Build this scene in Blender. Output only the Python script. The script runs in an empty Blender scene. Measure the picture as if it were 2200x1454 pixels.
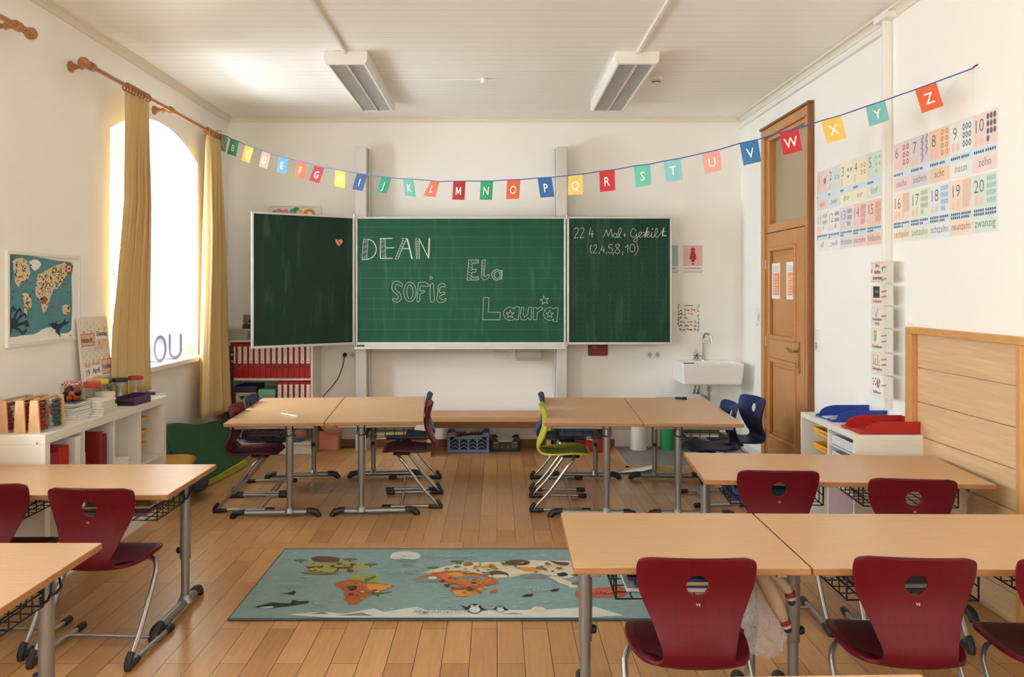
import bpy, bmesh, math, random
from mathutils import Vector, Matrix

random.seed(7)
scene = bpy.context.scene
col = scene.collection
R = math.radians

# ------------------------------------------------------------------ camera
cam_d = bpy.data.cameras.new('camera')
cam_d.sensor_fit = 'HORIZONTAL'
cam_d.sensor_width = 36.0
cam_d.lens = 1800.0 / 2200.0 * 36.0
cam_d.shift_x = (1100 - 1068) / 2200.0
cam_d.shift_y = -(727 - 620) / 2200.0
cam_d.clip_start = 0.02
cam = bpy.data.objects.new('camera', cam_d)
cam.location = (0, 0, 1.51)
cam.rotation_euler = (R(90), 0, 0)
col.objects.link(cam)
scene.camera = cam

# ------------------------------------------------------------------ view, world, daylight
vs = scene.view_settings
vs.view_transform = 'Standard'
vs.look = 'None'
vs.gamma = 1.0
vs.use_curve_mapping = False
vs.exposure = 1.16
scene.cycles.use_denoising = True
scene.cycles.max_bounces = 12
scene.cycles.diffuse_bounces = 8
scene.cycles.transparent_max_bounces = 24
scene.cycles.caustics_reflective = False
scene.cycles.caustics_refractive = False

world = bpy.data.worlds.new('overcast_sky')
scene.world = world
world.use_nodes = True
wn = world.node_tree.nodes
wn['Background'].inputs[0].default_value = (0.93, 0.97, 1.0, 1)
wn['Background'].inputs[1].default_value = 3.2

WINDOWS = [(5.565, 7.19), (2.45, 4.07), (-0.75, 0.87), (-3.85, -2.23)]      # left wall niches by depth; last unseen, added to light the back wall
XL, XR, YB, YF, ZC = -2.57, 2.33, 8.0, -4.4, 3.146


def daylight(y, z, sy, sz, power):
    ld = bpy.data.lights.new('daylight', 'AREA')
    ld.shape = 'RECTANGLE'
    ld.size = sy
    ld.size_y = sz
    ld.energy = power
    ld.color = (0.87, 0.945, 1.0)
    lo = bpy.data.objects.new('daylight', ld)
    lo.location = (XL - 1.75, y, z)
    lo.rotation_euler = (R(82), 0, R(-90))           # faces into the room, tipped a little down
    col.objects.link(lo)


for (wy0, wy1), pw_ in zip(WINDOWS, (340, 30, 400, 1150)):
    daylight((wy0 + wy1) / 2, 2.35, 3.0, 3.2, pw_)

# ------------------------------------------------------------------ materials


def lin(c):
    out = []
    for v in c[:3]:
        v = v / 255.0
        out.append(v / 12.92 if v <= 0.04045 else ((v + 0.055) / 1.055) ** 2.4)
    return (out[0], out[1], out[2], 1.0)


MATS = {}


def new_mat(name):
    m = bpy.data.materials.new(name)
    m.use_nodes = True
    MATS[name] = m
    nt = m.node_tree
    return m, nt, nt.nodes, nt.links, nt.nodes['Principled BSDF']


def mat(name, c, rough=0.5, metal=0.0, var=0.05, scale=12.0, bump=0.0, bscale=200.0, spec=0.5, stretch=(1, 1, 1), coat=0.0, sheen=0.0):
    """plain surface with a little procedural unevenness"""
    if name in MATS:
        return MATS[name]
    m, nt, N, L, b = new_mat(name)
    c = lin(c)
    tc = N.new('ShaderNodeTexCoord')
    mp = N.new('ShaderNodeMapping')
    mp.inputs['Scale'].default_value = stretch
    L.new(tc.outputs['Object'], mp.inputs[0])
    nz = N.new('ShaderNodeTexNoise')
    nz.inputs['Scale'].default_value = scale
    nz.inputs['Detail'].default_value = 4
    L.new(mp.outputs[0], nz.inputs['Vector'])
    mx = N.new('ShaderNodeMix')
    mx.data_type = 'RGBA'
    mx.inputs[6].default_value = tuple(max(0, v * (1 - var)) for v in c[:3]) + (1,)
    mx.inputs[7].default_value = tuple(min(1, v * (1 + var)) for v in c[:3]) + (1,)
    L.new(nz.outputs[0], mx.inputs[0])
    L.new(mx.outputs[2], b.inputs['Base Color'])
    b.inputs['Roughness'].default_value = rough
    b.inputs['Metallic'].default_value = metal
    b.inputs['Specular IOR Level'].default_value = spec
    b.inputs['Coat Weight'].default_value = coat
    b.inputs['Sheen Weight'].default_value = sheen
    if bump > 0:
        n2 = N.new('ShaderNodeTexNoise')
        n2.inputs['Scale'].default_value = bscale
        n2.inputs['Detail'].default_value = 3
        L.new(mp.outputs[0], n2.inputs['Vector'])
        bp = N.new('ShaderNodeBump')
        bp.inputs['Strength'].default_value = bump
        bp.inputs['Distance'].default_value = 0.01
        L.new(n2.outputs[0], bp.inputs['Height'])
        L.new(bp.outputs[0], b.inputs['Normal'])
    return m


def wood(name, c1, c2, rough=0.4, scale=6.0, stretch=(1, 14, 14), coat=0.0, planks=None):
    """grain running along the axis whose stretch is smallest"""
    m, nt, N, L, b = new_mat(name)
    tc = N.new('ShaderNodeTexCoord')
    mp = N.new('ShaderNodeMapping')
    mp.inputs['Scale'].default_value = stretch
    L.new(tc.outputs['Object'], mp.inputs[0])
    nz = N.new('ShaderNodeTexNoise')
    nz.inputs['Scale'].default_value = scale
    nz.inputs['Detail'].default_value = 8
    nz.inputs['Roughness'].default_value = 0.65
    nz.inputs['Distortion'].default_value = 0.6
    L.new(mp.outputs[0], nz.inputs['Vector'])
    rp = N.new('ShaderNodeValToRGB')
    rp.color_ramp.elements[0].position = 0.32
    rp.color_ramp.elements[0].color = lin(c1)
    rp.color_ramp.elements[1].position = 0.68
    rp.color_ramp.elements[1].color = lin(c2)
    L.new(nz.outputs[0], rp.inputs[0])
    L.new(rp.outputs[0], b.inputs['Base Color'])
    b.inputs['Roughness'].default_value = rough
    b.inputs['Coat Weight'].default_value = coat
    b.inputs['Coat Roughness'].default_value = 0.25
    bp = N.new('ShaderNodeBump')
    bp.inputs['Strength'].default_value = 0.06
    L.new(nz.outputs[0], bp.inputs['Height'])
    L.new(bp.outputs[0], b.inputs['Normal'])
    return m


def thin_glass(name, tint=(255, 255, 255), gloss=0.12, rough=0.02):
    m, nt, N, L, b = new_mat(name)
    N.remove(b)
    out = N['Material Output']
    tr = N.new('ShaderNodeBsdfTransparent')
    tr.inputs[0].default_value = lin(tint)
    gl = N.new('ShaderNodeBsdfGlossy')
    gl.inputs['Roughness'].default_value = rough
    lw = N.new('ShaderNodeLayerWeight')
    lw.inputs[0].default_value = 0.5
    pw = N.new('ShaderNodeMath')
    pw.operation = 'POWER'
    pw.inputs[1].default_value = 4.0
    L.new(lw.outputs['Facing'], pw.inputs[0])
    ps = N.new('ShaderNodeMath')
    ps.operation = 'MULTIPLY'
    ps.inputs[1].default_value = gloss * 3
    L.new(pw.outputs[0], ps.inputs[0])
    nz = N.new('ShaderNodeTexNoise')
    nz.inputs['Scale'].default_value = 30
    mu = N.new('ShaderNodeMath')
    mu.operation = 'MULTIPLY_ADD'
    mu.inputs[1].default_value = 0.05
    L.new(nz.outputs[0], mu.inputs[0])
    L.new(ps.outputs[0], mu.inputs[2])
    mx = N.new('ShaderNodeMixShader')
    L.new(mu.outputs[0], mx.inputs[0])
    L.new(tr.outputs[0], mx.inputs[1])
    L.new(gl.outputs[0], mx.inputs[2])
    L.new(mx.outputs[0], out.inputs[0])
    return m


def floor_material():
    m, nt, N, L, b = new_mat('parquet')
    tc = N.new('ShaderNodeTexCoord')
    sp = N.new('ShaderNodeSeparateXYZ')
    L.new(tc.outputs['Object'], sp.inputs[0])
    cb = N.new('ShaderNodeCombineXYZ')            # boards run along depth (Y)
    L.new(sp.outputs[1], cb.inputs[0])
    L.new(sp.outputs[0], cb.inputs[1])

    def brick(vec, w, h, off):
        br = N.new('ShaderNodeTexBrick')
        br.offset = off
        br.offset_frequency = 2
        br.inputs['Color1'].default_value = (0, 0, 0, 1)
        br.inputs['Color2'].default_value = (1, 1, 1, 1)
        br.inputs['Mortar'].default_value = (0.5, 0.5, 0.5, 1)
        br.inputs['Scale'].default_value = 1.0
        br.inputs['Mortar Size'].default_value = 0.0016
        br.inputs['Mortar Smooth'].default_value = 0.1
        br.inputs['Bias'].default_value = 0.0
        br.inputs['Brick Width'].default_value = w
        br.inputs['Row Height'].default_value = h
        L.new(vec, br.inputs['Vector'])
        return br
    b1 = brick(cb.outputs[0], 0.93, 0.112, 0.37)
    # one row of boards laid crosswise in front of the rug
    mp = N.new('ShaderNodeMapping')
    mp.inputs['Location'].default_value = (0.2, -4.87 + 0.112 * 50, 0)
    L.new(tc.outputs['Object'], mp.inputs[0])
    b2 = brick(mp.outputs[0], 2.3, 0.112, 0.0)

    def cmp(op, v):
        n = N.new('ShaderNodeMath')
        n.operation = op
        n.inputs[1].default_value = v
        L.new(sp.outputs[1], n.inputs[0])
        return n
    g = cmp('GREATER_THAN', 4.87)
    l = cmp('LESS_THAN', 4.982)
    mu = N.new('ShaderNodeMath')
    mu.operation = 'MULTIPLY'
    L.new(g.outputs[0], mu.inputs[0])
    L.new(l.outputs[0], mu.inputs[1])

    def mixf(a, c):
        mx = N.new('ShaderNodeMix')
        mx.data_type = 'RGBA'
        L.new(mu.outputs[0], mx.inputs[0])
        L.new(a, mx.inputs[6])
        L.new(c, mx.inputs[7])
        return mx.outputs[2]
    tone = mixf(b1.outputs['Color'], b2.outputs['Color'])
    gap = mixf(b1.outputs['Fac'], b2.outputs['Fac'])
    # grain
    mg = N.new('ShaderNodeMapping')
    mg.inputs['Scale'].default_value = (16, 1.2, 1)
    L.new(tc.outputs['Object'], mg.inputs[0])
    nz = N.new('ShaderNodeTexNoise')
    nz.inputs['Scale'].default_value = 4
    nz.inputs['Detail'].default_value = 7
    nz.inputs['Distortion'].default_value = 0.5
    L.new(mg.outputs[0], nz.inputs['Vector'])
    m1 = N.new('ShaderNodeMix')
    m1.data_type = 'RGBA'
    m1.inputs[6].default_value = lin((172, 126, 78))
    m1.inputs[7].default_value = lin((200, 153, 102))
    L.new(tone, m1.inputs[0])
    rp = N.new('ShaderNodeValToRGB')
    rp.color_ramp.elements[0].position = 0.3
    rp.color_ramp.elements[0].color = (0.88, 0.86, 0.83, 1)
    rp.color_ramp.elements[1].position = 0.72
    rp.color_ramp.elements[1].color = (1.06, 1.05, 1.04, 1)
    L.new(nz.outputs[0], rp.inputs[0])
    m2 = N.new('ShaderNodeMix')
    m2.data_type = 'RGBA'
    m2.blend_type = 'MULTIPLY'
    m2.inputs[0].default_value = 1.0
    L.new(m1.outputs[2], m2.inputs[6])
    L.new(rp.outputs[0], m2.inputs[7])
    m3 = N.new('ShaderNodeMix')
    m3.data_type = 'RGBA'
    m3.inputs[7].default_value = lin((74, 48, 28))
    L.new(gap, m3.inputs[0])
    L.new(m2.outputs[2], m3.inputs[6])
    L.new(m3.outputs[2], b.inputs['Base Color'])
    # worn varnish
    nr = N.new('ShaderNodeTexNoise')
    nr.inputs['Scale'].default_value = 3
    nr.inputs['Detail'].default_value = 5
    L.new(tc.outputs['Object'], nr.inputs['Vector'])
    rr = N.new('ShaderNodeMapRange')
    rr.inputs['To Min'].default_value = 0.25
    rr.inputs['To Max'].default_value = 0.35
    L.new(nr.outputs[0], rr.inputs[0])
    L.new(rr.outputs[0], b.inputs['Roughness'])
    bp = N.new('ShaderNodeBump')
    bp.invert = True
    bp.inputs['Strength'].default_value = 0.35
    bp.inputs['Distance'].default_value = 0.004
    L.new(gap, bp.inputs['Height'])
    L.new(bp.outputs[0], b.inputs['Normal'])
    return m


def ceiling_material():
    m, nt, N, L, b = new_mat('painted_boards')
    tc = N.new('ShaderNodeTexCoord')
    br = N.new('ShaderNodeTexBrick')
    br.offset = 0.0
    br.inputs['Color1'].default_value = lin((244, 242, 235))
    br.inputs['Color2'].default_value = lin((246, 244, 238))
    br.inputs['Mortar'].default_value = lin((176, 160, 138))
    br.inputs['Scale'].default_value = 1
    br.inputs['Mortar Size'].default_value = 0.0022
    br.inputs['Mortar Smooth'].default_value = 0.3
    br.inputs['Brick Width'].default_value = 40.0
    br.inputs['Row Height'].default_value = 0.107
    ms = N.new('ShaderNodeMapping')
    ms.inputs['Location'].default_value = (17.0, 0, 0)
    L.new(tc.outputs['Object'], ms.inputs[0])
    L.new(ms.outputs[0], br.inputs['Vector'])
    # some joints show much less than others
    mp = N.new('ShaderNodeMapping')
    mp.inputs['Scale'].default_value = (0.5, 6, 1)
    L.new(tc.outputs['Object'], mp.inputs[0])
    nz = N.new('ShaderNodeTexNoise')
    nz.inputs['Scale'].default_value = 1.3
    L.new(mp.outputs[0], nz.inputs['Vector'])
    mr = N.new('ShaderNodeMapRange')
    mr.inputs['From Min'].default_value = 0.35
    mr.inputs['From Max'].default_value = 0.65
    mr.inputs['To Min'].default_value = 0.05
    mr.inputs['To Max'].default_value = 0.8
    L.new(nz.outputs[0], mr.inputs[0])
    mx = N.new('ShaderNodeMix')
    mx.data_type = 'RGBA'
    mx.inputs[6].default_value = lin((245, 243, 237))
    L.new(mr.outputs[0], mx.inputs[0])
    L.new(br.outputs[0], mx.inputs[7])
    L.new(mx.outputs[2], b.inputs['Base Color'])
    b.inputs['Roughness'].default_value = 0.45
    bp = N.new('ShaderNodeBump')
    bp.invert = True
    bp.inputs['Strength'].default_value = 0.25
    bp.inputs['Distance'].default_value = 0.003
    L.new(br.outputs['Fac'], bp.inputs['Height'])
    L.new(bp.outputs[0], b.inputs['Normal'])
    return m


def board_material(name, mode, c=(18, 70, 48), c2=(26, 92, 64)):
    """chalkboard enamel: faint printed lines or dots, and wiped chalk dust"""
    m, nt, N, L, b = new_mat(name)
    tc = N.new('ShaderNodeTexCoord')
    sp = N.new('ShaderNodeSeparateXYZ')
    L.new(tc.outputs['Object'], sp.inputs[0])

    def math(op, a, v=None, w=None):
        n = N.new('ShaderNodeMath')
        n.operation = op
        if hasattr(a, 'is_linked'):
            L.new(a, n.inputs[0])
        else:
            n.inputs[0].default_value = a
        for k, q in ((1, v), (2, w)):
            if q is None:
                continue
            if hasattr(q, 'is_linked'):
                L.new(q, n.inputs[k])
            else:
                n.inputs[k].default_value = q
        return n.outputs[0]
    mp = N.new('ShaderNodeMapping')
    mp.inputs['Scale'].default_value = (3.2, 1, 0.9)
    L.new(tc.outputs['Object'], mp.inputs[0])
    nz = N.new('ShaderNodeTexNoise')
    nz.inputs['Scale'].default_value = 2.4
    nz.inputs['Detail'].default_value = 7
    L.new(mp.outputs[0], nz.inputs['Vector'])
    m1 = N.new('ShaderNodeMix')
    m1.data_type = 'RGBA'
    m1.inputs[6].default_value = lin(c)
    m1.inputs[7].default_value = lin(c2)
    L.new(nz.outputs[0], m1.inputs[0])
    if mode == 'lines':
        f = math('ABSOLUTE', math('SUBTRACT', math('FRACT', math('DIVIDE', sp.outputs[2], 0.0945)), 0.5))
        line = math('MULTIPLY', math('GREATER_THAN', f, 0.486), 0.28)
    elif mode == 'dots':
        fx = math('ABSOLUTE', math('SUBTRACT', math('FRACT', math('DIVIDE', sp.outputs[0], 0.0485)), 0.5))
        fz = math('ABSOLUTE', math('SUBTRACT', math('FRACT', math('DIVIDE', sp.outputs[2], 0.0485)), 0.5))
        line = math('MULTIPLY', math('MULTIPLY', math('GREATER_THAN', fx, 0.44), math('GREATER_THAN', fz, 0.44)), 0.3)
    else:
        n3 = N.new('ShaderNodeTexNoise')
        n3.inputs['Scale'].default_value = 160
        L.new(tc.outputs['Object'], n3.inputs['Vector'])
        line = math('MULTIPLY', math('GREATER_THAN', n3.outputs[0], 0.66), 0.1)
    # smears left by the sponge
    mp2 = N.new('ShaderNodeMapping')
    mp2.inputs['Scale'].default_value = (9, 1, 1.1)
    L.new(tc.outputs['Object'], mp2.inputs[0])
    n2 = N.new('ShaderNodeTexNoise')
    n2.inputs['Scale'].default_value = 2.0
    n2.inputs['Detail'].default_value = 5
    L.new(mp2.outputs[0], n2.inputs['Vector'])
    sm = N.new('ShaderNodeMapRange')
    sm.inputs['From Min'].default_value = 0.55
    sm.inputs['From Max'].default_value = 0.85
    sm.inputs['To Min'].default_value = 0.0
    sm.inputs['To Max'].default_value = 0.22
    L.new(n2.outputs[0], sm.inputs[0])
    fac = math('MAXIMUM', line, sm.outputs[0])
    m2 = N.new('ShaderNodeMix')
    m2.data_type = 'RGBA'
    m2.inputs[7].default_value = lin((110, 156, 136))
    L.new(fac, m2.inputs[0])
    L.new(m1.outputs[2], m2.inputs[6])
    L.new(m2.outputs[2], b.inputs['Base Color'])
    b.inputs['Roughness'].default_value = 0.5
    b.inputs['Specular IOR Level'].default_value = 0.25
    return m


def grid_plastic(name, c, rough=0.38):
    """moulded chair shell: fine grain with the embossed square grid"""
    m, nt, N, L, b = new_mat(name)
    tc = N.new('ShaderNodeTexCoord')
    br = N.new('ShaderNodeTexBrick')
    br.offset = 0.0
    br.inputs['Scale'].default_value = 1
    br.inputs['Brick Width'].default_value = 0.042
    br.inputs['Row Height'].default_value = 0.042
    br.inputs['Mortar Size'].default_value = 0.0012
    br.inputs['Color1'].default_value = lin(c)
    br.inputs['Color2'].default_value = lin(c)
    br.inputs['Mortar'].default_value = lin(tuple(v * 0.9 for v in c))
    mp = N.new('ShaderNodeMapping')
    mp.inputs['Location'].default_value = (0.021, 0.0, 0)
    uv = N.new('ShaderNodeUVMap')
    uv.uv_map = 'UVMap'
    L.new(uv.outputs[0], mp.inputs[0])
    L.new(mp.outputs[0], br.inputs['Vector'])
    L.new(br.outputs[0], b.inputs['Base Color'])
    b.inputs['Roughness'].default_value = rough
    b.inputs['Specular IOR Level'].default_value = 0.22
    nz = N.new('ShaderNodeTexNoise')
    nz.inputs['Scale'].default_value = 500
    L.new(tc.outputs['Object'], nz.inputs['Vector'])
    bp = N.new('ShaderNodeBump')
    bp.inputs['Strength'].default_value = 0.08
    bp.inputs['Distance'].default_value = 0.002
    L.new(nz.outputs[0], bp.inputs['Height'])
    L.new(bp.outputs[0], b.inputs['Normal'])
    return m


# ------------------------------------------------------------------ mesh helpers


def V(*a):
    return Vector(a)


def catmull(pts, n):
    """smooth resampling of a list of equal-length tuples, n samples per span"""
    out = []
    P = [pts[0]] + list(pts) + [pts[-1]]
    for i in range(1, len(P) - 2):
        for k in range(n):
            t = k / n
            a, b, c, d = P[i - 1], P[i], P[i + 1], P[i + 2]
            out.append(tuple(0.5 * ((2 * b[j]) + (c[j] - a[j]) * t + (2 * a[j] - 5 * b[j] + 4 * c[j] - d[j]) * t * t
                                    + (3 * b[j] - a[j] - 3 * c[j] + d[j]) * t ** 3) for j in range(len(b))))
    out.append(tuple(pts[-1]))
    return out


def ell(cx, cy, rx, ry, n=20, a0=0.0):
    return [(cx + rx * math.cos(a0 + 2 * math.pi * i / n), cy + ry * math.sin(a0 + 2 * math.pi * i / n)) for i in range(n)]


def star(cx, cy, r, k=0.42, n=5, a0=90):
    return [(cx + (r if i % 2 == 0 else r * k) * math.cos(R(a0 + i * 180 / n)), cy + (r if i % 2 == 0 else r * k) * math.sin(R(a0 + i * 180 / n))) for i in range(2 * n)]


def rrect(x0, y0, x1, y1, r, n=4):
    out = []
    for cx, cy, a in ((x1 - r, y0 + r, -90), (x1 - r, y1 - r, 0), (x0 + r, y1 - r, 90), (x0 + r, y0 + r, 180)):
        for i in range(n + 1):
            t = R(a + 90 * i / n)
            out.append((cx + r * math.cos(t), cy + r * math.sin(t)))
    return out


class Frame:
    """a flat coordinate frame: origin, reading direction, up direction"""

    def __init__(self, o, r, u):
        self.o, self.r, self.u = Vector(o), Vector(r).normalized(), Vector(u).normalized()
        self.n = self.r.cross(self.u)

    def at(self, x, y, d=0.0):
        return self.o + self.r * x + self.u * y + self.n * d


_text = {}


def text_polys(s, size, bold=0.0, shear=0.0):
    key = (s, bold, shear)
    if key not in _text:
        cu = bpy.data.curves.new('t', 'FONT')
        cu.body = s
        cu.size = 1.0
        cu.resolution_u = 2
        cu.offset = bold
        cu.shear = shear
        cu.align_x = 'CENTER'
        o = bpy.data.objects.new('t', cu)
        col.objects.link(o)
        bpy.context.view_layer.update()
        dg = bpy.context.evaluated_depsgraph_get()
        me = bpy.data.meshes.new_from_object(o.evaluated_get(dg))
        _text[key] = ([(v.co.x, v.co.y) for v in me.vertices], [tuple(p.vertices) for p in me.polygons])
        bpy.data.objects.remove(o)
        bpy.data.meshes.remove(me)
        bpy.data.curves.remove(cu)
    vs_, fs = _text[key]
    return [(x * size, y * size) for x, y in vs_], fs


class MB:
    def __init__(self):
        self.v, self.f, self.m, self.uv = [], [], [], None

    def add(self, verts, faces, mi=0):
        b = len(self.v)
        self.v += [tuple(p) for p in verts]
        for f in faces:
            self.f.append(tuple(i + b for i in f))
            self.m.append(mi)
        return self

    def box(self, x0, y0, z0, x1, y1, z1, mi=0, M=None):
        p = [V(x0, y0, z0), V(x1, y0, z0), V(x1, y1, z0), V(x0, y1, z0), V(x0, y0, z1), V(x1, y0, z1), V(x1, y1, z1), V(x0, y1, z1)]
        if M is not None:
            p = [M @ q for q in p]
        return self.add(p, [(0, 3, 2, 1), (4, 5, 6, 7), (0, 1, 5, 4), (1, 2, 6, 5), (2, 3, 7, 6), (3, 0, 4, 7)], mi)

    def tube(self, path, r, n=10, mi=0, caps=True, closed=False):
        path = [Vector(p) for p in path]
        k = len(path)
        rs = r if isinstance(r, (list, tuple)) else [r] * k
        up = None
        verts, faces = [], []
        for i, p in enumerate(path):
            if closed:
                t = path[(i + 1) % k] - path[i - 1]
            elif i == 0:
                t = path[1] - path[0]
            elif i == k - 1:
                t = path[-1] - path[-2]
            else:
                t = (path[i + 1] - p).normalized() + (p - path[i - 1]).normalized()
            t = t.normalized() if t.length > 1e-9 else V(0, 0, 1)
            if up is None:
                up = V(0, 0, 1) if abs(t.z) < 0.9 else V(1, 0, 0)
            a = t.cross(up)
            if a.length < 1e-6:
                a = t.orthogonal()
            a.normalize()
            up = a.cross(t).normalized()
            for j in range(n):
                th = 2 * math.pi * j / n
                verts.append(p + (a * math.cos(th) + up * math.sin(th)) * rs[i])
        for i in range(k if closed else k - 1):
            i2 = (i + 1) % k
            for j in range(n):
                j2 = (j + 1) % n
                faces.append((i * n + j, i * n + j2, i2 * n + j2, i2 * n + j))
        if caps and not closed:
            faces.append(tuple(range(n - 1, -1, -1)))
            faces.append(tuple((k - 1) * n + j for j in range(n)))
        return self.add(verts, faces, mi)

    def lathe(self, prof, c=(0, 0, 0), n=24, mi=0, M=None, caps=True):
        """profile of (radius, height) spun about Z through c"""
        verts, faces = [], []
        for r, z in prof:
            for j in range(n):
                th = 2 * math.pi * j / n
                p = V(r * math.cos(th), r * math.sin(th), z)
                p = (M @ p) if M is not None else p
                verts.append(p + Vector(c))
        for i in range(len(prof) - 1):
            for j in range(n):
                j2 = (j + 1) % n
                faces.append((i * n + j, i * n + j2, (i + 1) * n + j2, (i + 1) * n + j))
        if caps:
            if prof[0][0] > 1e-5:
                faces.append(tuple(range(n - 1, -1, -1)))
            if prof[-1][0] > 1e-5:
                faces.append(tuple((len(prof) - 1) * n + j for j in range(n)))
        return self.add(verts, faces, mi)

    def ball(self, c, r, mi=0, n=10, sq=(1, 1, 1)):
        prof = [(math.sin(math.pi * i / n) * r, -math.cos(math.pi * i / n) * r) for i in range(n + 1)]
        M = Matrix.Diagonal((sq[0], sq[1], sq[2]))
        return self.lathe(prof, c, 2 * n, mi, M, caps=False)

    def prism(self, poly, F, d0, d1, mi=0, mi_side=None):
        """polygon in frame F swept along the frame's normal from d0 to d1"""
        n = len(poly)
        ar = sum(poly[i][0] * poly[(i + 1) % n][1] - poly[(i + 1) % n][0] * poly[i][1] for i in range(n))
        if ar < 0:
            poly = poly[::-1]
        lo = [F.at(x, y, min(d0, d1)) for x, y in poly]
        hi = [F.at(x, y, max(d0, d1)) for x, y in poly]
        self.add(lo + hi, [tuple(range(n - 1, -1, -1)), tuple(range(n, 2 * n))], mi)
        b = len(self.v) - 2 * n
        for i in range(n):
            j = (i + 1) % n
            self.f.append((b + i, b + j, b + n + j, b + n + i))
            self.m.append(mi if mi_side is None else mi_side)
        return self

    def flat(self, F, poly, d=0.0, mi=0):
        n = len(poly)
        ar = sum(poly[i][0] * poly[(i + 1) % n][1] - poly[(i + 1) % n][0] * poly[i][1] for i in range(n))
        if ar < 0:
            poly = poly[::-1]
        return self.add([F.at(x, y, d) for x, y in poly], [tuple(range(n))], mi)

    def rect(self, F, x0, y0, x1, y1, d=0.0, mi=0):
        return self.flat(F, [(x0, y0), (x1, y0), (x1, y1), (x0, y1)], d, mi)

    def stroke(self, F, pts, w, d=0.0, mi=0, closed=False):
        """flat ribbon along a 2-D polyline, cut at sharp corners"""
        pts = list(pts)
        if closed:
            pts = pts + [pts[0]]
        cut = [0]
        for i in range(1, len(pts) - 1):
            a = Vector((pts[i][0] - pts[i - 1][0], pts[i][1] - pts[i - 1][1]))
            b = Vector((pts[i + 1][0] - pts[i][0], pts[i + 1][1] - pts[i][1]))
            if a.length > 1e-9 and b.length > 1e-9 and a.normalized().dot(b.normalized()) < 0.55:
                cut.append(i)
        if len(cut) > 1:
            cut.append(len(pts) - 1)
            for k in range(len(cut) - 1):
                self.stroke(F, pts[cut[k]:cut[k + 1] + 1], w, d + 0.00004 * (k % 3), mi)
            return self
        closed = False
        k = len(pts)
        P = [Vector((p[0], p[1])) for p in pts]
        verts, faces = [], []
        for i in range(k):
            a = P[i - 1] if (i > 0 or closed) else P[i]
            b = P[(i + 1) % k] if (i < k - 1 or closed) else P[i]
            t = b - a
            t = t.normalized() if t.length > 1e-9 else Vector((1, 0))
            nrm = Vector((-t.y, t.x)) * (w / 2)
            e = Vector((0, 0))
            if not closed and i == 0:
                e = -t * w * 0.3
            if not closed and i == k - 1:
                e = t * w * 0.3
            q0, q1 = P[i] - nrm + e, P[i] + nrm + e
            verts += [F.at(q0.x, q0.y, d), F.at(q1.x, q1.y, d)]
        for i in range(k if closed else k - 1):
            j = (i + 1) % k
            faces.append((2 * i, 2 * j, 2 * j + 1, 2 * i + 1))
        return self.add(verts, faces, mi)

    def ring(self, F, x0, y0, x1, y1, w, d0, d1, mi=0, wt=None, wb=None):
        wt, wb = wt or w, wb or w
        for p in ([(x0, y0), (x1, y0), (x1 - w, y0 + wb), (x0 + w, y0 + wb)], [(x1, y0), (x1, y1), (x1 - w, y1 - wt), (x1 - w, y0 + wb)],
                  [(x1, y1), (x0, y1), (x0 + w, y1 - wt), (x1 - w, y1 - wt)], [(x0, y1), (x0, y0), (x0 + w, y0 + wb), (x0 + w, y1 - wt)]):
            n = len(self.f)
            self.prism(p, F, d0, d1, mi)
        return self

    def text(self, F, s, x, y, size, d=0.0, mi=0, bold=0.0, sx=1.0, rot=0.0, shear=0.0):
        vs_, fs = text_polys(s, size, bold, shear)
        c, n = math.cos(rot), math.sin(rot)
        return self.add([F.at(x + c * (a * sx) - n * b_, y + n * (a * sx) + c * b_, d) for a, b_ in vs_], fs, mi)

    def fit(self, F, s, x, y, w, h, d=0.0, mi=0, bold=0.0, rot=0.0, shear=0.0):
        """text squeezed into a width w at cap size h, centred on x"""
        vs_, fs = text_polys(s, 1.0, bold, shear)
        xs = [a for a, b in vs_]
        wid = (max(xs) - min(xs)) * h
        return self.text(F, s, x, y, h, d, mi, bold, min(1.0, w / wid) if wid > 0 else 1.0, rot, shear)

    def build(self, name, mats, parent=None, smooth=False, bevel=0.0, world=None, segs=2, angle=40):
        if not isinstance(mats, (list, tuple)):
            mats = [mats]
        v = self.v
        if world is not None:
            inv = world.inverted()
            v = [tuple(inv @ Vector(p)) for p in v]
        me = bpy.data.meshes.new(name)
        me.from_pydata(v, [], self.f)
        for m in mats:
            me.materials.append(m)
        me.polygons.foreach_set('material_index', self.m)
        if smooth:
            me.polygons.foreach_set('use_smooth', [True] * len(me.polygons))
            if smooth != 'all':
                me.set_sharp_from_angle(angle=R(angle))
        me.update()
        o = bpy.data.objects.new(name, me)
        col.objects.link(o)
        if parent is not None:
            o.parent = parent
        if bevel > 0:
            md = o.modifiers.new('bevel', 'BEVEL')
            md.width = bevel
            md.segments = segs
            md.limit_method = 'ANGLE'
            md.angle_limit = R(35)
        return o


def tag(o, label, cat, group=None, kind=None):
    o['label'] = label
    o['category'] = cat
    if group:
        o['group'] = group
    if kind:
        o['kind'] = kind
    return o


def thing(name, label, cat, loc=(0, 0, 0), rotz=0.0, group=None):
    o = bpy.data.objects.new(name, None)
    o.empty_display_size = 0.1
    col.objects.link(o)
    o.location = loc
    o.rotation_euler = (0, 0, rotz)
    return tag(o, label, cat, group)


def struct(mb, name, mats, parent=None, **k):
    o = mb.build(name, mats, parent, **k)
    if parent is None:
        o['kind'] = 'structure'
    return o


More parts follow.
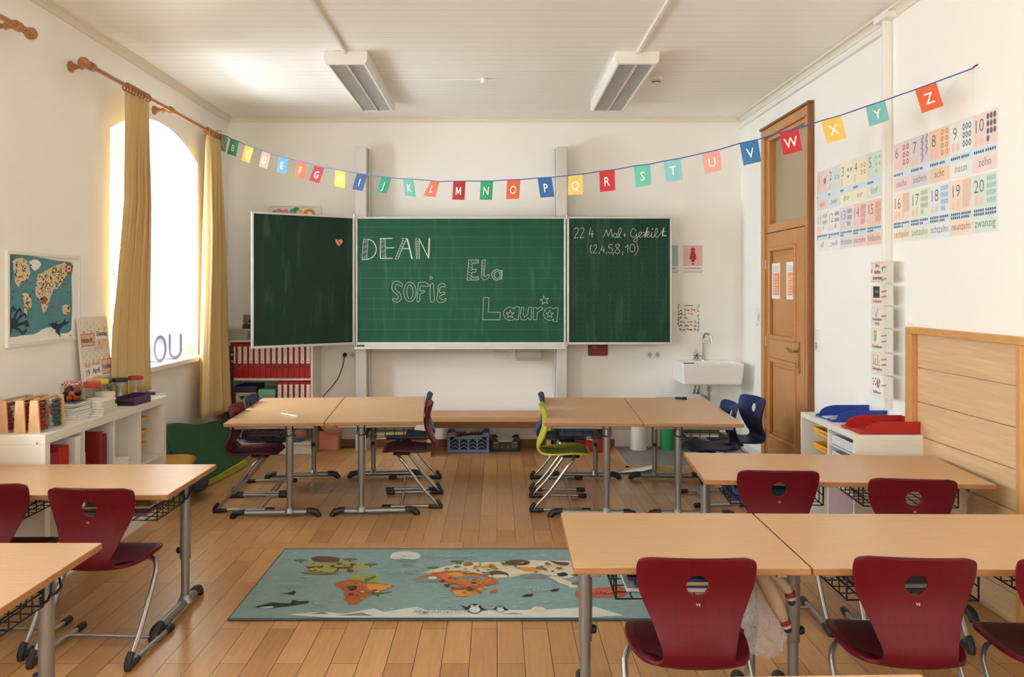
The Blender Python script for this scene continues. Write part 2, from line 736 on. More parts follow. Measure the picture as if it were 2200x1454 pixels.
def dup(root, loc=None, rotz=None, label=None, group=None):
    r = root.copy()
    col.objects.link(r)
    if loc is not None:
        r.location = loc
    if rotz is not None:
        r.rotation_euler = (0, 0, rotz)
    if label:
        r['label'] = label
    if group:
        r['group'] = group
    for ch in list(root.children):
        c = ch.copy()
        col.objects.link(c)
        c.parent = r
        for g in list(ch.children):
            d = g.copy()
            col.objects.link(d)
            d.parent = c
    return r


ORD = ['first', 'second', 'third', 'fourth', 'fifth', 'sixth', 'seventh', 'eighth', 'ninth', 'tenth', 'eleventh', 'twelfth', 'thirteenth', 'fourteenth']
BACK = Frame((0, YB, 0), (1, 0, 0), (0, 0, 1))
LEFTW = Frame((XL, 0, 0), (0, 1, 0), (0, 0, 1))
RIGHTW = Frame((XR, 0, 0), (0, -1, 0), (0, 0, 1))      # x runs towards the camera: x = -Y
FLOORF = Frame((0, 0, 0), (1, 0, 0), (0, 1, 0))

# common materials
wall_paint = mat('wall_paint', (245, 243, 237), 0.75, var=0.015, scale=3, bump=0.05, bscale=90)
white_paint = mat('white_paint', (236, 233, 226), 0.45, var=0.02)
white_lam = mat('white_laminate', (228, 224, 214), 0.35, var=0.02)
white_plastic = mat('white_plastic', (232, 230, 224), 0.35, var=0.02)
black_plastic = mat('black_plastic', (28, 28, 30), 0.45, var=0.1)
black_wire = mat('black_wire', (22, 22, 24), 0.4, 0.2)
steel = mat('grey_lacquered_steel', (148, 148, 146), 0.35, 0.75, var=0.06, scale=60)
chair_steel = mat('satin_steel', (168, 166, 162), 0.3, 0.85, var=0.05, scale=60)
chrome = mat('chrome', (205, 205, 205), 0.12, 1.0, var=0.02)
alu = mat('aluminium_profile', (205, 203, 198), 0.4, 0.35, var=0.03)
brass = mat('brass', (190, 150, 85), 0.3, 0.9)
beech = wood('beech_laminate', (192, 152, 110), (206, 168, 126), 0.34, 7, (1.0, 16, 16))
beech_edge = wood('beech_edge', (152, 104, 60), (170, 121, 75), 0.45, 7, (1, 16, 16))
pole_wood = wood('turned_beech', (158, 104, 66), (178, 122, 80), 0.4, 8, (14, 1.5, 14))
door_wood = wood('varnished_oak', (182, 124, 64), (202, 145, 82), 0.35, 6, (12, 12, 0.9), coat=0.2)
door_wood_h = wood('varnished_oak_rail', (178, 120, 62), (200, 142, 80), 0.35, 6, (12, 0.9, 12), coat=0.2)
door_dark = wood('dark_oak_edge', (120, 72, 34), (146, 92, 46), 0.4, 6, (12, 12, 0.9))
panel_wood = wood('pale_oak_board', (202, 168, 126), (222, 190, 150), 0.5, 4.5, (8, 0.6, 12))
bench_wood = wood('bench_pine', (186, 138, 92), (204, 158, 112), 0.4, 6, (0.9, 12, 14))
glass = thin_glass('window_glass', (252, 254, 255), 0.1)
jar_glass = thin_glass('jar_glass', (240, 242, 236), 0.3)
clear_plastic = thin_glass('clear_plastic', (238, 238, 240), 0.35, 0.12)
paper = mat('white_paper', (238, 236, 230), 0.7, var=0.02)
ink = mat('black_ink', (35, 32, 30), 0.7)
chalk = mat('white_chalk', (206, 210, 202), 0.9, var=0.1, scale=300)

# ================================================================== the room
T = Matrix.Translation
floor_m = floor_material()
mb = MB().box(XL - 0.02, YF, -0.06, XR + 0.3, YB, 0.0)
struct(mb, 'floor', floor_m)
lino = mat('grey_linoleum', (128, 128, 124), 0.5, var=0.18, scale=9)
mb = MB().box(1.12, 7.12, 0.0, XR, YB, 0.004)
mb.box(1.09, 7.09, 0.0, 1.12, YB, 0.006, 1).box(1.09, 7.09, 0.0, XR, 7.12, 0.006, 1)
struct(mb, 'floor_patch', [lino, bench_wood])
mb = MB().box(XL - 0.02, YF, ZC, XR + 0.02, YB + 0.02, ZC + 0.1)
struct(mb, 'ceiling', ceiling_material())
mb = MB().box(XL - 0.6, YB, 0, XR + 0.3, YB + 0.1, ZC + 0.1)
struct(mb, 'wall_back', wall_paint)
mb = MB().box(XL - 0.6, YF - 0.1, 0, XR + 0.3, YF, ZC + 0.1)
struct(mb, 'wall_front', wall_paint)

# left wall with three deep arched window niches and an added rear one
SILL, SPRING, CROWN, ND = 0.94, 2.575, 2.775, 0.52
mb = MB()


def arch(y0, y1, n=18):
    h = CROWN - SPRING
    w = (y1 - y0) / 2
    rad = (w * w + h * h) / (2 * h)
    cy, cz = (y0 + y1) / 2, CROWN - rad
    a = math.asin(w / rad)
    return [(cy + rad * math.sin(-a + 2 * a * i / n), cz + rad * math.cos(-a + 2 * a * i / n)) for i in range(n + 1)]


def lw(y, z, d=0.0):
    return (XL - d, y, z)


edges = [YF]
for y0, y1 in sorted(WINDOWS):
    edges += [y0, y1]
edges.append(YB)
for i in range(0, len(edges), 2):
    a, b = edges[i], edges[i + 1]
    mb.add([lw(a, 0), lw(b, 0), lw(b, ZC), lw(a, ZC)], [(0, 1, 2, 3)])
for y0, y1 in WINDOWS:
    ar = arch(y0, y1)
    mb.add([lw(y0, 0), lw(y1, 0), lw(y1, SILL), lw(y0, SILL)], [(0, 1, 2, 3)])
    wy0, wy1, wz0, wz1 = y0 + 0.2, y1 - 0.2, SILL + 0.05, 2.47
    for i in range(len(ar) - 1):
        (ya, za), (yb_, zb) = ar[i], ar[i + 1]
        mb.add([lw(ya, za), lw(yb_, zb), lw(yb_, ZC), lw(ya, ZC)], [(0, 1, 2, 3)])          # face above the arch
        mb.add([lw(ya, za), lw(ya, za, ND), lw(yb_, zb, ND), lw(yb_, zb)], [(0, 1, 2, 3)])  # soffit
        mb.add([lw(ya, wz1, ND), lw(yb_, wz1, ND), lw(yb_, zb, ND), lw(ya, za, ND)], [(0, 1, 2, 3)])
    mb.add([lw(y0, SILL), lw(y0, SILL, ND), lw(y0, SPRING, ND), lw(y0, SPRING)], [(0, 1, 2, 3)])
    mb.add([lw(y1, SILL), lw(y1, SPRING), lw(y1, SPRING, ND), lw(y1, SILL, ND)], [(0, 1, 2, 3)])
    mb.add([lw(y0, SILL), lw(y1, SILL), lw(y1, SILL, ND), lw(y0, SILL, ND)], [(0, 1, 2, 3)])
    for a, b, c, d in ((y0, wy0, SILL, wz1), (wy1, y1, SILL, wz1), (wy0, wy1, SILL, wz0)):
        mb.add([lw(a, c, ND), lw(b, c, ND), lw(b, d, ND), lw(a, d, ND)], [(0, 1, 2, 3)])
struct(mb, 'wall_left', wall_paint)

# right wall with the door opening
DY0, DY1, DZ = 6.215, 7.25, 2.845
mb = MB()
for a, b, c, d in ((YF, DY0, 0, ZC), (DY1, YB, 0, ZC), (DY0, DY1, DZ, ZC)):
    mb.add([(XR, a, c), (XR, b, c), (XR, b, d), (XR, a, d)], [(0, 3, 2, 1)])
mb.add([(XR, DY0, 0), (XR + .15, DY0, 0), (XR + .15, DY0, DZ), (XR, DY0, DZ)], [(0, 1, 2, 3)])
mb.add([(XR, DY1, 0), (XR + .15, DY1, 0), (XR + .15, DY1, DZ), (XR, DY1, DZ)], [(0, 1, 2, 3)])
mb.add([(XR, DY0, DZ), (XR, DY1, DZ), (XR + .15, DY1, DZ), (XR + .15, DY0, DZ)], [(0, 1, 2, 3)])
mb.add([(XR + .15, DY0, 0), (XR + .15, DY1, 0), (XR + .15, DY1, DZ), (XR + .15, DY0, DZ)], [(0, 1, 2, 3)])
struct(mb, 'wall_right', wall_paint)

# cornices, skirting
corn = mat('cornice_paint', (228, 221, 206), 0.6, var=0.02)


def cornice(name, x, s):
    q = MB()
    pr = [(0, 0), (0, -0.05), (0.012, -0.05), (0.016, -0.03), (0.03, -0.016), (0.05, -0.012), (0.05, 0)]
    F = Frame((x, YF, ZC), (s, 0, 0), (0, 0, 1))
    q.prism(pr, F, 0, -(YB - YF) if F.n.y < 0 else (YB - YF))
    struct(q, name, corn)


cornice('trim_1', XL, 1)
cornice('trim_2', XR, -1)
mb = MB()
mb.prism([(0, 0), (0, -0.05), (-0.012, -0.05), (-0.03, -0.016), (-0.05, -0.012), (-0.05, 0)], Frame((XL + .05, YB, ZC), (0, 1, 0), (0, 0, 1)), 0, XR - XL - .1)
struct(mb, 'trim_3', corn)
skirt = wood('skirting_oak', (120, 78, 46), (146, 98, 60), 0.45, 6, (1, 12, 12))
mb = MB().box(XL, YB - 0.018, 0, 1.12, YB, 0.075)
struct(mb, 'baseboard_back', skirt, bevel=0.005)
mb = MB().box(XR - 0.016, DY1 + 0.06, 0, XR, YB, 0.07).box(XR - 0.016, 5.2, 0, XR, DY0 - 0.07, 0.07)
struct(mb, 'baseboard_right', white_paint)
mb = MB().box(XL, YF, 0, XL + 0.018, YB, 0.07)
struct(mb, 'baseboard_left', white_paint)
# boxed-in cable duct on the right wall and the slim trunking along the ceiling edge
mb = MB().box(XR - 0.052, 4.938, 0.80, XR, 4.964, ZC - 0.05)
struct(mb, 'trim_4', white_paint, bevel=0.006)
mb = MB().box(XR - 0.03, 4.98, ZC - 0.11, XR, YB, ZC - 0.075).box(XR - 0.075, 4.86, ZC - 0.058, XR, 5.02, ZC - 0.022)
struct(mb, 'trim_5', white_paint)

# ------------------------------------------------------------------ windows
win_paint = mat('window_frame_paint', (238, 238, 236), 0.35, var=0.01)
leafink = mat('window_paint_pen', (60, 66, 74), 0.6)
greyblue = mat('grey_blue_card', (150, 158, 172), 0.6)


def make_window(k, y0, y1):
    x = XL - ND
    wy0, wy1, wz0, wz1 = y0 + 0.2, y1 - 0.2, SILL + 0.05, 2.47
    yc = (wy0 + wy1) / 2
    q = MB()
    WF = Frame((x, 0, 0), (0, 1, 0), (0, 0, 1))
    q.ring(WF, wy0, wz0, wy1, wz1, .05, -.07, .01)
    q.box(x - .065, yc - .035, wz0 + .049, x + .006, yc + .035, wz1 - .049)
    w = struct(q, 'window_%d' % k, win_paint, bevel=0.004)
    w['label'] = 'white casement window in the arched niche beside the gold curtains' if k == 1 else 'unseen white casement window in an arched niche of the left wall'
    q = MB()
    for a, b in ((wy0 + .05, yc - .035), (yc + .035, wy1 - .05)):
        for z in (1.5, 1.98):
            q.box(x - 0.045, a, z - 0.012, x - 0.015, b, z + 0.012)
    q.build('glazing_bars', win_paint, w)
    for a, b in ((wy0 + .05, yc - .035), (yc + .035, wy1 - .05)):
        q = MB().box(x - 0.034, a, wz0 + .05, x - 0.03, b, wz1 - .05)
        q.build('pane', glass, w)
    q = MB().box(x + 0.01, yc - .012, 1.62, x + 0.018, yc + .012, 1.74)
    q.tube([(x + .018, yc, 1.70), (x + .05, yc, 1.70), (x + .055, yc, 1.60)], 0.009, 8)
    q.build('handle', alu, w, smooth=True)
    q = MB().box(x - 0.02, y0 + 0.002, SILL - 0.04, XL + 0.07, y1 - 0.002, SILL + 0.002)
    q.build('sill', white_paint, w, bevel=0.008)
    if k == 1:
        F = Frame((x - 0.028, 0, 0), (0, 1, 0), (0, 0, 1))
        q = MB()
        lf = catmull([(6.80, 1.62), (6.86, 1.66), (6.92, 1.73), (6.93, 1.80), (6.88, 1.77), (6.82, 1.71), (6.80, 1.62)], 5)
        q.stroke(F, lf, 0.009)
        q.stroke(F, [(6.80, 1.60), (6.86, 1.69), (6.91, 1.78)], 0.006)
        q.build('leaf_drawing', leafink, w)
        q = MB()
        q.stroke(F, ell(6.86, 1.30, 0.055, 0.05, 20), 0.028, 0, 0, True)
        q.stroke(F, ell(6.84, 1.17, 0.06, 0.06, 20), 0.028, 0, 0, True)
        q.build('paper_figure', greyblue, w)
    return w


for k, (a, b) in enumerate(WINDOWS):
    make_window(k + 1, a, b)

# pale facade of the house across the yard, seen only as a sliver through the glass
fac = mat('pink_render', (214, 186, 172), 0.8)
mb = MB().box(-9.6, 8, -3, -9.0, 26, 0.55)
o = mb.build('neighbouring_house', fac)
tag(o, 'pale pink house facade seen low through the far window', 'building')

# ------------------------------------------------------------------ curtain rods and curtains
cur_m = mat('ochre_curtain', (204, 176, 120), 0.85, var=0.05, scale=60, bump=0.15, bscale=700, sheen=0.2)
XC, ZR = -2.44, 2.845


def curtain_rod(y0, y1, brs, label):
    t = thing('curtain_rod', label, 'curtain rod', (XC, (y0 + y1) / 2, ZR), 0, 'wooden curtain rods on the left wall')
    W = T(t.location)
    MB().tube([(XC, y0, ZR), (XC, y1, ZR)], 0.014, 14).build('pole', pole_wood, t, smooth=True, world=W)
    for y, s in ((y0, -1), (y1, 1)):
        q = MB()
        pr = [(0.0, -0.062), (0.018, -0.058), (0.03, -0.04), (0.033, -0.024), (0.028, -0.006), (0.018, 0.006), (0.02, 0.012), (0.02, 0.03), (0.014, 0.034)]
        q.lathe(pr, (XC, y, ZR), 16, 0, Matrix.Rotation(R(90) if s < 0 else R(-90), 3, 'X') @ Matrix.Diagonal((1, 1, -1)))
        q.build('finial', pole_wood, t, smooth=True, world=W)
    for y in brs:
        q = MB()
        pr = [(0.0, 0), (0.032, 0), (0.034, 0.012), (0.02, 0.025), (0.013, 0.045), (0.012, 0.06), (0.02, 0.07), (0.013, 0.08), (0.012, XC - XL - 0.01)]
        q.lathe(pr, (XL, y, ZR), 14, 0, Matrix.Rotation(R(90), 3, 'Y'))
        q.tube([(XC, y - 0.02, ZR), (XC, y + 0.02, ZR)], 0.026, 14)
        q.build('bracket', pole_wood, t, smooth=True, world=W)
    return t


curtain_rod(4.97, 7.47, (5.04, 6.27, 7.4), 'turned wooden curtain rod above the far window holding two ochre curtains')
curtain_rod(1.85, 4.36, (1.95, 3.1, 4.26), 'turned wooden curtain rod end with round finial, cut by the photo left edge')


def curtain(label, top, mid, bot, folds, z0, nr, seed, back=0.0):
    """cloth hung from rings: (y0, y1) of the cloth at the top, at mid height and at the hem"""
    rnd = random.Random(seed)
    t = thing('curtain', label, 'curtain', (XC, (top[0] + top[1]) / 2, z0), 0, 'ochre curtains at the far window')
    W = T(t.location)
    nu, nz = folds * 12, 34
    zt = ZR - 0.045
    ph = [rnd.uniform(-0.5, 0.5) for _ in range(folds + 1)]
    am = [rnd.uniform(0.7, 1.25) for _ in range(folds + 1)]
    verts, faces = [], []
    for i in range(nz + 1):
        s = i / nz
        z = zt + (z0 - zt) * s
        if s < 0.5:
            k = s / 0.5
            a, b = top[0] + (mid[0] - top[0]) * k, top[1] + (mid[1] - top[1]) * k
        else:
            k = (s - 0.5) / 0.5
            a, b = mid[0] + (bot[0] - mid[0]) * k, mid[1] + (bot[1] - mid[1]) * k
        for j in range(nu + 1):
            u = j / nu
            f = u * folds
            w0 = int(min(folds - 1, math.floor(f)))
            fr = f - w0
            amp = (am[w0] * (1 - fr) + am[w0 + 1] * fr)
            p = (ph[w0] * (1 - fr) + ph[w0 + 1] * fr)
            dep = (0.028 + 0.028 * min(1, s * 3)) * amp
            dep *= 1 - .5 * min(1, back * 20) * s
            x = XC - back * min(1, max(0, s - .35) * 2.2) + dep * math.sin(2 * math.pi * f + p * (0.4 + s)) + 0.008 * math.sin(5 * s + 3 * u)
            y = a + (b - a) * u + 0.022 * math.sin(4 * math.pi * f + p) * min(1, s * 3 + .3)
            verts.append((x, y, z))
    for i in range(nz):
        for j in range(nu):
            a = i * (nu + 1) + j
            faces.append((a, a + 1, a + nu + 2, a + nu + 1))
    q = MB().add(verts, faces)
    o = q.build('fabric', cur_m, t, smooth='all', world=W)
    sd = o.modifiers.new('thickness', 'SOLIDIFY')
    sd.thickness = 0.004
    for i in range(nr):
        y = top[0] + 0.02 + (top[1] - top[0] - 0.04) * i / (nr - 1)
        q = MB()
        q.tube([(XC + 0.026 * math.cos(2 * math.pi * k / 18), y, ZR - 0.008 + 0.026 * math.sin(2 * math.pi * k / 18)) for k in range(18)], 0.0065, 8, closed=True)
        q.build('ring', pole_wood, t, smooth=True, world=W)
    return t


curtain('ochre curtain bunched in front of the middle of the far window', (5.5, 5.86), (5.47, 5.94), (5.42, 5.98), 4, 0.785, 8, 3, 0.045)
curtain('ochre curtain hanging at the far side of the window, by the bookcase', (7.02, 7.34), (6.97, 7.46), (6.9, 7.6), 4, 0.42, 6, 5)

# radiator below the far window
t = thing('radiator', 'white panel radiator under the window sill behind the ochre curtain', 'radiator', (XL + 0.07, 5.75, 0.1))
W = T(t.location)
q = MB().box(XL + 0.025, 5.76, 0.12, XL + 0.115, 6.22, 0.72)
for i in range(10):
    y = 5.78 + i * 0.043
    q.box(XL + 0.115, y, 0.15, XL + 0.121, y + 0.024, 0.69)
q.build('panel', white_paint, t, bevel=0.006, world=W)
q = MB().box(XL + 0.02, 5.76, 0.72, XL + 0.12, 6.22, 0.735)
q.build('top_grille', white_paint, t, world=W)
q = MB().tube([(XL + .07, 6.22, .66), (XL + .07, 6.25, .66)], 0.012, 10).lathe([(0.02, 0), (0.022, .01), (0.02, .05), (0.012, .055)], (XL + .07, 6.25, .66), 14, 0, Matrix.Rotation(R(-90), 3, 'X'))
q.build('valve', white_plastic, t, smooth=True, world=W)
q = MB().tube([(XL + .07, 6.17, 0.14), (XL + .07, 6.17, 0)], 0.012)
q.build('pipe', white_paint, t, world=W)

# ------------------------------------------------------------------ door
t = thing('door_1', 'tall oak panel door with frosted light above, in the right wall', 'door', (XR, 6.73, 0))
del t['category']
t['kind'] = 'structure'
W = T(t.location)
q = MB()
for a, b, c, d in ((6.172, 6.25, 0, 2.80), (7.215, 7.295, 0, 2.80), (6.172, 7.295, 2.80, 2.875)):
    q.box(XR - 0.035, a, c, XR + 0.0, b, d)
q.build('casing', door_wood, t, bevel=0.008, world=W)
q = MB().box(XR - 0.048, 6.15, 0, XR - 0.0, 6.172, 2.875).box(XR - 0.048, 6.15, 2.875, XR, 7.30, 2.895).box(XR - 0.02, 6.25, 0, XR + 0.1, 6.30, 1.984)
q.build('casing_moulding', door_dark, t, bevel=0.006, world=W)
# transom
q = MB().ring(RIGHTW, -7.215, 1.985, -6.25, 2.80, .07, -.1, .012, 0, .035, .07)
q.build('transom_frame', door_wood, t, bevel=0.006, world=W)
frost = mat('frosted_glass', (176, 158, 128), 0.28, var=0.06, scale=40, bump=0.3, bscale=160)
MB().box(XR + 0.045, 6.315, 2.055, XR + 0.052, 7.14, 2.765).build('transom_glass', frost, t, world=W)
# leaf: frame and two framed panels
q = MB().box(XR + 0.012, 6.4, 0.1, XR + 0.02, 7.18, 1.9)
for a, b, c, d in ((6.325, 6.50, .006, 1.98), (7.15, 7.212, .006, 1.98), (6.5, 7.15, 1.86, 1.98), (6.5, 7.15, .93, 1.09), (6.5, 7.15, .006, .25)):
    q.box(XR - 0.012, a, c, XR + 0.03, b, d)
q.build('leaf', door_wood, t, bevel=0.004, world=W)
for c, d in ((1.09, 1.86), (.25, .93)):
    q = MB().ring(RIGHTW, -7.15, c, -6.5, d, .035, -.012, .024)
    q.build('panel_moulding', door_wood_h, t, bevel=0.008, world=W)
    q = MB().box(XR + 0.0, 6.57, c + .07, XR + 0.013, 7.08, d - .07)
    q.build('raised_panel', door_wood, t, bevel=0.012, world=W)
q = MB().prism(rrect(-6.445, 0.86, -6.405, 1.10, 0.018), RIGHTW, 0.012, 0.018)
hp = q.build('handle_plate', brass, t, world=W)
q = MB().tube([(XR - .018, 6.425, 1.03), (XR - .055, 6.425, 1.03), (XR - .062, 6.44, 1.03), (XR - .062, 6.49, 1.035), (XR - .06, 6.53, 1.03), (XR - .06, 6.55, 1.04)], [.009, .009, .01, .011, .009, .012], 10)
q.build('lever', brass, hp, smooth=True, world=W)
q = MB().prism(ell(-6.425, 0.925, .006, .014, 12), RIGHTW, 0.018, 0.0185)
q.build('keyhole', ink, hp, world=W)
for z in (0.35, 1.06, 1.72):
    MB().tube([(XR - .016, 7.222, z - .04), (XR - .016, 7.222, z + .04)], 0.009, 10).build('hinge', alu, t, smooth=True, world=W)

orange_print = mat('orange_print', (238, 160, 120), 0.7)
greytxt = mat('grey_print', (170, 166, 162), 0.7)
for i, (y1_, y0_, lab) in enumerate(((7.10, 6.90, 'white sheet with orange block taped to the door, farther from the handle'), (6.745, 6.555, 'white sheet with orange block taped to the door, nearer the handle'))):
    q = MB().prism([(-y1_, 1.425), (-y0_, 1.425), (-y0_, 1.722), (-y1_, 1.722)], RIGHTW, 0.0, -0.003 + 0.0015)
    q.v = [(x - 0.001, y, z) for x, y, z in q.v]
    F = Frame((XR - 0.0035, 0, 0), (0, -1, 0), (0, 0, 1))
    q.rect(F, -y1_ + .035, 1.455, -y0_ - .012, 1.64, 0, 1)
    for k in range(7):
        q.stroke(F, [(-y1_ + .05, 1.475 + k * .022), (-y0_ - .035 - .02 * (k % 3), 1.475 + k * .022)], 0.004, 0.0004, 2)
    for k in range(4):
        q.stroke(F, [(-y1_ + .03, 1.655 + k * .012), (-y0_ - .03 - .02 * (k % 2), 1.655 + k * .012)], 0.004, 0, 3)
    o = q.build('notice_sheet', [paper, orange_print, paper, greytxt])
    tag(o, lab, 'notice', 'notices on the door')
    o.location.x = 0.0

# ------------------------------------------------------------------ chalkboard
bx = -0.33
t = thing('chalkboard', 'green three-part school chalkboard on aluminium posts, names chalked on it', 'chalkboard', (bx, 7.85, 0))
W = T(t.location)
for s, x0, x1, tx in ((-1, -1.318, -1.217, -1.2), (1, .552, .65, .537)):
    q = MB().box(x0, 7.79, 0, x1, YB, 2.83)
    q.box(min(tx, x1 if s < 0 else x0), 7.9, 0, max(tx, x1 if s < 0 else x0), 7.96, 2.83)
    q.build('post', alu, t, bevel=0.004, world=W)
Z0, Z1, YBD = 1.0, 2.172, 7.72
bm_lines = board_material('board_enamel_lines', 'lines')
bm_dots = board_material('board_enamel_dots', 'dots', (16, 54, 40), (22, 64, 48))
bm_speck = board_material('board_enamel_angle_shade', 'specks', (18, 44, 34), (24, 52, 42))  # left wing: shade from its turned angle put into a darker green


def board_panel(name, F, x0, x1, m, fw=0.018, label=None):
    q = MB().prism([(x0 + fw * .5, Z0 + fw * .5), (x1 - fw * .5, Z0 + fw * .5), (x1 - fw * .5, Z1 - fw * .5), (x0 + fw * .5, Z1 - fw * .5)], F, -0.02, 0.0)
    o = q.build(name, m, t, world=W)
    if label:
        o['label'] = label
    q = MB()
    q.ring(F, x0, Z0 - .004, x1, Z1, fw, -.026, .008, 0, fw, fw + .004)
    q.build('frame', alu, o, bevel=0.003, world=W)
    return o


FC = Frame((0, YBD, 0), (1, 0, 0), (0, 0, 1))
pc = board_panel('centre_panel', FC, -1.303, 0.633, bm_lines, label='centre panel with ruled lines and four names')
h = V(-1.312, 7.705, 0)
ou = V(-2.10, 7.165, 0)
FL = Frame(ou, h - ou, (0, 0, 1))
wl = (h - ou).length
pl = board_panel('wing_panel', FL, 0, wl, bm_speck, label='left wing swung towards the room, with a pink heart magnet')
FR = Frame((0.644, 7.70, 0), (1, 0.012, 0), (0, 0, 1))
pr_ = board_panel('wing_panel', FR, 0, 0.965, bm_dots, label='right wing with dotted grid and chalked sums')
for p, z in ((h, Z0), (h, Z1), (V(0.639, 7.7, 0), Z0), (V(.639, 7.7, 0), Z1)):
    MB().tube([(p.x, p.y - .008, z - .02), (p.x, p.y - .008, z + .02)], 0.009, 10).build('hinge', chrome, t, smooth=True, world=W)
q = MB().box(-1.303, YBD - .075, 0.957, .633, YBD + .02, .966).box(-1.303, YBD - .012, 0.957, .633, YBD + .02, 1.0).box(-1.303, YBD - .078, 0.957, .633, YBD - .072, .978)
q.build('chalk_tray', alu, t, bevel=0.003, world=W)
q = MB().box(-1.29, YBD - .0145, 0.978, -1.22, YBD - .012, 0.992)
q.build('maker_plate', black_plastic, t, world=W)
mb = MB().prism([(wl - .155 + a * .034, 1.93 + b * .034) for a, b in
                 [(0, -1), (.55, -.45), (.95, .05), (1.0, .5), (.75, .85), (.35, .85), (0, .5), (-.35, .85), (-.75, .85), (-1.0, .5), (-.95, .05), (-.55, -.45)]], FL, 0.001, 0.008)
mb.stroke(FL, [(wl - .172, 1.955), (wl - .158, 1.935), (wl - .145, 1.915)], 0.006, .0085, 1)
o = mb.build('heart_magnet', [mat('pink_felt', (222, 140, 128), 0.8), ink])
tag(o, 'small pink heart magnet on the left wing of the chalkboard', 'magnet')

# chalk writing: strokes measured on the board
def bp(pts, Y, ox, oy, k):
    return [((ox + x * k - 1068) * Y / 1800, 1.51 - (oy + y * k - 620) * Y / 1800) for x, y in pts]


def chalk_part(name, strokes, F, parent, Y, ox, oy, k, w, xo=0.0, sm=True):
    q = MB()
    for i, s in enumerate(strokes):
        pts, opt = s if isinstance(s, tuple) else (s, '')
        if 'r' not in opt:
            pts = catmull(pts + ([pts[0]] if 'c' in opt else []), 5) if len(pts) > 2 and 's' in opt else (pts + ([pts[0]] if 'c' in opt else []))
        else:
            pts = pts + [pts[0]]
        pp = [(x - xo, y) for x, y in bp(pts, Y, ox, oy, k)]
        q.stroke(F, pp, w * (2.1 if 'b' in opt else 0.6 if 't' in opt else 1.0), 0.0008 + 0.00005 * i, 0)
    return q.build(name, chalk, parent, world=W)


def arcs(cx, cy, rr, a0, a1):
    return ([(cx + rr * math.cos(R(a0 + (a1 - a0) * i / 8)), cy + rr * math.sin(R(a0 + (a1 - a0) * i / 8))) for i in range(9)], 't')


K7 = 0.21818
dean = [([(97, 245), (80, 447)], ''), ([(97, 245), (142, 245), (128, 440)], ''), ([(80, 447), (140, 443)], 'b'),
        ([(142, 245), (180, 262), (210, 300), (222, 345), (210, 390), (180, 425), (140, 443)], 'sb'),
        ([(267, 243), (262, 435)], 'b'), ([(312, 245), (316, 430)], ''), ([(258, 240), (380, 238)], 'b'), ([(316, 332), (395, 330)], 'b'), ([(262, 436), (382, 435)], 'b'),
        ([(487, 243), (408, 440), (437, 440), (520, 243)], ''), ([(470, 240), (525, 240)], ''), ([(523, 243), (572, 438)], 'b'), ([(531, 243), (577, 438)], 'b'), ([(475, 338), (545, 340)], 'b'),
        ([(610, 243), (617, 437), (650, 437), (645, 243), (610, 243)], ''), ([(648, 250), (735, 430)], 'b'), ([(748, 238), (738, 430)], 'b'), ([(742, 238), (734, 430)], 'b')]
for cy in (285, 335, 385, 435):
    for rr in (12, 22, 34):
        dean.append(arcs(134 - (cy - 245) * .05, cy, rr, 175, 275))
        dean.append(arcs(314, cy - 8, rr, 175, 275))
for i in range(7):
    yy = 262 + i * 25
    xx = 482 - i * 10.5
    dean.append(([(xx - 4, yy + 8), (xx + 12, yy - 4), (xx + 14, yy + 14), (xx + 26, yy)], 't'))
    dean.append(([(614, yy - 6), (630, yy + 8), (646, yy - 8)], 't'))
    dean.append(([(616, yy + 4), (631, yy + 18), (646, yy + 2)], 't'))
chalk_part('chalk_lettering', dean, FC, pc, YBD, 760, 460, K7, 0.0036)
E = [(1130, 450), (1228, 450), (1225, 482), (1168, 485), (1165, 545), (1205, 540), (1203, 568), (1165, 572), (1160, 618), (1230, 618), (1230, 648), (1118, 650)]
ela = [(E, 'r'), ([(1262, 455), (1297, 447), (1287, 560), (1285, 612), (1305, 612), (1318, 595), (1335, 600), (1330, 625), (1300, 645), (1270, 642), (1255, 620), (1258, 560)], 'r'),
       (ell(1410, 597, 52, 52, 24), 'r'), (ell(1412, 598, 29, 34, 20), 'r'), ([(1438, 555), (1463, 550), (1458, 640), (1430, 640)], '')]
for i in range(6):
    ela.append(([(1128, 480 + i * 28), (1162, 500 + i * 28)], 't'))
for x in (1150, 1172, 1194, 1212):
    ela.append(([(x, 454), (x + 14, 480)], 't'))
    ela.append(([(x, 622), (x + 14, 646)], 't'))
for i in range(5):
    ela.append(arcs(1276, 478 + i * 30, 9, 0, 300))
for a in range(0, 360, 40):
    ela.append(([(1410 + 31 * math.cos(R(a)), 597 + 35 * math.sin(R(a))), (1410 + 50 * math.cos(R(a + 8)), 597 + 50 * math.sin(R(a + 8)))], 't'))
for i in range(5):
    ela.append(([(1440, 568 + i * 16), (1460, 562 + i * 16)], 't'))
chalk_part('chalk_lettering', ela, FC, pc, YBD, 760, 460, K7, 0.0036)
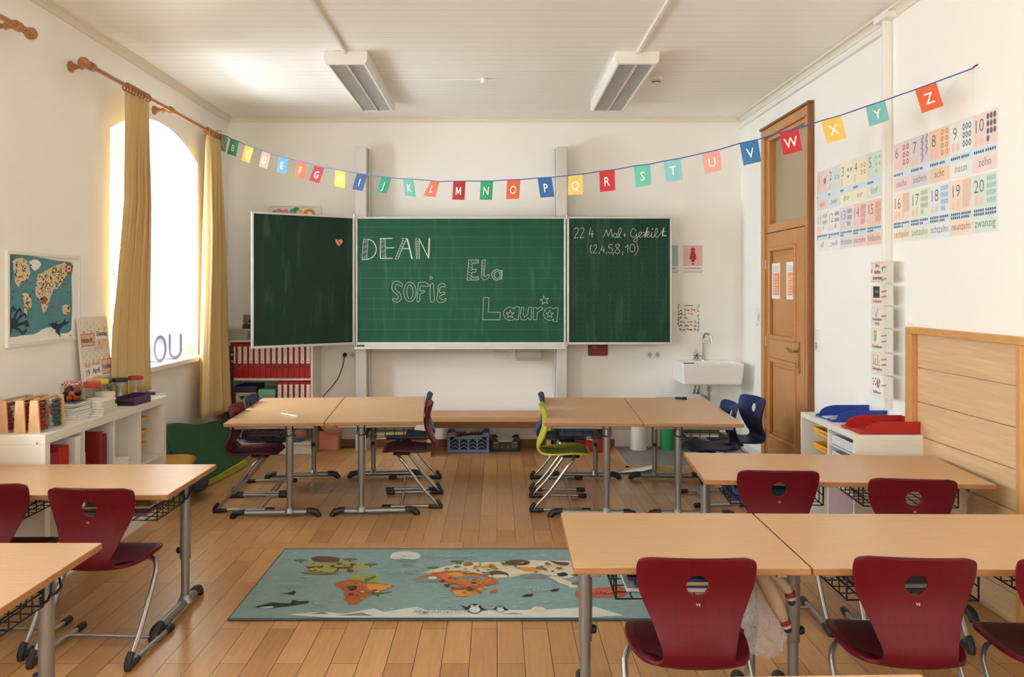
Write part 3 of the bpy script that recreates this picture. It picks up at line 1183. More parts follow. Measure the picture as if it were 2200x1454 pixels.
sofie = [([(480, 708), (465, 712), (440, 692), (415, 700), (408, 730), (425, 755), (455, 780), (470, 815), (458, 850), (420, 867), (390, 852), (385, 835), (400, 828), (425, 838), (440, 815), (425, 790), (395, 765), (376, 735), (380, 690), (405, 662), (450, 665), (478, 690)], 'cs'),
         (ell(553, 765, 61, 97, 28), 'r'), (ell(553, 765, 31, 68, 24), 'r'),
         ([(635, 675), (690, 668), (738, 690), (735, 710), (660, 710), (655, 755), (690, 752), (692, 772), (655, 785), (650, 850), (635, 860), (622, 850), (630, 760)], 'cs'),
         ([(757, 690), (770, 680), (785, 690), (790, 760), (792, 850), (775, 865), (757, 855), (752, 760)], 'cs'), (ell(762, 627, 13, 13, 12), 'r'),
         ([(830, 700), (860, 685), (895, 690), (900, 715), (865, 715), (845, 740), (850, 775), (890, 765), (895, 785), (850, 805), (850, 830), (880, 842), (905, 825), (905, 850), (870, 868), (830, 865), (818, 830), (830, 760)], 'cs')]
chalk_part('chalk_lettering', sofie, FC, pc, YBD, 760, 460, K7, 0.0036)
laura = [([(1277, 822), (1332, 822), (1325, 965), (1443, 967), (1437, 1040), (1270, 1040)], 'r'),
         ([(1540 + 64 * math.cos(R(a)), 980 + 66 * math.sin(R(a))) for a in range(-50, -320, -15)], ''), (star(1540, 985, -42, .4), 'r'), ([(1572, 930), (1596, 912), (1632, 912), (1620, 1037), (1592, 1037), (1580, 1022)], ''),
         ([(1650, 918), (1675, 918), (1668, 990), (1685, 1012), (1712, 985), (1722, 918), (1752, 915), (1748, 1040), (1725, 1040), (1718, 1018), (1690, 1042), (1650, 1037), (1637, 1000)], 'r'),
         ([(1770, 920), (1800, 918), (1805, 935), (1840, 912), (1865, 928), (1840, 950), (1812, 962), (1800, 1040), (1768, 1040)], 'r'),
         ([(1932 + 62 * math.cos(R(a)), 982 + 64 * math.sin(R(a))) for a in range(-50, -320, -15)], ''), (star(1930, 985, -40, .4), 'r'), ([(1966, 932), (1978, 922), (2013, 920), (2000, 1057), (1962, 1052), (1970, 1025)], ''),
         (star(1878, 848, -46, .42, 5, 80), 'r')]
chalk_part('chalk_lettering', laura, FC, pc, YBD, 760, 460, K7, 0.0036)
sums = [([(148, 190), (165, 172), (185, 182), (185, 210), (165, 240), (148, 270)], 's'), ([(148, 270), (185, 266)], ''), ([(203, 185), (220, 172), (238, 182), (236, 210), (218, 240), (203, 270)], 's'), ([(203, 270), (240, 264)], ''),
        ([(305, 172), (290, 235), (335, 228)], ''), ([(318, 200), (318, 265)], ''),
        ([(425, 262), (455, 190), (470, 255), (500, 185), (510, 262)], ''), (ell(537, 245, 18, 20, 16), 'r'), ([(556, 225), (554, 255), (565, 264)], 's'),
        ([(565, 264), (595, 205), (585, 172), (570, 200), (572, 250), (592, 266)], 's'), ([(613, 240), (640, 240)], ''), ([(628, 225), (627, 258)], ''),
        ([(735, 200), (708, 178), (685, 215), (690, 250), (715, 262), (738, 240), (738, 225), (745, 285), (727, 308), (712, 290), (735, 268), (762, 252), (788, 228), (780, 210), (762, 230), (770, 262), (800, 250), (822, 225)], 's'),
        ([(845, 170), (818, 262)], 'b'), ([(800, 218), (860, 205)], ''), ([(822, 255), (858, 232), (850, 212), (838, 235), (845, 262), (872, 250), (886, 215), (882, 255), (900, 262), (940, 205), (927, 176), (915, 225), (927, 262), (955, 245), (1000, 175)], 's'), ([(890, 182), (893, 187)], 'b'),
        ([(1000, 173), (985, 245), (1020, 250)], 'b'), ([(985, 215), (1012, 205)], ''),
        ([(312, 335), (300, 375), (312, 415)], 's'), ([(332, 350), (345, 333), (360, 345), (352, 375), (328, 412), (360, 408)], 's'), ([(390, 400), (386, 420)], ''),
        ([(415, 340), (400, 385), (440, 385)], ''), ([(430, 360), (430, 412)], ''), ([(457, 400), (453, 422)], ''), ([(512, 332), (480, 332), (475, 365)], ''), ([(475, 365), (500, 362), (512, 385), (495, 412), (470, 405)], 's'), ([(520, 402), (515, 432)], ''),
        ([(580, 340), (558, 325), (540, 345), (560, 368), (580, 395), (560, 418), (537, 400), (552, 370), (580, 340)], 's'), ([(610, 397), (606, 432)], ''), ([(632, 358), (660, 335), (655, 408)], ''), (ell(700, 365, 24, 38, 20), 'r'),
        ([(740, 318), (756, 370), (725, 435)], 's')]
NS = len(sums) - 17
for part_ in (sums[:-17], sums[-17:]):
    chalk_part('chalk_sums', part_, Frame((0, 7.7 - .644 * .012, 0), (1, 0.012, 0), (0, 0, 1)), pr_, 7.7, 1200, 450, 0.2269, 0.0042)

# ------------------------------------------------------------------ ceiling lights
louvre = mat('louvre_aluminium', (216, 213, 208), 0.3, 0.5, var=0.03)


def ceiling_light(x, label):
    y0, y1, z0, hw = 5.77, 7.34, 3.06, 0.15
    t = thing('ceiling_light', label, 'ceiling light', (x, (y0 + y1) / 2, ZC), 0, 'fluorescent ceiling lights with louvres')
    W = T(t.location)
    F = Frame((x, 0, 0), (1, 0, 0), (0, 0, 1))
    q = MB()
    CF = Frame((x, y0, 0), (1, 0, 0), (0, 0, 1))
    for s_ in (-1, 1):
        q.prism([(s_ * hw, ZC), (s_ * hw, z0 + .025), (s_ * (hw - .014), z0), (s_ * (hw - .03), z0), (s_ * (hw - .03), ZC)], CF, -.036, -(y1 - y0) + .021)
    q.prism([(-hw, ZC), (-hw, z0 + .025), (-hw + .014, z0), (hw - .014, z0), (hw, z0 + .025), (hw, ZC)], CF, 0, -.035)
    q.prism([(-hw, ZC), (-hw, z0 + .025), (-hw + .014, z0), (hw - .014, z0), (hw, z0 + .025), (hw, ZC)], CF, -(y1 - y0) + .02, -(y1 - y0))
    q.box(x - hw + .031, y0 + .036, ZC - .02, x + hw - .031, y1 - .021, ZC - .001)
    q.build('housing', white_paint, t, bevel=0.003, world=W)
    for a, b in ((x - hw + .034, x - .008), (x + .008, x + hw - .034)):
        q = MB()
        n = 40
        for i in range(n):
            y = y0 + .06 + (y1 - y0 - .1) * i / (n - 1)
            q.box(a, y - .0015, z0 + .004, b, y + .0015, z0 + .032)
        q.box(a, y0 + .035, z0 + .045, b, y1 - .02, z0 + .05)
        q.build('louvre', louvre, t, world=W)
    q = MB().box(x - .008, y0 + .03, z0 + .002, x + .008, y1 - .02, z0 + .04)
    q.build('divider', louvre, t, world=W)
    # surface conduit feeding it, running forward along the ceiling
    q = MB().box(x - .012, 0.6, ZC - .022, x + .012, y0 + .02, ZC)
    q.build('cable_conduit', white_plastic, t, bevel=0.004, world=W)
    return t


ceiling_light(-1.045, 'fluorescent ceiling light with bright louvres, left of the chalkboard centre')
ceiling_light(0.968, 'fluorescent ceiling light with brownish louvres, right of the chalkboard centre')
t = thing('smoke_detector', 'round white smoke detector on the ceiling right of the lamp', 'smoke detector', (1.235, 6.5, ZC))
MB().lathe([(0.05, 0), (0.052, -0.012), (0.05, -0.02), (0.04, -0.026), (0.0, -0.026)], n=24).build('base', white_plastic, t, smooth=True)
MB().lathe([(0.032, -0.026), (0.032, -0.045), (0.027, -0.05), (0.0, -0.05)], n=24).build('sensor_head', white_plastic, t, smooth=True)
MB().lathe([(0.0325, -0.03), (0.0325, -0.042)], n=24, caps=False).build('slots', mat('slot_grey', (120, 118, 114), .5), t)
t = thing('cable_clamp', 'little white clamp with thin cable on the ceiling between the lamps', 'cable clamp', (-0.105, 6.52, ZC))
MB().lathe([(0.02, 0), (0.021, -0.03), (0.017, -0.036), (0, -0.036)], n=16).build('cap', white_plastic, t, smooth=True)
MB().tube([(0.02, 0, -.014), (.1, 0.005, -.012)], 0.008, 8).build('plug', white_plastic, t, smooth=True)
MB().tube([(-.02, 0, -.008), (-.78, .01, -.006)], 0.004, 6).build('cable', white_plastic, t, smooth=True)

# ================================================================== desks


def make_desk(L, D, baskets, knob=1):
    """parts of a school desk, built at the origin; users sit on the -y side"""
    t = thing('school_desk', '', 'desk')
    H, hl = 0.635, L / 2
    q = MB().box(-hl, -D / 2, H - 0.024, hl, D / 2, H)
    q.m = [1 if i != 1 else 0 for i in range(6)]
    q.build('tabletop', [beech, beech_edge], t, bevel=0.004)
    lx, ly = hl - 0.075, 0.09
    q = MB().box(-lx + .03, ly - .02, H - .062, lx - .03, ly + .02, H - .024)
    q.build('crossbeam', steel, t, bevel=0.003)
    for s in (-1, 1):
        x = s * lx
        q = MB()
        q.lathe([(0.019, 0.04), (0.019, 0.25)], (x, ly, 0), 18)
        q.lathe([(0.0235, 0.235), (0.0245, 0.242), (0.0245, H - .05)], (x, ly, 0), 18)
        q.lathe([(0.034, 0.032), (0.024, 0.06), (0.019, 0.066)], (x, ly, 0), 18)
        leg = q.build('leg', steel, t, smooth=True)
        q = MB().tube([(x, -.235, .032), (x, .235, .032)], 0.0195, 14)
        q.build('foot', steel, leg, smooth=True)
        for e in (-1, 1):
            q = MB()
            q.tube([(x, e * .20, .038), (x, e * .235, .037), (x, e * .262, .03), (x, e * .278, .012), (x, e * .28, .0)], [.021, .0225, .0225, .021, .02], 12)
            q.build('foot_cap', black_plastic, leg, smooth=True)
        q = MB().lathe([(0.012, 0), (0.016, .004), (0.016, .016), (0.011, .022)], (x - s * .018, ly, .275), 12, 0, Matrix.Rotation(R(-90 * s), 3, 'Y'))
        q.build('height_knob', black_plastic, leg, smooth=True)
        q = MB().box(x - .017, -.27, H - .05, x + .017, .25, H - .024)
        q.build('bearer', steel, t, bevel=0.004)
        q = MB()
        q.tube([(x + s * .028, ly - .02, H - .03), (x + s * .03, ly - .03, H - .085), (x + s * .03, ly - .05, H - .10), (x + s * .03, ly - .085, H - .10), (x + s * .03, ly - .09, H - .075)], .0045, 8)
        q.tube([(x + s * .028, ly + .02, H - .03), (x + s * .03, ly + .03, H - .085), (x + s * .03, ly + .0, H - .095), (x + s * .03, ly - .03, H - .09)], .0045, 8)
        q.build('bag_hook', black_wire, t, smooth=True)
    for bx_ in baskets:
        q = MB()
        w, y0, y1, z0, z1 = .21, -.25, .06, H - .125, H - .028
        r = .003
        q.tube([(bx_ - w, y0, z1), (bx_ - w, y0, z0), (bx_ + w, y0, z0), (bx_ + w, y0, z1)], .004, 6)
        q.tube([(bx_ - w, y1, z1), (bx_ - w, y1, z0), (bx_ + w, y1, z0), (bx_ + w, y1, z1)], .004, 6)
        for k in range(9):
            x = bx_ - w + 2 * w * k / 8
            q.tube([(x, y0, z0), (x, y1, z0), (x, y1, z1 - .02)], r, 5)
        for k in range(6):
            y = y0 + (y1 - y0) * k / 5
            q.tube([(bx_ - w, y, z1), (bx_ - w, y, z0), (bx_ + w, y, z0), (bx_ + w, y, z1)], r, 5)
        for z in (z0 + .045, z1 - .002):
            q.tube([(bx_ - w, y0, z), (bx_ - w, y1, z), (bx_ + w, y1, z), (bx_ + w, y0, z)], r, 5)
        q.build('wire_basket', black_wire, t)
    return t


GD = 'beech school desks on grey steel legs'
desks = {}
proto2 = make_desk(1.285, 0.645, (-.3, .3))
proto1 = make_desk(0.745, 0.645, (-.02,))
protoW = make_desk(1.16, 0.62, (-.29, .3))
used = set()
for key, p, x, y, rz, lab in (
        ('row_left_outer', proto2, -1.505, 6.10, -85.6, 'double desk of the far left pair, nearest the bookcase, white pen on it'),
        ('row_left_inner', proto2, -.857, 6.15, 94.4, 'double desk of the far left pair, the one beside the aisle'),
        ('row_right_inner', proto2, .662, 6.10, -93.0, 'double desk of the far right pair, the one beside the lime chair'),
        ('row_right_outer', proto2, 1.310, 6.075, 87.0, 'double desk of the far right pair, black marker on it, toward the door'),
        ('middle_right', proto2, 1.615, 4.112, -4.4, 'double desk by the wooden wall panel, two red chairs behind it'),
        ('near_single', proto1, .617, 2.950, -.8, 'single desk at front right, left of the seam, clear bag hanging under it'),
        ('near_double', proto2, 1.637, 2.935, -.8, 'desk at front right cut by the photo edge, right of the seam'),
        ('left_middle', protoW, -1.978, 3.868, 0, 'desk at left before the white cube shelf, window glare on top'),
        ('left_near', protoW, -1.94, 2.578, 0, 'nearest desk at the lower left corner, cut by the photo edge'),
        ('bottom', proto2, .33, 1.565, 1.6, 'desk at the bottom edge of the photo, only its far edge showing')):
    if id(p) not in used:
        used.add(id(p))
        p.location = (x, y, 0)
        p.rotation_euler = (0, 0, R(rz))
        p['label'] = lab
        p['group'] = GD
        desks[key] = p
    else:
        desks[key] = dup(p, (x, y, 0), R(rz), lab, GD)

# ================================================================== chairs
PROF = [(-.157, .702, .140), (-.152, .692, .172), (-.146, .672, .180), (-.138, .640, .179), (-.131, .600, .172), (-.131, .560, .157), (-.138, .525, .139), (-.150, .490, .125), (-.165, .455, .114),
        (-.172, .42, .107), (-.168, .395, .110), (-.150, .376, .126), (-.12, .368, .150), (-.07, .367, .174), (0, .372, .187), (.08, .381, .190), (.14, .385, .180), (.175, .381, .154), (.19, .372, .118)]


def shell_mesh(name, m):
    rows = catmull(PROF, 3)
    nu = 18
    bm = bmesh.new()
    uvl = bm.loops.layers.uv.new('UVMap')
    grid, uvs, arc = [], {}, 0.0
    for i, (y, z, hw) in enumerate(rows):
        a, b = rows[max(0, i - 1)], rows[min(len(rows) - 1, i + 1)]
        ty, tz = b[0] - a[0], b[1] - a[1]
        l = math.hypot(ty, tz)
        ny, nz = -tz / l, ty / l
        if z > .58:
            ny, nz = 1.0, 0.0
        if i:
            arc += math.hypot(y - rows[i - 1][0], z - rows[i - 1][1])
        cur = 0.028 if z > .45 else 0.016 if y < .05 else 0.016 * max(0.1, 1 - (y - .05) / .13)
        row = []
        for j in range(nu + 1):
            u = -1 + 2 * j / nu
            k = cur * abs(u) ** 2.2 * min(1, hw / .17)
            v = bm.verts.new((hw * u, y + ny * k, z + nz * k))
            row.append(v)
            uvs[v] = (hw * u, arc)
        grid.append(row)
    for i in range(len(grid) - 1):
        for j in range(nu):
            bm.faces.new((grid[i][j], grid[i][j + 1], grid[i + 1][j + 1], grid[i + 1][j]))
    # the round grip hole in the backrest
    cz, cr = .618, .034
    kill = [f for f in bm.faces if f.calc_center_median().z > .5 and math.hypot(f.calc_center_median().x, (f.calc_center_median().z - cz)) < cr * 0.98]
    bmesh.ops.delete(bm, geom=kill, context='FACES')
    for e in list(bm.edges):
        if e.is_boundary:
            mid = (e.verts[0].co + e.verts[1].co) / 2
            if mid.z > .5 and math.hypot(mid.x, mid.z - cz) < cr * 2.2 and mid.z < .67:
                for v in e.verts:
                    d = Vector((v.co.x, v.co.z - cz))
                    if d.length > 1e-6:
                        d = d.normalized() * cr
                        v.co.x, v.co.z = d.x, cz + d.y
    for v in list(bm.verts):
        if not v.link_faces:
            bm.verts.remove(v)
    for f in bm.faces:
        for lp in f.loops:
            lp[uvl].uv = uvs[lp.vert]
        f.smooth = True
    bm.normal_update()
    me = bpy.data.meshes.new(name)
    bm.to_mesh(me)
    bm.free()
    me.materials.append(m)
    return me


def make_chair(shell_m, pad_m, label, cat='chair'):
    t = thing('cantilever_chair', label, 'chair')
    o = bpy.data.objects.new('seat_shell', shell_mesh('seat_shell', shell_m))
    col.objects.link(o)
    o.parent = t
    sd = o.modifiers.new('thickness', 'SOLIDIFY')
    sd.thickness = 0.013
    sd.offset = 0.0
    bv = o.modifiers.new('edge', 'BEVEL')
    bv.width = 0.005
    bv.segments = 2
    bv.angle_limit = R(60)
    ss = o.modifiers.new('smooth', 'SUBSURF')
    ss.levels = ss.render_levels = 1
    # moulded grip pad on the seat
    rows = catmull([p for p in PROF if p[0] > -.14 and p[1] < .39], 3)
    q = MB()
    nu, vv, ff = 12, [], []
    uvl = []
    for i, (y, z, hw) in enumerate(rows):
        k = hw * (.86 if 2 < i < len(rows) - 3 else .7)
        for j in range(nu + 1):
            u = -1 + 2 * j / nu
            vv.append((k * u, y * .95 + .004, z + .0078 + (.016 if y < .05 else .016 * max(.1, 1 - (y - .05) / .13)) * abs(u * .86) ** 2.2))
            uvl.append((k * u, y))
    for i in range(len(rows) - 1):
        for j in range(nu):
            a = i * (nu + 1) + j
            ff.append((a, a + 1, a + nu + 2, a + nu + 1))
    pad = q.add(vv, ff).build('seat_pad', pad_m, t, smooth='all')
    ul = pad.data.uv_layers.new(name='UVMap')
    for lp in pad.data.loops:
        ul.data[lp.index].uv = uvl[lp.vertex_index]
    for s in (-1, 1):
        pts = [(s * .07, .075, .357), (s * .135, .078, .357), (s * .172, .07, .35), (s * .193, .045, .325), (s * .198, .02, .292), (s * .2, -.10, .13), (s * .2, -.18, .045), (s * .2, -.198, .025), (s * .2, -.185, .018), (s * .2, -.12, .019), (s * .2, .17, .017)]
        path = catmull(pts, 4)
        leg = MB().tube(path, .0105, 10).build('leg', chair_steel, t, smooth='all')
        q = MB()
        q.tube([(s * .2, -.212, .0), (s * .2, -.214, .02), (s * .2, -.2, .045), (s * .2, -.185, .06)], [.014, .0155, .0155, .014], 10)
        q.tube([(s * .2, -.21, .014), (s * .2, -.17, .014), (s * .2, -.13, .016)], [.0145, .0148, .0135], 10)
        q.build('heel_shoe', black_plastic, leg, smooth=True)
        q = MB().tube([(s * .2, .125, .018), (s * .2, .14, .0165), (s * .2, .18, .0165), (s * .2, .188, .0155)], [.0135, .016, .016, .011], 10)
        q.build('glide_cap', black_plastic, leg, smooth=True)
    MB().tube([(-.2, .06, .021), (.2, .06, .021)], .0075, 10).build('crossbar', chair_steel, t, smooth=True)
    q = MB().box(-.09, .0, .345, .09, .12, .364)
    q.build('seat_mount', black_plastic, t, bevel=.006)
    F = Frame((0, -.147, .565), (1, 0, 0), (0, -.12, 1))
    q = MB().text(F, 'VS', 0, -.006, .0125, 0.0, 0, .025)
    q.build('maker_mark', mat('pale_print', (206, 172, 160), .6), t)
    return t


red_p, red_pad = grid_plastic('dark_red_plastic', (92, 9, 22)), grid_plastic('dark_red_pad', (74, 18, 28), .5)
blue_p, blue_pad = grid_plastic('navy_plastic', (30, 40, 84)), grid_plastic('charcoal_pad', (36, 38, 46), .5)
lime_p, lime_pad = grid_plastic('lime_plastic', (178, 180, 44)), grid_plastic('lime_pad', (138, 142, 46), .5)
GC = 'cantilever school chairs around the desks'
ch = {'r': make_chair(red_p, red_pad, ''), 'b': make_chair(blue_p, blue_pad, ''), 'l': make_chair(lime_p, lime_pad, '')}
cu_ = set()
for c, x, y, rz, lab in (
        ('r', -1.70, 5.86, -88, 'dark red chair at the left end of the far left desks, facing the aisle'),
        ('b', -1.735, 6.33, -86, 'dark blue chair behind the red one at the left end of the far left desks'),
        ('r', -.612, 5.95, 93, 'dark red chair with side view on the aisle side of the far left desks'),
        ('b', -.655, 6.45, 94, 'blue chair mostly hidden behind the red aisle chair of the far left desks'),
        ('l', .452, 5.855, -92, 'lime green chair at the aisle side of the far right desks'),
        ('b', .475, 6.44, -93, 'blue chair hidden behind the lime green chair'),
        ('b', 1.54, 5.99, 92, 'blue chair pushed under the right end of the far right desks'),
        ('b', 1.80, 6.27, 103, 'dark blue chair in front of the oak door, turned a little to the room'),
        ('r', 1.262, 3.865, -3, 'red chair at the desk by the wooden wall panel, left one of two'),
        ('r', 1.79, 3.70, -7, 'red chair at the desk by the wooden wall panel, right one of two'),
        ('r', .606, 2.655, -1.5, 'red chair nearest the camera, at the single front desk'),
        ('r', 1.275, 2.66, -4.5, 'red chair nearest the camera, right of the hanging clear bag'),
        ('r', 1.755, 2.64, -3, 'red chair at the right photo edge, only seat rim and tube visible'),
        ('r', -1.648, 3.535, -3, 'red chair at the left desk, full backrest with grip hole visible'),
        ('r', -2.135, 3.615, 0, 'red chair at the left photo edge, half its backrest cut off')):
    p = ch[c]
    if c not in cu_:
        cu_.add(c)
        p.location, p.rotation_euler = (x, y, 0), (0, 0, R(rz))
        p['label'], p['group'] = lab, GC
    else:
        dup(p, (x, y, 0), R(rz), lab, GC)

# ================================================================== back wall things


def socket(name, label, cat, F, x0, y0, x1, y1, n, sw=False, vert=False):
    t = thing(name, label, cat, F.at((x0 + x1) / 2, (y0 + y1) / 2, 0))
    W = T(t.location)
    q = MB().prism(rrect(x0, y0, x1, y1, .008), F, 0.0, 0.011)
    q.build('plate', white_plastic, t, bevel=.003, world=W)
    for i in range(n):
        cx, cy = ((x0 + (x1 - x0) * (i + .5) / n, (y0 + y1) / 2) if not vert else ((x0 + x1) / 2, y0 + (y1 - y0) * (i + .5) / n))
        if sw and not (vert and i == 0):
            q = MB().prism(rrect(cx - .024, cy - .026, cx + .024, cy + .026, .003), F, 0.011, 0.015)
            q.build('rocker', white_plastic, t, bevel=.002, world=W)
        else:
            q = MB().prism(ell(cx, cy, .024, .024, 20), F, .011, .0125)
            o = q.build('outlet', mat('outlet_shadow', (196, 192, 184), .5), t, world=W)
            q = MB()
            for dx in (-.009, .009):
                q.prism(ell(cx + dx, cy, .0042, .0042, 8), F, .0125, .0132)
            q.prism([(cx - .003, cy + .016), (cx + .003, cy + .016), (cx + .003, cy + .024), (cx - .003, cy + .024)], F, .0125, .0132)
            q.prism([(cx - .003, cy - .016), (cx + .003, cy - .016), (cx + .003, cy - .024), (cx - .003, cy - .024)], F, .0125, .0132)
            q.build('contacts', ink, o, world=W)
    return t


socket('power_socket', 'white double power socket left of the board post, cable plugged in', 'socket', BACK, -1.486, .842, -1.345, .918, 2)
socket('power_socket', 'white double power socket on the wall left of the sink', 'socket', BACK, 1.42, .842, 1.566, .916, 2)
socket('light_switch', 'white double switch on the wall just under the chalk tray', 'switch', BACK, -.04, .84, .115, .915, 2, True)
socket('light_switch', 'white switch with socket beneath it, right of the oak door', 'switch', RIGHTW, -6.125, 1.055, -6.045, 1.215, 2, True, True)

t = thing('power_cable', 'black cable hanging from the wall socket down behind the desk', 'cable', (-1.45, YB - .03, .88))
W = T(t.location)
MB().lathe([(.019, 0), (.019, .022), (.012, .03), (.006, .045)], (-1.449, YB - .0145, .88), 14, 0, Matrix.Rotation(R(90), 3, 'X')).build('plug', black_plastic, t, smooth=True, world=W)
MB().tube(catmull([(-1.449, YB - .055, .877), (-1.455, YB - .04, .84), (-1.475, YB - .02, .76), (-1.515, YB - .015, .66), (-1.58, YB - .015, .57), (-1.65, YB - .015, .49), (-1.672, YB - .015, .4)], 4), .0045, 6).build('cord', black_plastic, t, smooth=True, world=W)

# grey holder below the tray
t = thing('sponge_holder', 'grey perforated sponge holder under the right part of the chalk tray', 'holder', (.297, 7.9, .838))
W = T(t.location)
gp = mat('grey_plastic', (186, 184, 180), .45)
q = MB().box(.178, 7.86, .855, .418, 7.865, .945).box(.178, 7.86, .855, .183, YB, .945).box(.413, 7.86, .855, .418, YB, .945).box(.178, 7.86, .855, .418, YB, .86).box(.178, YB - .006, .855, .418, YB, .95)
q.build('bin', gp, t, bevel=.002, world=W)
q = MB()
for i in range(11):
    for k in range(2):
        x = .188 + i * .0205
        q.box(x, 7.858, .838 + k * .010, x + .012, 7.87, .845 + k * .010)
    q.box(.178 + i * .0238, 7.859, .836, .1815 + i * .0238, 7.868, .857)
q.box(.178, 7.859, .834, .418, 7.868, .838)
q.build('comb', gp, t, world=W)
red_pl = mat('red_plastic', (178, 34, 32), .4)
darkred = mat('red_tin', (140, 38, 36), .5)
t = thing('wall_box', 'flat dark red box on the wall just under the right board wing', 'box', (.96, YB, .874))
W = T(t.location)
MB().prism(rrect(.868, .872, 1.052, 1.05, .012), BACK, 0, .03).build('case', darkred, t, bevel=.004, world=W)
MB().prism(ell(.93, .955, .028, .022, 18), BACK, .03, .032).build('emblem', mat('dull_grey', (120, 112, 108), .6), t, world=W)

# framed picture above the left wing
t = thing('framed_picture', 'white framed picture with bright shapes peeking over the left board wing', 'picture', (-1.93, YB, 2.0))
W = T(t.location)
q = MB().ring(BACK, -2.185, 1.97, -1.68, 2.31, .02, 0, .025)
q.build('frame', white_paint, t, bevel=.003, world=W)
cols = [mat('print_pink', (226, 150, 140), .7), mat('print_green', (70, 130, 110), .7), mat('print_orange', (232, 140, 60), .7), mat('print_teal', (120, 170, 165), .7), mat('print_yellow', (238, 205, 110), .7)]
q = MB().rect(BACK, -2.165, 1.99, -1.70, 2.29, .006)
for i, (x, z, r, m) in enumerate(((-2.12, 2.235, .03, 3), (-2.08, 2.25, .03, 0), (-2.02, 2.24, .035, 0), (-1.94, 2.245, .04, 3), (-1.915, 2.26, .03, 1), (-1.885, 2.235, .035, 4), (-1.79, 2.225, .055, 2), (-1.85, 2.21, .02, 0))):
    q.flat(BACK, ell(x, z, r, r * .8, 16), .0065 + i * .0003, m + 1)
q.flat(BACK, ell(-1.79, 2.225, .022, .02, 14), .0095, 0)
for i in range(10):
    q.flat(BACK, ell(-2.1 + .04 * i, 2.08 + .05 * (i % 3), .03, .03, 14), .0065 + .0003 * i, 1 + i % 5)
q.build('print', [paper] + cols, t, world=W)

# cards by the board
card_pink, card_pink2, card_red, card_blue = mat('card_pink', (232, 184, 178), .6), mat('card_pale_pink', (238, 208, 202), .6), mat('card_red', (176, 48, 46), .6), mat('card_blue', (176, 200, 206), .6)


def sign_card(x0, x1, bg, blob, word, label):
    q = MB().prism([(x0, 1.655), (x1, 1.655), (x1, 1.93), (x0, 1.93)], BACK, 0, .003)
    q.rect(BACK, x0 + .008, 1.663, x1 - .006, 1.922, .0035, 1)
    q.rect(BACK, x0 + .008, 1.68, x1 - .008, 1.728, .004, 0)
    cx = (x0 + x1) / 2
    if blob:
        q.flat(BACK, [(cx - .014, 1.765), (cx + .014, 1.765), (cx + .018, 1.785), (cx + .032, 1.79), (cx + .028, 1.83), (cx + .018, 1.86), (cx + .02, 1.885), (cx + .012, 1.9), (cx - .012, 1.9), (cx - .02, 1.885), (cx - .018, 1.86), (cx - .028, 1.83), (cx - .032, 1.79), (cx - .018, 1.785)], .0042, 2)
        q.flat(BACK, ell(cx, 1.745, .0095, .0095, 14), .0043, 2)
        q.flat(BACK, ell(cx - .006, 1.872, .003, .003, 8), .0046, 0).flat(BACK, ell(cx + .006, 1.872, .003, .003, 8), .0046, 0)
    else:
        q.flat(BACK, ell(cx, 1.82, .03, .06, 16), .0042, 2)
    q.fit(BACK, word, cx, 1.698, (x1 - x0) * .84, .026, .0046, 3, .01)
    o = q.build('sign_card', [paper, bg, blob or mat('card_teal', (110, 150, 160), .6), ink])
    return tag(o, label, 'card', 'punctuation cards on the back wall')


sign_card(1.773, 1.965, card_pink, card_red, 'Ausrufezeichen', 'pink card with red exclamation figure, right of the chalkboard')
sign_card(1.545, 1.732, card_blue, None, 'Fragezeichen', 'pale blue card half hidden behind the right edge of the chalkboard')
rnd = random.Random(3)
q = MB().prism([(1.722, 1.092), (1.927, 1.092), (1.931, 1.368), (1.726, 1.368)], BACK, 0, .002)
for k in range(44):
    s = -1 if k % 2 else 1
    q.flat(BACK, ell(1.826 + s * (.088 + rnd.random() * .012), 1.10 + .26 * rnd.random(), .006, .005, 6, rnd.random() * 6), .0023 + k * .00002, 1)
for r_ in range(6):
    for c_ in range(5):
        if rnd.random() < .82:
            x, z = 1.755 + c_ * .034 + rnd.uniform(-.006, .006), 1.12 + r_ * .037
            for k in range(3):
                q.flat(BACK, ell(x + rnd.uniform(-.008, .008), z + rnd.uniform(-.008, .008), .008, .006, 7), .0024 + k * .0001, rnd.choice((2, 3, 4)))
q.rect(BACK, 1.79, 1.345, 1.866, 1.352, .0026, 4)
o = q.build('flower_sheet', [paper, mat('leaf_green', (74, 112, 78), .7), mat('petal_rust', (176, 104, 70), .7), mat('petal_rose', (198, 140, 132), .7), mat('petal_brown', (112, 76, 62), .7)])
tag(o, 'white sheet of small brown flowers with leafy border above the sink', 'poster')
q = MB().prism([(-7.545, 1.17), (-7.41, 1.17), (-7.41, 1.34), (-7.545, 1.34)], RIGHTW, 0, .002)
q.flat(RIGHTW, ell(-7.46, 1.25, .03, .028, 14), .0024, 1).flat(RIGHTW, ell(-7.44, 1.27, .018, .024, 12), .0026, 1).rect(RIGHTW, -7.53, 1.185, -7.48, 1.192, .0024, 2)
tag(q.build('drawing_sheet', [paper, mat('pale_blue_print', (176, 196, 214), .7), greytxt]), 'small white drawing with pale blue shape between corner and door', 'drawing')

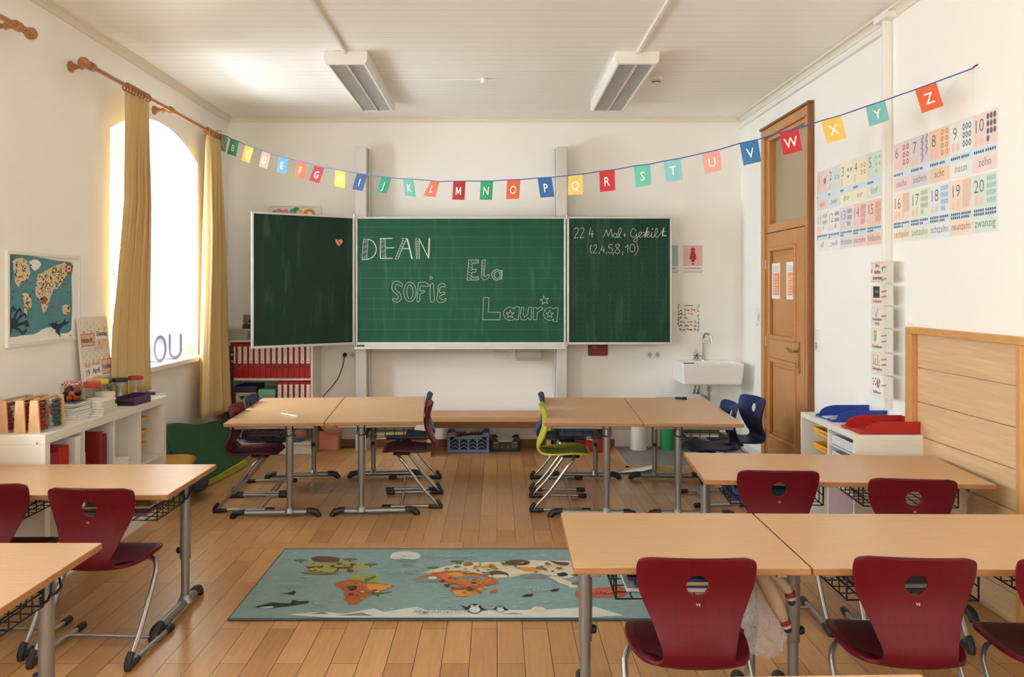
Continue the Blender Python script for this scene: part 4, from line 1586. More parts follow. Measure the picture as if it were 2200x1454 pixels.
# ------------------------------------------------------------------ bookcase with binders
BX0, BX1, BYF = -2.455, -1.68, 7.64
t = thing('bookcase', 'white low bookcase with red binders in the back left corner', 'bookcase', ((BX0 + BX1) / 2, 7.82, 0))
W = T(t.location)
for xa in (BX0, BX1 - .02):
    MB().box(xa, BYF, 0, xa + .02, YB - .012, 1.043).build('side_panel', white_lam, t, bevel=.002, world=W)
MB().box(BX0 + .02, BYF, 1.021, BX1 - .02, YB - .012, 1.043).build('top_board', white_lam, t, bevel=.002, world=W)
for z in (.672, .325, .085):
    MB().box(BX0 + .02, BYF + .004, z, BX1 - .02, YB - .02, z + .02).build('shelf', white_lam, t, bevel=.002, world=W)
MB().box(BX0 + .02, BYF + .02, 0, BX1 - .02, BYF + .036, .085).build('plinth', white_lam, t, world=W)
MB().box(BX0 + .02, YB - .02, .0, BX1 - .02, YB - .013, 1.021).build('back_panel', white_lam, t, world=W)

binder_red = mat('binder_red', (176, 22, 34), .42, var=.06)


def make_binder():
    t = thing('ring_binder', '', 'binder', group='red ring binders in the bookcase')
    w, h, d = .0505, .318, .28
    MB().box(-w / 2, 0, 0, w / 2, d, h).build('cover', binder_red, t, bevel=.003)
    F = Frame((0, -.0006, 0), (1, 0, 0), (0, 0, 1))
    q = MB().prism([(-.0155, .135), (.0155, .135), (.0155, .29), (-.0155, .29)], F, 0, .0008)
    G = Frame((0, -.0016, 0), (0, 0, 1), (-1, 0, 0))
    G = Frame((0, -.0016, 0), (1, 0, 0), (0, 0, 1))
    rr = random.Random(11)
    pts = [(.004 * math.sin(i * 1.7) + rr.uniform(-.003, .003), .175 + i * .0042) for i in range(22)]
    q.stroke(G, catmull(pts, 3), .0015, 0, 1)
    q.rect(G, -.007, .147, -.001, .153, 0, 2).rect(G, .001, .147, .007, .153, 0, 1).rect(G, -.004, .156, .004, .161, 0, 2)
    q.build('spine_label', [paper, ink, card_red], t)
    q = MB().tube([(.0105 * math.cos(k * math.pi / 8), -.0005, .104 + .0105 * math.sin(k * math.pi / 8)) for k in range(16)], .0014, 6, closed=True)
    q.build('ring_rim', chrome, t, smooth=True)
    MB().prism(ell(0, .104, .0098, .0098, 16), F, 0, .0006).build('finger_hole', ink, t)
    return t


b0 = make_binder()
first = True
for i in range(14):
    x = -1.7265 - (13 - i) * .0522
    lab = ('leftmost' if i == 0 else 'rightmost' if i == 13 else '%s from the left' % ORD[i]) + ' red ring binder in the upper row of the bookcase'
    if first:
        b0.location = (x, BYF + .012, .692)
        b0['label'] = lab
        first = False
    else:
        dup(b0, (x, BYF + .012 + random.uniform(0, .004), .692), None, lab)
for i in range(6):
    x = -1.7265 - (5 - i) * .0522
    lab = ('leftmost' if i == 0 else 'rightmost' if i == 5 else '%s from the left' % ORD[i]) + ' red ring binder in the lower row, beside the mint box'
    dup(b0, (x, BYF + .014 + random.uniform(0, .004), .345), None, lab)

navy = mat('navy_card', (42, 50, 74), .6)
cream = mat('cream_card', (206, 190, 162), .7)
t = thing('storage_box', 'cream storage box with navy lid and dark blots on the lower shelf', 'box', (-2.3, 7.66, .345))
MB().box(-.09, .0, 0, .09, .28, .235).build('body', cream, t, bevel=.003)
MB().box(-.094, -.006, .215, .094, .285, .275).build('lid', navy, t, bevel=.004)
q = MB()
F = Frame((0, -.001, 0), (1, 0, 0), (0, 0, 1))
for cx, cz in ((-.03, .17), (.05, .17), (-.06, .08), (.03, .06)):
    pts = [(cx + (.034 if k % 2 else .018) * math.cos(k * .9) * (1 + .3 * math.sin(k)), cz + (.026 if k % 2 else .015) * math.sin(k * .9)) for k in range(7)]
    q.flat(F, pts, 0, 0)
q.build('printed_blots', ink, t)
mint = mat('mint_card', (122, 178, 156), .6)
t = thing('storage_box', 'mint green storage box with dark specks beside the lower binders', 'box', (-2.105, 7.66, .345))
MB().box(-.075, 0, 0, .075, .28, .21).build('body', mint, t, bevel=.003)
MB().box(-.078, -.005, .19, .078, .284, .245).build('lid', mint, t, bevel=.004)
q = MB()
rr = random.Random(4)
for k in range(46):
    q.flat(F, ell(rr.uniform(-.07, .07), rr.uniform(.01, .185), .0035, .0022, 6, rr.random() * 6), 0, 0)
q.build('printed_specks', mat('dark_green_print', (46, 84, 74), .7), t)
pinkclay = mat('dusty_pink_clay', (176, 128, 116), .7)
t = thing('bowl', 'dusty pink round bowl on the bottom shelf of the bookcase', 'bowl', (-1.83, 7.8, .105))
MB().lathe([(.03, 0), (.06, .012), (.075, .045), (.07, .09), (.062, .105), (.056, .1), (.064, .085), (.068, .045), (.05, .014), (0, .01)], n=24).build('body', pinkclay, t, smooth=True)
q = MB()
for k in range(9):
    a = k * .7
    q.tube([(.02 * math.cos(a), .02 * math.sin(a), .05), (.05 * math.cos(a), .05 * math.sin(a), .12), (.075 * math.cos(a), .075 * math.sin(a), .15)], .004, 6)
q.build('dried_stems', mat('dried_straw', (150, 120, 84), .8), t, smooth=True)
tag(MB().box(-1.9, 7.66, .105, -1.79, 7.76, .128).build('pencil_case', mat('blue_case', (52, 84, 140), .5), bevel=.008), 'flat blue case on the bottom shelf of the bookcase', 'case')

# on top of the bookcase
t = thing('card_bin', 'grey open bin of index cards on top of the bookcase', 'bin', (-2.37, 7.72, 1.043))
q = MB().box(-.095, -.07, 0, .095, .07, .006).box(-.095, -.07, 0, .095, -.064, .075).box(-.095, .064, 0, .095, .07, .09).box(-.095, -.07, 0, -.089, .07, .08).box(.089, -.07, 0, .095, .07, .08)
q.build('tub', mat('light_grey_plastic', (182, 180, 172), .5), t, bevel=.002)
for k in range(7):
    M = Matrix.Translation((0, -.05 + k * .016, .008)) @ Matrix.Rotation(R(-12), 4, 'X')
    MB().box(-.083, 0, 0, .083, .0025, .09 - (k % 3) * .006, 0, M).build('index_card', paper if k % 2 else cream, t)
olive = mat('olive_folder', (74, 84, 66), .6)
for k in range(4):
    o = MB().box(-2.40 + .006 * k, 7.83, 1.043 + k * .033, -2.17 + .004 * k, 7.985, 1.043 + k * .033 + .032).build('folder', olive if k % 2 else mat('dark_folder', (58, 62, 56), .6), bevel=.003)
    tag(o, 'dark green folder, %s from the bottom of the pile behind the card bin' % ORD[k], 'folder', 'folder pile on the bookcase')
t = thing('clear_box', 'clear lidded box with blue thing inside on the folder pile', 'box', (-2.29, 7.905, 1.175))
q = MB().box(-.09, -.055, 0, .09, .055, .004).box(-.09, -.055, 0, .09, -.052, .085).box(-.09, .052, 0, .09, .055, .085).box(-.09, -.055, 0, -.087, .055, .085).box(.087, -.055, 0, .09, .055, .085)
q.build('tub', clear_plastic, t)
MB().tube(catmull([(-.05, 0, .02), (-.02, .01, .045), (.02, 0, .05), (.055, -.01, .025)], 4), [.014] * 13, 8).build('blue_cloth', mat('steel_blue_cloth', (66, 98, 128), .8), t, smooth=True)
MB().box(-.092, -.057, .085, .092, .057, .092).build('lid', clear_plastic, t, bevel=.002)

# brown slatted strip hanging on the left edge of the bookcase
brown = wood('dark_brown_slats', (74, 50, 36), (98, 68, 48), .6, 6, (14, 14, 3))
gold = mat('gold_trinket', (188, 148, 88), .4, .5)
t = thing('hanging_slat_strip', 'narrow brown slatted strip hanging at the bookcase left edge', 'hanging', (-2.43, 7.6, .97))
W = T(t.location)
MB().box(-2.453, 7.618, .33, -2.397, 7.624, .99).build('backing', brown, t, world=W)
for k in range(20):
    z = .335 + k * .0235
    MB().box(-2.454, 7.606, z, -2.396, 7.618, z + .015).build('slat', brown, t, bevel=.002, world=W)
for i, (x, z) in enumerate(((-2.44, .93), (-2.405, .91), (-2.44, .86), (-2.40, .85))):
    MB().ball((x, 7.6, z), .013, 0, 6).build('trinket', gold, t, smooth=True, world=W)

# pink stool box with rope basket
pinkb = mat('pink_lacquer', (222, 148, 140), .5)
t = thing('box_stool', 'low pink box with wooden side standing right of the bookcase', 'box', (-1.575, 7.83, 0))
MB().box(-.085, 0, 0, .08, .012, .178).box(-.085, .012, 0, .08, .15, .012).build('pink_panels', pinkb, t, bevel=.002)
MB().box(.08, 0, 0, .092, .16, .178).box(-.097, 0, 0, -.085, .16, .178).box(-.085, .012, .165, .08, .16, .178).build('wooden_sides', bench_wood, t, bevel=.002)
q = MB()
prof = []
for k in range(8):
    r0 = .075 + .062 * (1 - (1 - k / 7) ** 2)
    prof += [(r0 + .004, .0 + k * .017), (r0 + .011, .0085 + k * .017)]
prof = [(0.0, .0)] + prof + [(.136, .142), (.128, .136), (.10, .03), (0, .012)]
q.lathe(prof, (0, 0, 0), 30)
o = q.build('rope_basket', mat('pink_rope', (222, 186, 166), .85, var=.12, scale=40), smooth=True)
o.location = (-1.535, 7.845, .178)
tag(o, 'round pink rope basket standing on the low pink box', 'basket')

# ------------------------------------------------------------------ bench, crates, bins
t = thing('bench', 'low wooden bench along the back wall below the chalkboard', 'bench', (-.06, 7.72, 0))
W = T(t.location)
MB().box(-.66, 7.5, .315, .52, 7.94, .358).build('seat_board', bench_wood, t, bevel=.005, world=W)
for x in (-.63, .45):
    MB().box(x, 7.52, 0, x + .035, 7.92, .315).build('leg', bench_wood, t, bevel=.003, world=W)
MB().box(-.595, 7.88, .2, .45, 7.90, .315).build('rail', bench_wood, t, world=W)


def crate(name, label, loc, w, d, h, m, mats_):
    t = thing(name, label, 'crate', loc, 0, 'plastic crates under the bench')
    th = .008
    q = MB().box(-w / 2, -d / 2, 0, w / 2, d / 2, th)
    q.build('base', m, t, bevel=.002)
    F0 = Frame((0, -d / 2, 0), (1, 0, 0), (0, 0, 1))
    F1 = Frame((0, d / 2, 0), (-1, 0, 0), (0, 0, 1))
    for F in (F0, F1):
        q = MB()
        q.prism([(-w / 2, 0), (w / 2, 0), (w / 2, .03), (-w / 2, .03)], F, -th, 0)
        q.prism([(-w / 2, h - .035), (-w / 2 + .06, h - .035), (-w / 2 + .085, h - .055), (w / 2 - .085, h - .055), (w / 2 - .06, h - .035), (w / 2, h - .035), (w / 2, h), (w / 2 - .05, h), (w / 2 - .075, h - .035), (-w / 2 + .075, h - .035), (-w / 2 + .05, h), (-w / 2, h)], F, -th, 0)
        q.prism([(-w / 2, .03), (-w / 2 + .025, .03), (-w / 2 + .025, h - .035), (-w / 2, h - .035)], F, -th, 0)
        q.prism([(w / 2 - .025, .03), (w / 2, .03), (w / 2, h - .035), (w / 2 - .025, h - .035)], F, -th, 0)
        n = 8
        z0, z1 = .03, h - .05
        for i in range(n):
            xa = -w / 2 + .03 + (w - .06) * i / n
            xb = -w / 2 + .03 + (w - .06) * (i + 1) / n
            for zz in (0, .33, .66):
                za, zb = z0 + (z1 - z0) * zz, z0 + (z1 - z0) * (zz + .3)
                if i % 2:
                    za, zb = zb, za
                q.prism([(xa, za), (xb, zb), (xb, zb + .009), (xa, za + .009)], F, -th + .001, -.001)
            if i % 2 == 0 and i:
                q.prism([(xa - .006, z0), (xa + .006, z0), (xa + .006, z1), (xa - .006, z1)], F, -th, 0)
        q.build('lattice_side', m, t)
    for s in (-1, 1):
        q = MB().box(s * w / 2 - (th if s > 0 else 0), -d / 2, 0, s * w / 2 + (th if s < 0 else 0), d / 2, h)
        q.build('end_wall', m, t, bevel=.002)
    return t


cr_m = mat('grey_blue_plastic', (122, 144, 186), .5)
crate('crate', 'grey blue lattice crate of pens and tools under the bench', (-.265, 7.83, 0), .385, .26, .185, cr_m, None)
crate('crate', 'dark green lattice crate beside the grey blue one', (.075, 7.86, 0), .265, .2, .125, mat('dark_green_plastic', (40, 54, 46), .5), None)
for i, (a, b, r, m, nm, lab) in enumerate((((-.40, 7.8, .15), (-.16, 7.86, .162), .009, mat('orange_pen', (200, 92, 52), .5), 'marker', 'orange marker lying across the grey blue crate'),
                                           ((-.36, 7.74, .16), (-.12, 7.76, .168), .008, black_plastic, 'marker', 'black marker lying across the front of the grey blue crate'),
                                           ((-.33, 7.76, .14), (-.10, 7.80, .148), .007, paper, 'marker', 'white stick lying in the grey blue crate'))):
    tag(MB().tube([a, b], r, 10).build(nm, m, smooth=True), lab, 'marker', 'pens in the crate')
tag(MB().lathe([(.02, 0), (.02, .06), (.012, .064), (.012, .08), (0, .082)], n=16).build('glue_bottle', white_plastic, smooth=True), 'small white bottle standing in the grey blue crate', 'bottle').location = (-.27, 7.8, .115)
tag(MB().box(-.44, 7.74, .008, -.1, 7.93, .12).build('tool_case', mat('charcoal_case', (48, 48, 52), .6), bevel=.01), 'dark flat case inside the grey blue crate', 'case')
tag(MB().box(-.03, 7.79, .01, .19, 7.93, .1).build('paper_stack', paper), 'stack of white paper inside the dark green crate', 'paper')

t = thing('storage_bin', 'red box with white sheet on its front, under the right desks', 'box', (.92, 7.84, 0))
MB().box(-.1, -.1, 0, .1, .1, .36).build('body', red_pl, t, bevel=.008)
MB().prism([(-.096, .118), (.0, .10), (.0, .3), (-.096, .3)], Frame((0, -.1, 0), (1, 0, 0), (0, 0, 1)), 0, .0015).build('sheet', paper, t)


def bin_(label, x, y, r, h, m, liner=None):
    t = thing('waste_bin', label, 'waste bin', (x, y, .005), 0, 'waste bins near the sink')
    MB().lathe([(r * .9, 0), (r * .92, .01), (r, h), (r + .006, h), (r + .006, h + .008), (r - .006, h + .008), (r * .86, .02), (0, .015)], n=32).build('tub', m, t, smooth=True)
    q = MB().tube([((r + .002) * math.cos(k * math.pi / 16), (r + .002) * math.sin(k * math.pi / 16), h) for k in range(32)], .006, 6, closed=True)
    q.build('rim', liner or m, t, smooth=True)
    return t


bin_('white cylindrical waste bin under the right desks', 1.325, 7.86, .088, .40, white_plastic)
bin_('green cylindrical waste bin between the white one and the sink', 1.61, 7.86, .082, .46, mat('green_plastic', (40, 140, 78), .45))
bin_('dark bin with pale rim right of the green one', 1.80, 7.86, .085, .24, mat('grey_green_plastic', (62, 74, 66), .5), white_plastic)
tag(MB().box(-.11, -.08, 0, .11, .08, .006).build('folder', mat('teal_folder', (62, 140, 150), .5), bevel=.002), 'flat teal folder lying on top of the green bin', 'folder').location = (1.62, 7.86, .4745)

# ------------------------------------------------------------------ sink
ceramic = mat('white_ceramic', (238, 238, 236), .15, var=.01, coat=.5)
t = thing('sink', 'white ceramic wall basin with chrome tap in the back right corner', 'sink', (1.95, YB, .64))
W = T(t.location)
x0, x1, y0, z0, z1 = 1.668, 2.232, 7.55, .64, .832
q = MB()
o_ = [(x0, y0), (x1, y0), (x1, YB), (x0, YB)]
i_ = [(x0 + .035, y0 + .035), (x1 - .035, y0 + .035), (x1 - .035, YB - .13), (x0 + .035, YB - .13)]
b_ = [(x0 + .06, y0 + .06), (x1 - .06, y0 + .06), (x1 - .06, YB - .16), (x0 + .06, YB - .16)]
lo = [(x0 + .02, y0 + .02), (x1 - .02, y0 + .02), (x1 - .02, YB), (x0 + .02, YB)]
vv = [(x, y, z0) for x, y in lo] + [(x, y, z1) for x, y in o_] + [(x, y, z1) for x, y in i_] + [(x, y, z0 + .04) for x, y in b_]
ff = [(3, 2, 1, 0), (12, 13, 14, 15)]
for k in range(3):
    for j in range(4):
        a, b = k * 4 + j, k * 4 + (j + 1) % 4
        ff.append((a, b, b + 4, a + 4))
q.add(vv, ff).build('basin', ceramic, t, bevel=.012, segs=3, world=W)
q = MB().tube(catmull([(1.955, 7.93, .83), (1.955, 7.93, .98), (1.955, 7.93, 1.04), (1.962, 7.92, 1.075), (1.985, 7.90, 1.085), (2.01, 7.88, 1.065), (2.015, 7.875, 1.0)], 5), .011, 12)
q.lathe([(.024, .83), (.024, .842), (.017, .85), (.017, .88)], (1.955, 7.93, 0), 18)
q.tube([(1.955, 7.93, .862), (1.925, 7.915, .875), (1.905, 7.905, .882)], .006, 8)
q.build('tap', chrome, t, smooth=True, world=W)
q = MB().tube(catmull([(1.96, 7.74, .645), (1.96, 7.74, .50), (1.96, 7.745, .43), (1.96, 7.78, .395), (1.96, 7.82, .42), (1.96, 7.83, .47), (1.96, 7.86, .49), (1.96, 7.99, .49)], 4), .017, 12)
q.lathe([(.026, .56), (.026, .60), (.02, .605)], (1.96, 7.74, 0), 16).lathe([(.034, .635), (.034, .645)], (1.96, 7.74, 0), 16)
q.build('drain_trap', chrome, t, smooth=True, world=W)
for x in (1.86, 1.90):
    q = MB().tube(catmull([(x, 7.98, .53), (x, 7.93, .53), (x + .01, 7.91, .58), (x + .02, 7.9, .645)], 4), .009, 8).lathe([(.018, 0), (.018, .03)], (x, 7.97, .53), 12, 0, Matrix.Rotation(R(90), 3, 'X'))
    q.build('valve', chrome, t, smooth=True, world=W)
t = thing('soap_bottle', 'clear bottle with green herb sprig standing on the sink', 'bottle', (1.885, 7.93, .832))
MB().lathe([(.028, .002), (.03, .01), (.03, .06), (.012, .09), (.012, .11)], n=20).build('glass', jar_glass, t, smooth=True)
q = MB()
for k in range(8):
    a = k * 1.9
    q.ball((.013 * math.cos(a), .013 * math.sin(a), .02 + .005 * k), .009, 0, 5, (1, 1, .6))
q.build('sprig', mat('herb_green', (70, 96, 54), .7), t, smooth=True)
q = MB()
for k in range(5):
    q.ball((1.70 + .018 * k, 7.575 + .006 * (k % 2), .836), .012, 0, 5, (1.2, .7, .4))
tag(q.build('leaf_sprig', mat('herb_green2', (64, 92, 60), .7), smooth=True), 'green sprig lying on the left rim of the sink', 'plant')

# ------------------------------------------------------------------ small things on desks and floor
tag(MB().tube([(-1.367, 5.71, .641), (-1.502, 5.84, .641)], .0055, 10).build('pen', white_plastic, smooth=True), 'white pen on the left desk of the far left pair', 'pen')
t = thing('marker', 'black marker lying on the far right desk by the sink', 'marker', (1.455, 6.62, .6445))
MB().tube([(-.045, .012, 0), (.012, -.004, 0)], .0085, 12).build('barrel', black_plastic, t, smooth=True)
MB().tube([(.012, -.004, 0), (.042, -.012, 0)], .0095, 12).build('cap', black_plastic, t, smooth=True)
MB().box(.015, -.008, .007, .04, -.003, .0115).build('clip', black_plastic, t)
q = MB()
A, B_, C_, D_, E_ = (.97, 6.86, .002), (1.30, 6.93, .055), (1.32, 6.99, .002), (1.31, 6.90, .004), (1.18, 6.76, .04)
q.add([A, B_, C_, D_, E_, (1.30, 6.84, .05)], [(0, 3, 1), (0, 1, 2), (0, 4, 5), (0, 5, 3)])
o = q.build('paper_plane', paper)
sd = o.modifiers.new('thickness', 'SOLIDIFY')
sd.thickness = .0012
tag(o, 'folded white paper plane on the floor under the right desks', 'paper plane')

# ================================================================== left side: cube shelf and what stands on it
SX0, SX1, SY0, SY1, SZ = XL, -2.26, 4.19, 5.725, .778
t = thing('cube_shelf', 'long white cube shelf under the left wall posters', 'shelf', ((SX0 + SX1) / 2, (SY0 + SY1) / 2, 0))
W = T(t.location)
TH = .048
MB().box(SX0, SY0, SZ - TH, SX1, SY1, SZ).build('top_board', white_lam, t, bevel=.0025, world=W)
MB().box(SX0, SY0, 0, SX1, SY1, TH).build('bottom_board', white_lam, t, bevel=.0025, world=W)
for y in (SY0, SY1 - TH):
    MB().box(SX0, y, TH, SX1, y + TH, SZ - TH).build('end_panel', white_lam, t, bevel=.0025, world=W)
MB().prism(ell(-2.30, .735, .006, .006, 10), Frame((0, SY0, 0), (1, 0, 0), (0, 0, 1)), 0, .001).build('screw_cover', mat('grey_dot', (150, 146, 140), .5), t, world=W)
IN = (SY1 - SY0 - 2 * TH - 3 * .016) / 4
CY = [SY0 + TH + k * (IN + .016) for k in range(4)]
MB().box(SX0 + .004, SY0 + TH, .381, SX1 - .004, SY1 - TH, .397).build('middle_shelf', white_lam, t, bevel=.001, world=W)
for k in range(1, 4):
    for a, b in ((TH, .381), (.397, SZ - TH)):
        MB().box(SX0 + .004, CY[k] - .016, a, SX1 - .004, CY[k], b).build('divider', white_lam, t, bevel=.001, world=W)


def simple(name, x0, y0, z0, x1, y1, z1, m, label, cat, group=None, bevel=.003):
    return tag(MB().box(x0, y0, z0, x1, y1, z1).build(name, m, bevel=bevel), label, cat, group)


zs = .397
simple('magazine_file', -2.52, CY[0] + .012, zs, -2.275, CY[0] + .105, zs + .27, darkred, 'dark red magazine file at the near end of the white cube shelf', 'file')
simple('magazine_file', -2.52, CY[0] + .112, zs, -2.275, CY[0] + .215, zs + .285, red_pl, 'bright red magazine file in the first compartment of the cube shelf', 'file')
simple('paper_stack', -2.5, CY[0] + .222, zs, -2.268, CY[0] + .262, zs + .15, paper, 'standing white papers in the first compartment of the cube shelf', 'paper')
simple('ring_binder', -2.54, CY[0] + .268, zs, -2.266, CY[0] + .325, zs + .315, white_plastic, 'white ring binder in the first compartment of the cube shelf', 'binder')
t = thing('magazine_rack', 'red magazine rack with slanted side in the second compartment', 'file', (-2.4, CY[1] + .1, zs))
F = Frame((0, 0, 0), (1, 0, 0), (0, 0, 1))
for y in (-.09, .06):
    q = MB().prism([(-.12, 0), (.13, 0), (.13, .06), (-.03, .25), (-.12, .25)], F, -y, -y - .006)
    q.build('side', red_pl, t)
MB().box(-.126, -.09, 0, -.12, .066, .25).box(-.12, -.09, 0, .13, .066, .006).build('back_and_base', red_pl, t)
MB().box(-.11, -.06, .008, .10, -.02, .2).build('paper', cream, t)
simple('book', -2.5, CY[1] + .2, zs, -2.275, CY[1] + .235, zs + .29, darkred, 'tall dark red book standing in the second compartment, left of two', 'book', 'red books in the cube shelf')
simple('book', -2.5, CY[1] + .245, zs, -2.275, CY[1] + .285, zs + .27, mat('book_maroon', (120, 30, 34), .5), 'maroon book standing in the second compartment, right of two', 'book', 'red books in the cube shelf')
for k in range(6):
    simple('notebook', -2.5, CY[2] + .03, zs + k * .012, -2.29 + .004 * (k % 3), CY[2] + .24, zs + k * .012 + .011, paper, 'white exercise book, %s from the bottom in the third compartment' % ORD[k], 'notebook', 'white exercise books in the cube shelf', .001)
och = mat('ochre_plastic', (206, 160, 84), .5)
for k in range(3):
    simple('drawer_tray', -2.53, CY[3] + .03, zs + .05 + k * .085, -2.36, CY[3] + IN - .02, zs + .085 + k * .085, och, 'ochre tray in the far compartment of the cube shelf, %s from the bottom' % ORD[k], 'tray', 'ochre trays in the cube shelf')
for k in range(4):
    simple('book', -2.5, CY[3] - .3 + k * .05, TH, -2.3, CY[3] - .26 + k * .05, TH + .24 - .02 * (k % 2), [mat('book_grey', (150, 140, 130), .6), darkred, cream, navy][k], '%s book in the lower row of the cube shelf' % ['grey', 'dark red', 'cream', 'navy'][k], 'book', 'books in the lower row of the cube shelf')
simple('storage_box', -2.54, CY[1] + .02, TH, -2.28, CY[1] + .32, TH + .26, mat('mauve_card', (150, 120, 128), .6), 'mauve box in the lower row of the cube shelf', 'box')

# abacuses
ab_wood = wood('abacus_beech', (196, 150, 104), (212, 168, 122), .5, 6, (10, 10, 2))
bead_r, bead_g = mat('bead_red', (160, 34, 34), .4), mat('bead_green', (34, 84, 84), .4)
bm_ = MB().lathe([(.003, -.008), (.009, -.006), (.0105, 0), (.009, .006), (.003, .008)], (0, 0, 0), 8, 0, Matrix.Rotation(R(90), 3, 'X'))
bead_me = {}


def make_abacus():
    t = thing('abacus', '', 'abacus', group='wooden abacuses on the cube shelf')
    F = Frame((0, 0, 0), (1, 0, 0), (0, 0, 1))
    for y in (0, .245):
        MB().prism([(-.03, 0), (.03, 0), (.021, .165), (-.021, .165)], F, -y, -y - .012).build('end_board', ab_wood, t, bevel=.002)
    MB().box(-.02, .012, .155, -.008, .245, .165).build('top_rail', ab_wood, t)
    rr = random.Random(9)
    for i in range(7):
        z = .014 + i * .021
        MB().tube([(.004, .01, z), (.004, .248, z)], .0018, 6).build('rod', steel, t)
        n1 = rr.randint(3, 6)
        for k in range(9):
            y = .022 + k * .0175 if k < n1 else .238 - (8 - k) * .0175
            key = (k + i // 4) % 9 < 5
            if key not in bead_me:
                o = bm_.build('bead', bead_r if key else bead_g, t, smooth=True)
                bead_me[key] = o.data
            else:
                o = bpy.data.objects.new('bead', bead_me[key])
                col.objects.link(o)
                o.parent = t
            o.location = (.004, y, z)
    return t


a0 = make_abacus()
a0.location = (-2.345, 4.24, SZ)
a0['label'] = 'wooden abacus with red and green beads, next to the notebook pile'
dup(a0, (-2.418, 4.24, SZ), R(2), 'wooden abacus in the middle of the three on the cube shelf')
dup(a0, (-2.505, 4.235, SZ), 0, 'wooden abacus nearest the wall, cut by the photo left edge')

# notebook piles
nbc = [mat('nb_blue', (70, 104, 128), .6), mat('nb_white', (222, 220, 210), .6), mat('nb_teal', (52, 80, 92), .6), mat('nb_grey', (186, 190, 186), .6), mat('nb_peach', (226, 182, 140), .6)]


def pile(x, y, n, cols_, lab, group, w=.15, d=.2, h=.0125, rz=0.0):
    rr = random.Random(n * 7 + int(x * 100))
    for k in range(n):
        o = MB().box(-w / 2, -d / 2, 0, w / 2, d / 2, h - .0015)
        o.m = [1, 0, 1, 1, 1, 1]
        o.m = [0, 0, 1, 1, 0, 1]
        o = o.build('notebook', [nbc[cols_[k % len(cols_)]], nbc[1]], bevel=.0012)
        o.location = (x + rr.uniform(-.006, .006), y + rr.uniform(-.008, .008), SZ + k * h)
        o.rotation_euler = (0, 0, rz + rr.uniform(-.06, .06))
        tag(o, lab % ORD[k], 'notebook', group)


pile(-2.40, 4.70, 8, (3, 1, 3, 1, 3, 2, 0, 0), 'exercise book with blue edge, %s from the bottom of the pile under the pompom jar', 'blue edged notebook pile on the cube shelf')
pile(-2.335, 4.895, 7, (1, 3, 1, 1, 4, 1, 1), 'white exercise book, %s from the bottom of the pile by the white pot', 'white notebook pile on the cube shelf', .14, .17)

# jars
q_red = mat('lid_red', (196, 60, 44), .4)


def jar(label, x, y, z, r, h, lidm, lidh=.024, sq=False, wide=1.0):
    t = thing('storage_jar', label, 'jar', (x, y, z))
    pr = [(r * .9, .002), (r, .012), (r, h * .72), (r * .82, h * .84), (r * .82, h - lidh)]
    MB().lathe([(0, .002)] + pr, n=24).build('glass_body', jar_glass, t, smooth=True)
    MB().lathe([(r * .88 * wide, h - lidh), (r * .92 * wide, h - lidh + .003), (r * .92 * wide, h - .003), (r * .88 * wide, h), (0, h)], n=24).build('lid', lidm, t, smooth=True)
    return t


def checked(name):
    m, nt, N, L, b = new_mat(name)
    tc = N.new('ShaderNodeTexCoord')
    ck = N.new('ShaderNodeTexChecker')
    ck.inputs['Scale'].default_value = 110
    ck.inputs['Color1'].default_value = lin((168, 34, 42))
    ck.inputs['Color2'].default_value = lin((226, 196, 190))
    L.new(tc.outputs['Object'], ck.inputs[0])
    L.new(ck.outputs[0], b.inputs['Base Color'])
    return m


t = jar('glass jar of coloured pompoms with red checked lid on the notebooks', -2.405, 4.735, SZ + .1005, .058, .108, checked('red_gingham'), .02)
pc_ = [(70, 30, 52), (226, 92, 104), (222, 108, 52), (120, 140, 60), (60, 36, 74), (226, 60, 50), (190, 150, 130), (88, 40, 44)]
rr = random.Random(5)
for k in range(16):
    a, ly = k * 2.4, k // 6
    rad = .036 if k % 6 else .004
    MB().ball((rad * math.cos(a), rad * math.sin(a), .017 + ly * .024), .0165, 0, 6).build('pompom', mat('pompom_%d' % (k % 8), pc_[k % 8], .9, bump=.6, bscale=900), t, smooth=True)
jar('glass jar with orange red lid behind the notebooks', -2.44, 5.05, SZ, .05, .172, q_red, .034, wide=1.1)
jar('glass jar with yellow lid between the red and green lidded jars', -2.465, 5.21, SZ, .045, .17, mat('lid_yellow', (232, 190, 50), .4), .03, wide=1.1)
jar('glass jar with green lid, farthest of the three storage jars', -2.49, 5.33, SZ, .042, .165, mat('lid_green', (70, 128, 74), .4), .03, wide=1.1)
potc = mat('white_pot_glaze', (222, 214, 192), .5)
t = thing('plant_pot', 'empty cream white pot at the front edge of the cube shelf', 'pot', (-2.40, 5.13, SZ))
MB().lathe([(0, 0), (.040, 0), (.042, .004), (.048, .06), (.0545, .062), (.058, .1), (.053, .1), (.047, .06), (.04, .012), (0, .01)], n=30).build('body', potc, t, smooth=True)
tag(MB().box(-.02, -.05, 0, .02, .05, .014).build('stapler', black_plastic, bevel=.004), 'small black case lying behind the notebooks', 'case').location = (-2.50, 4.95, SZ)


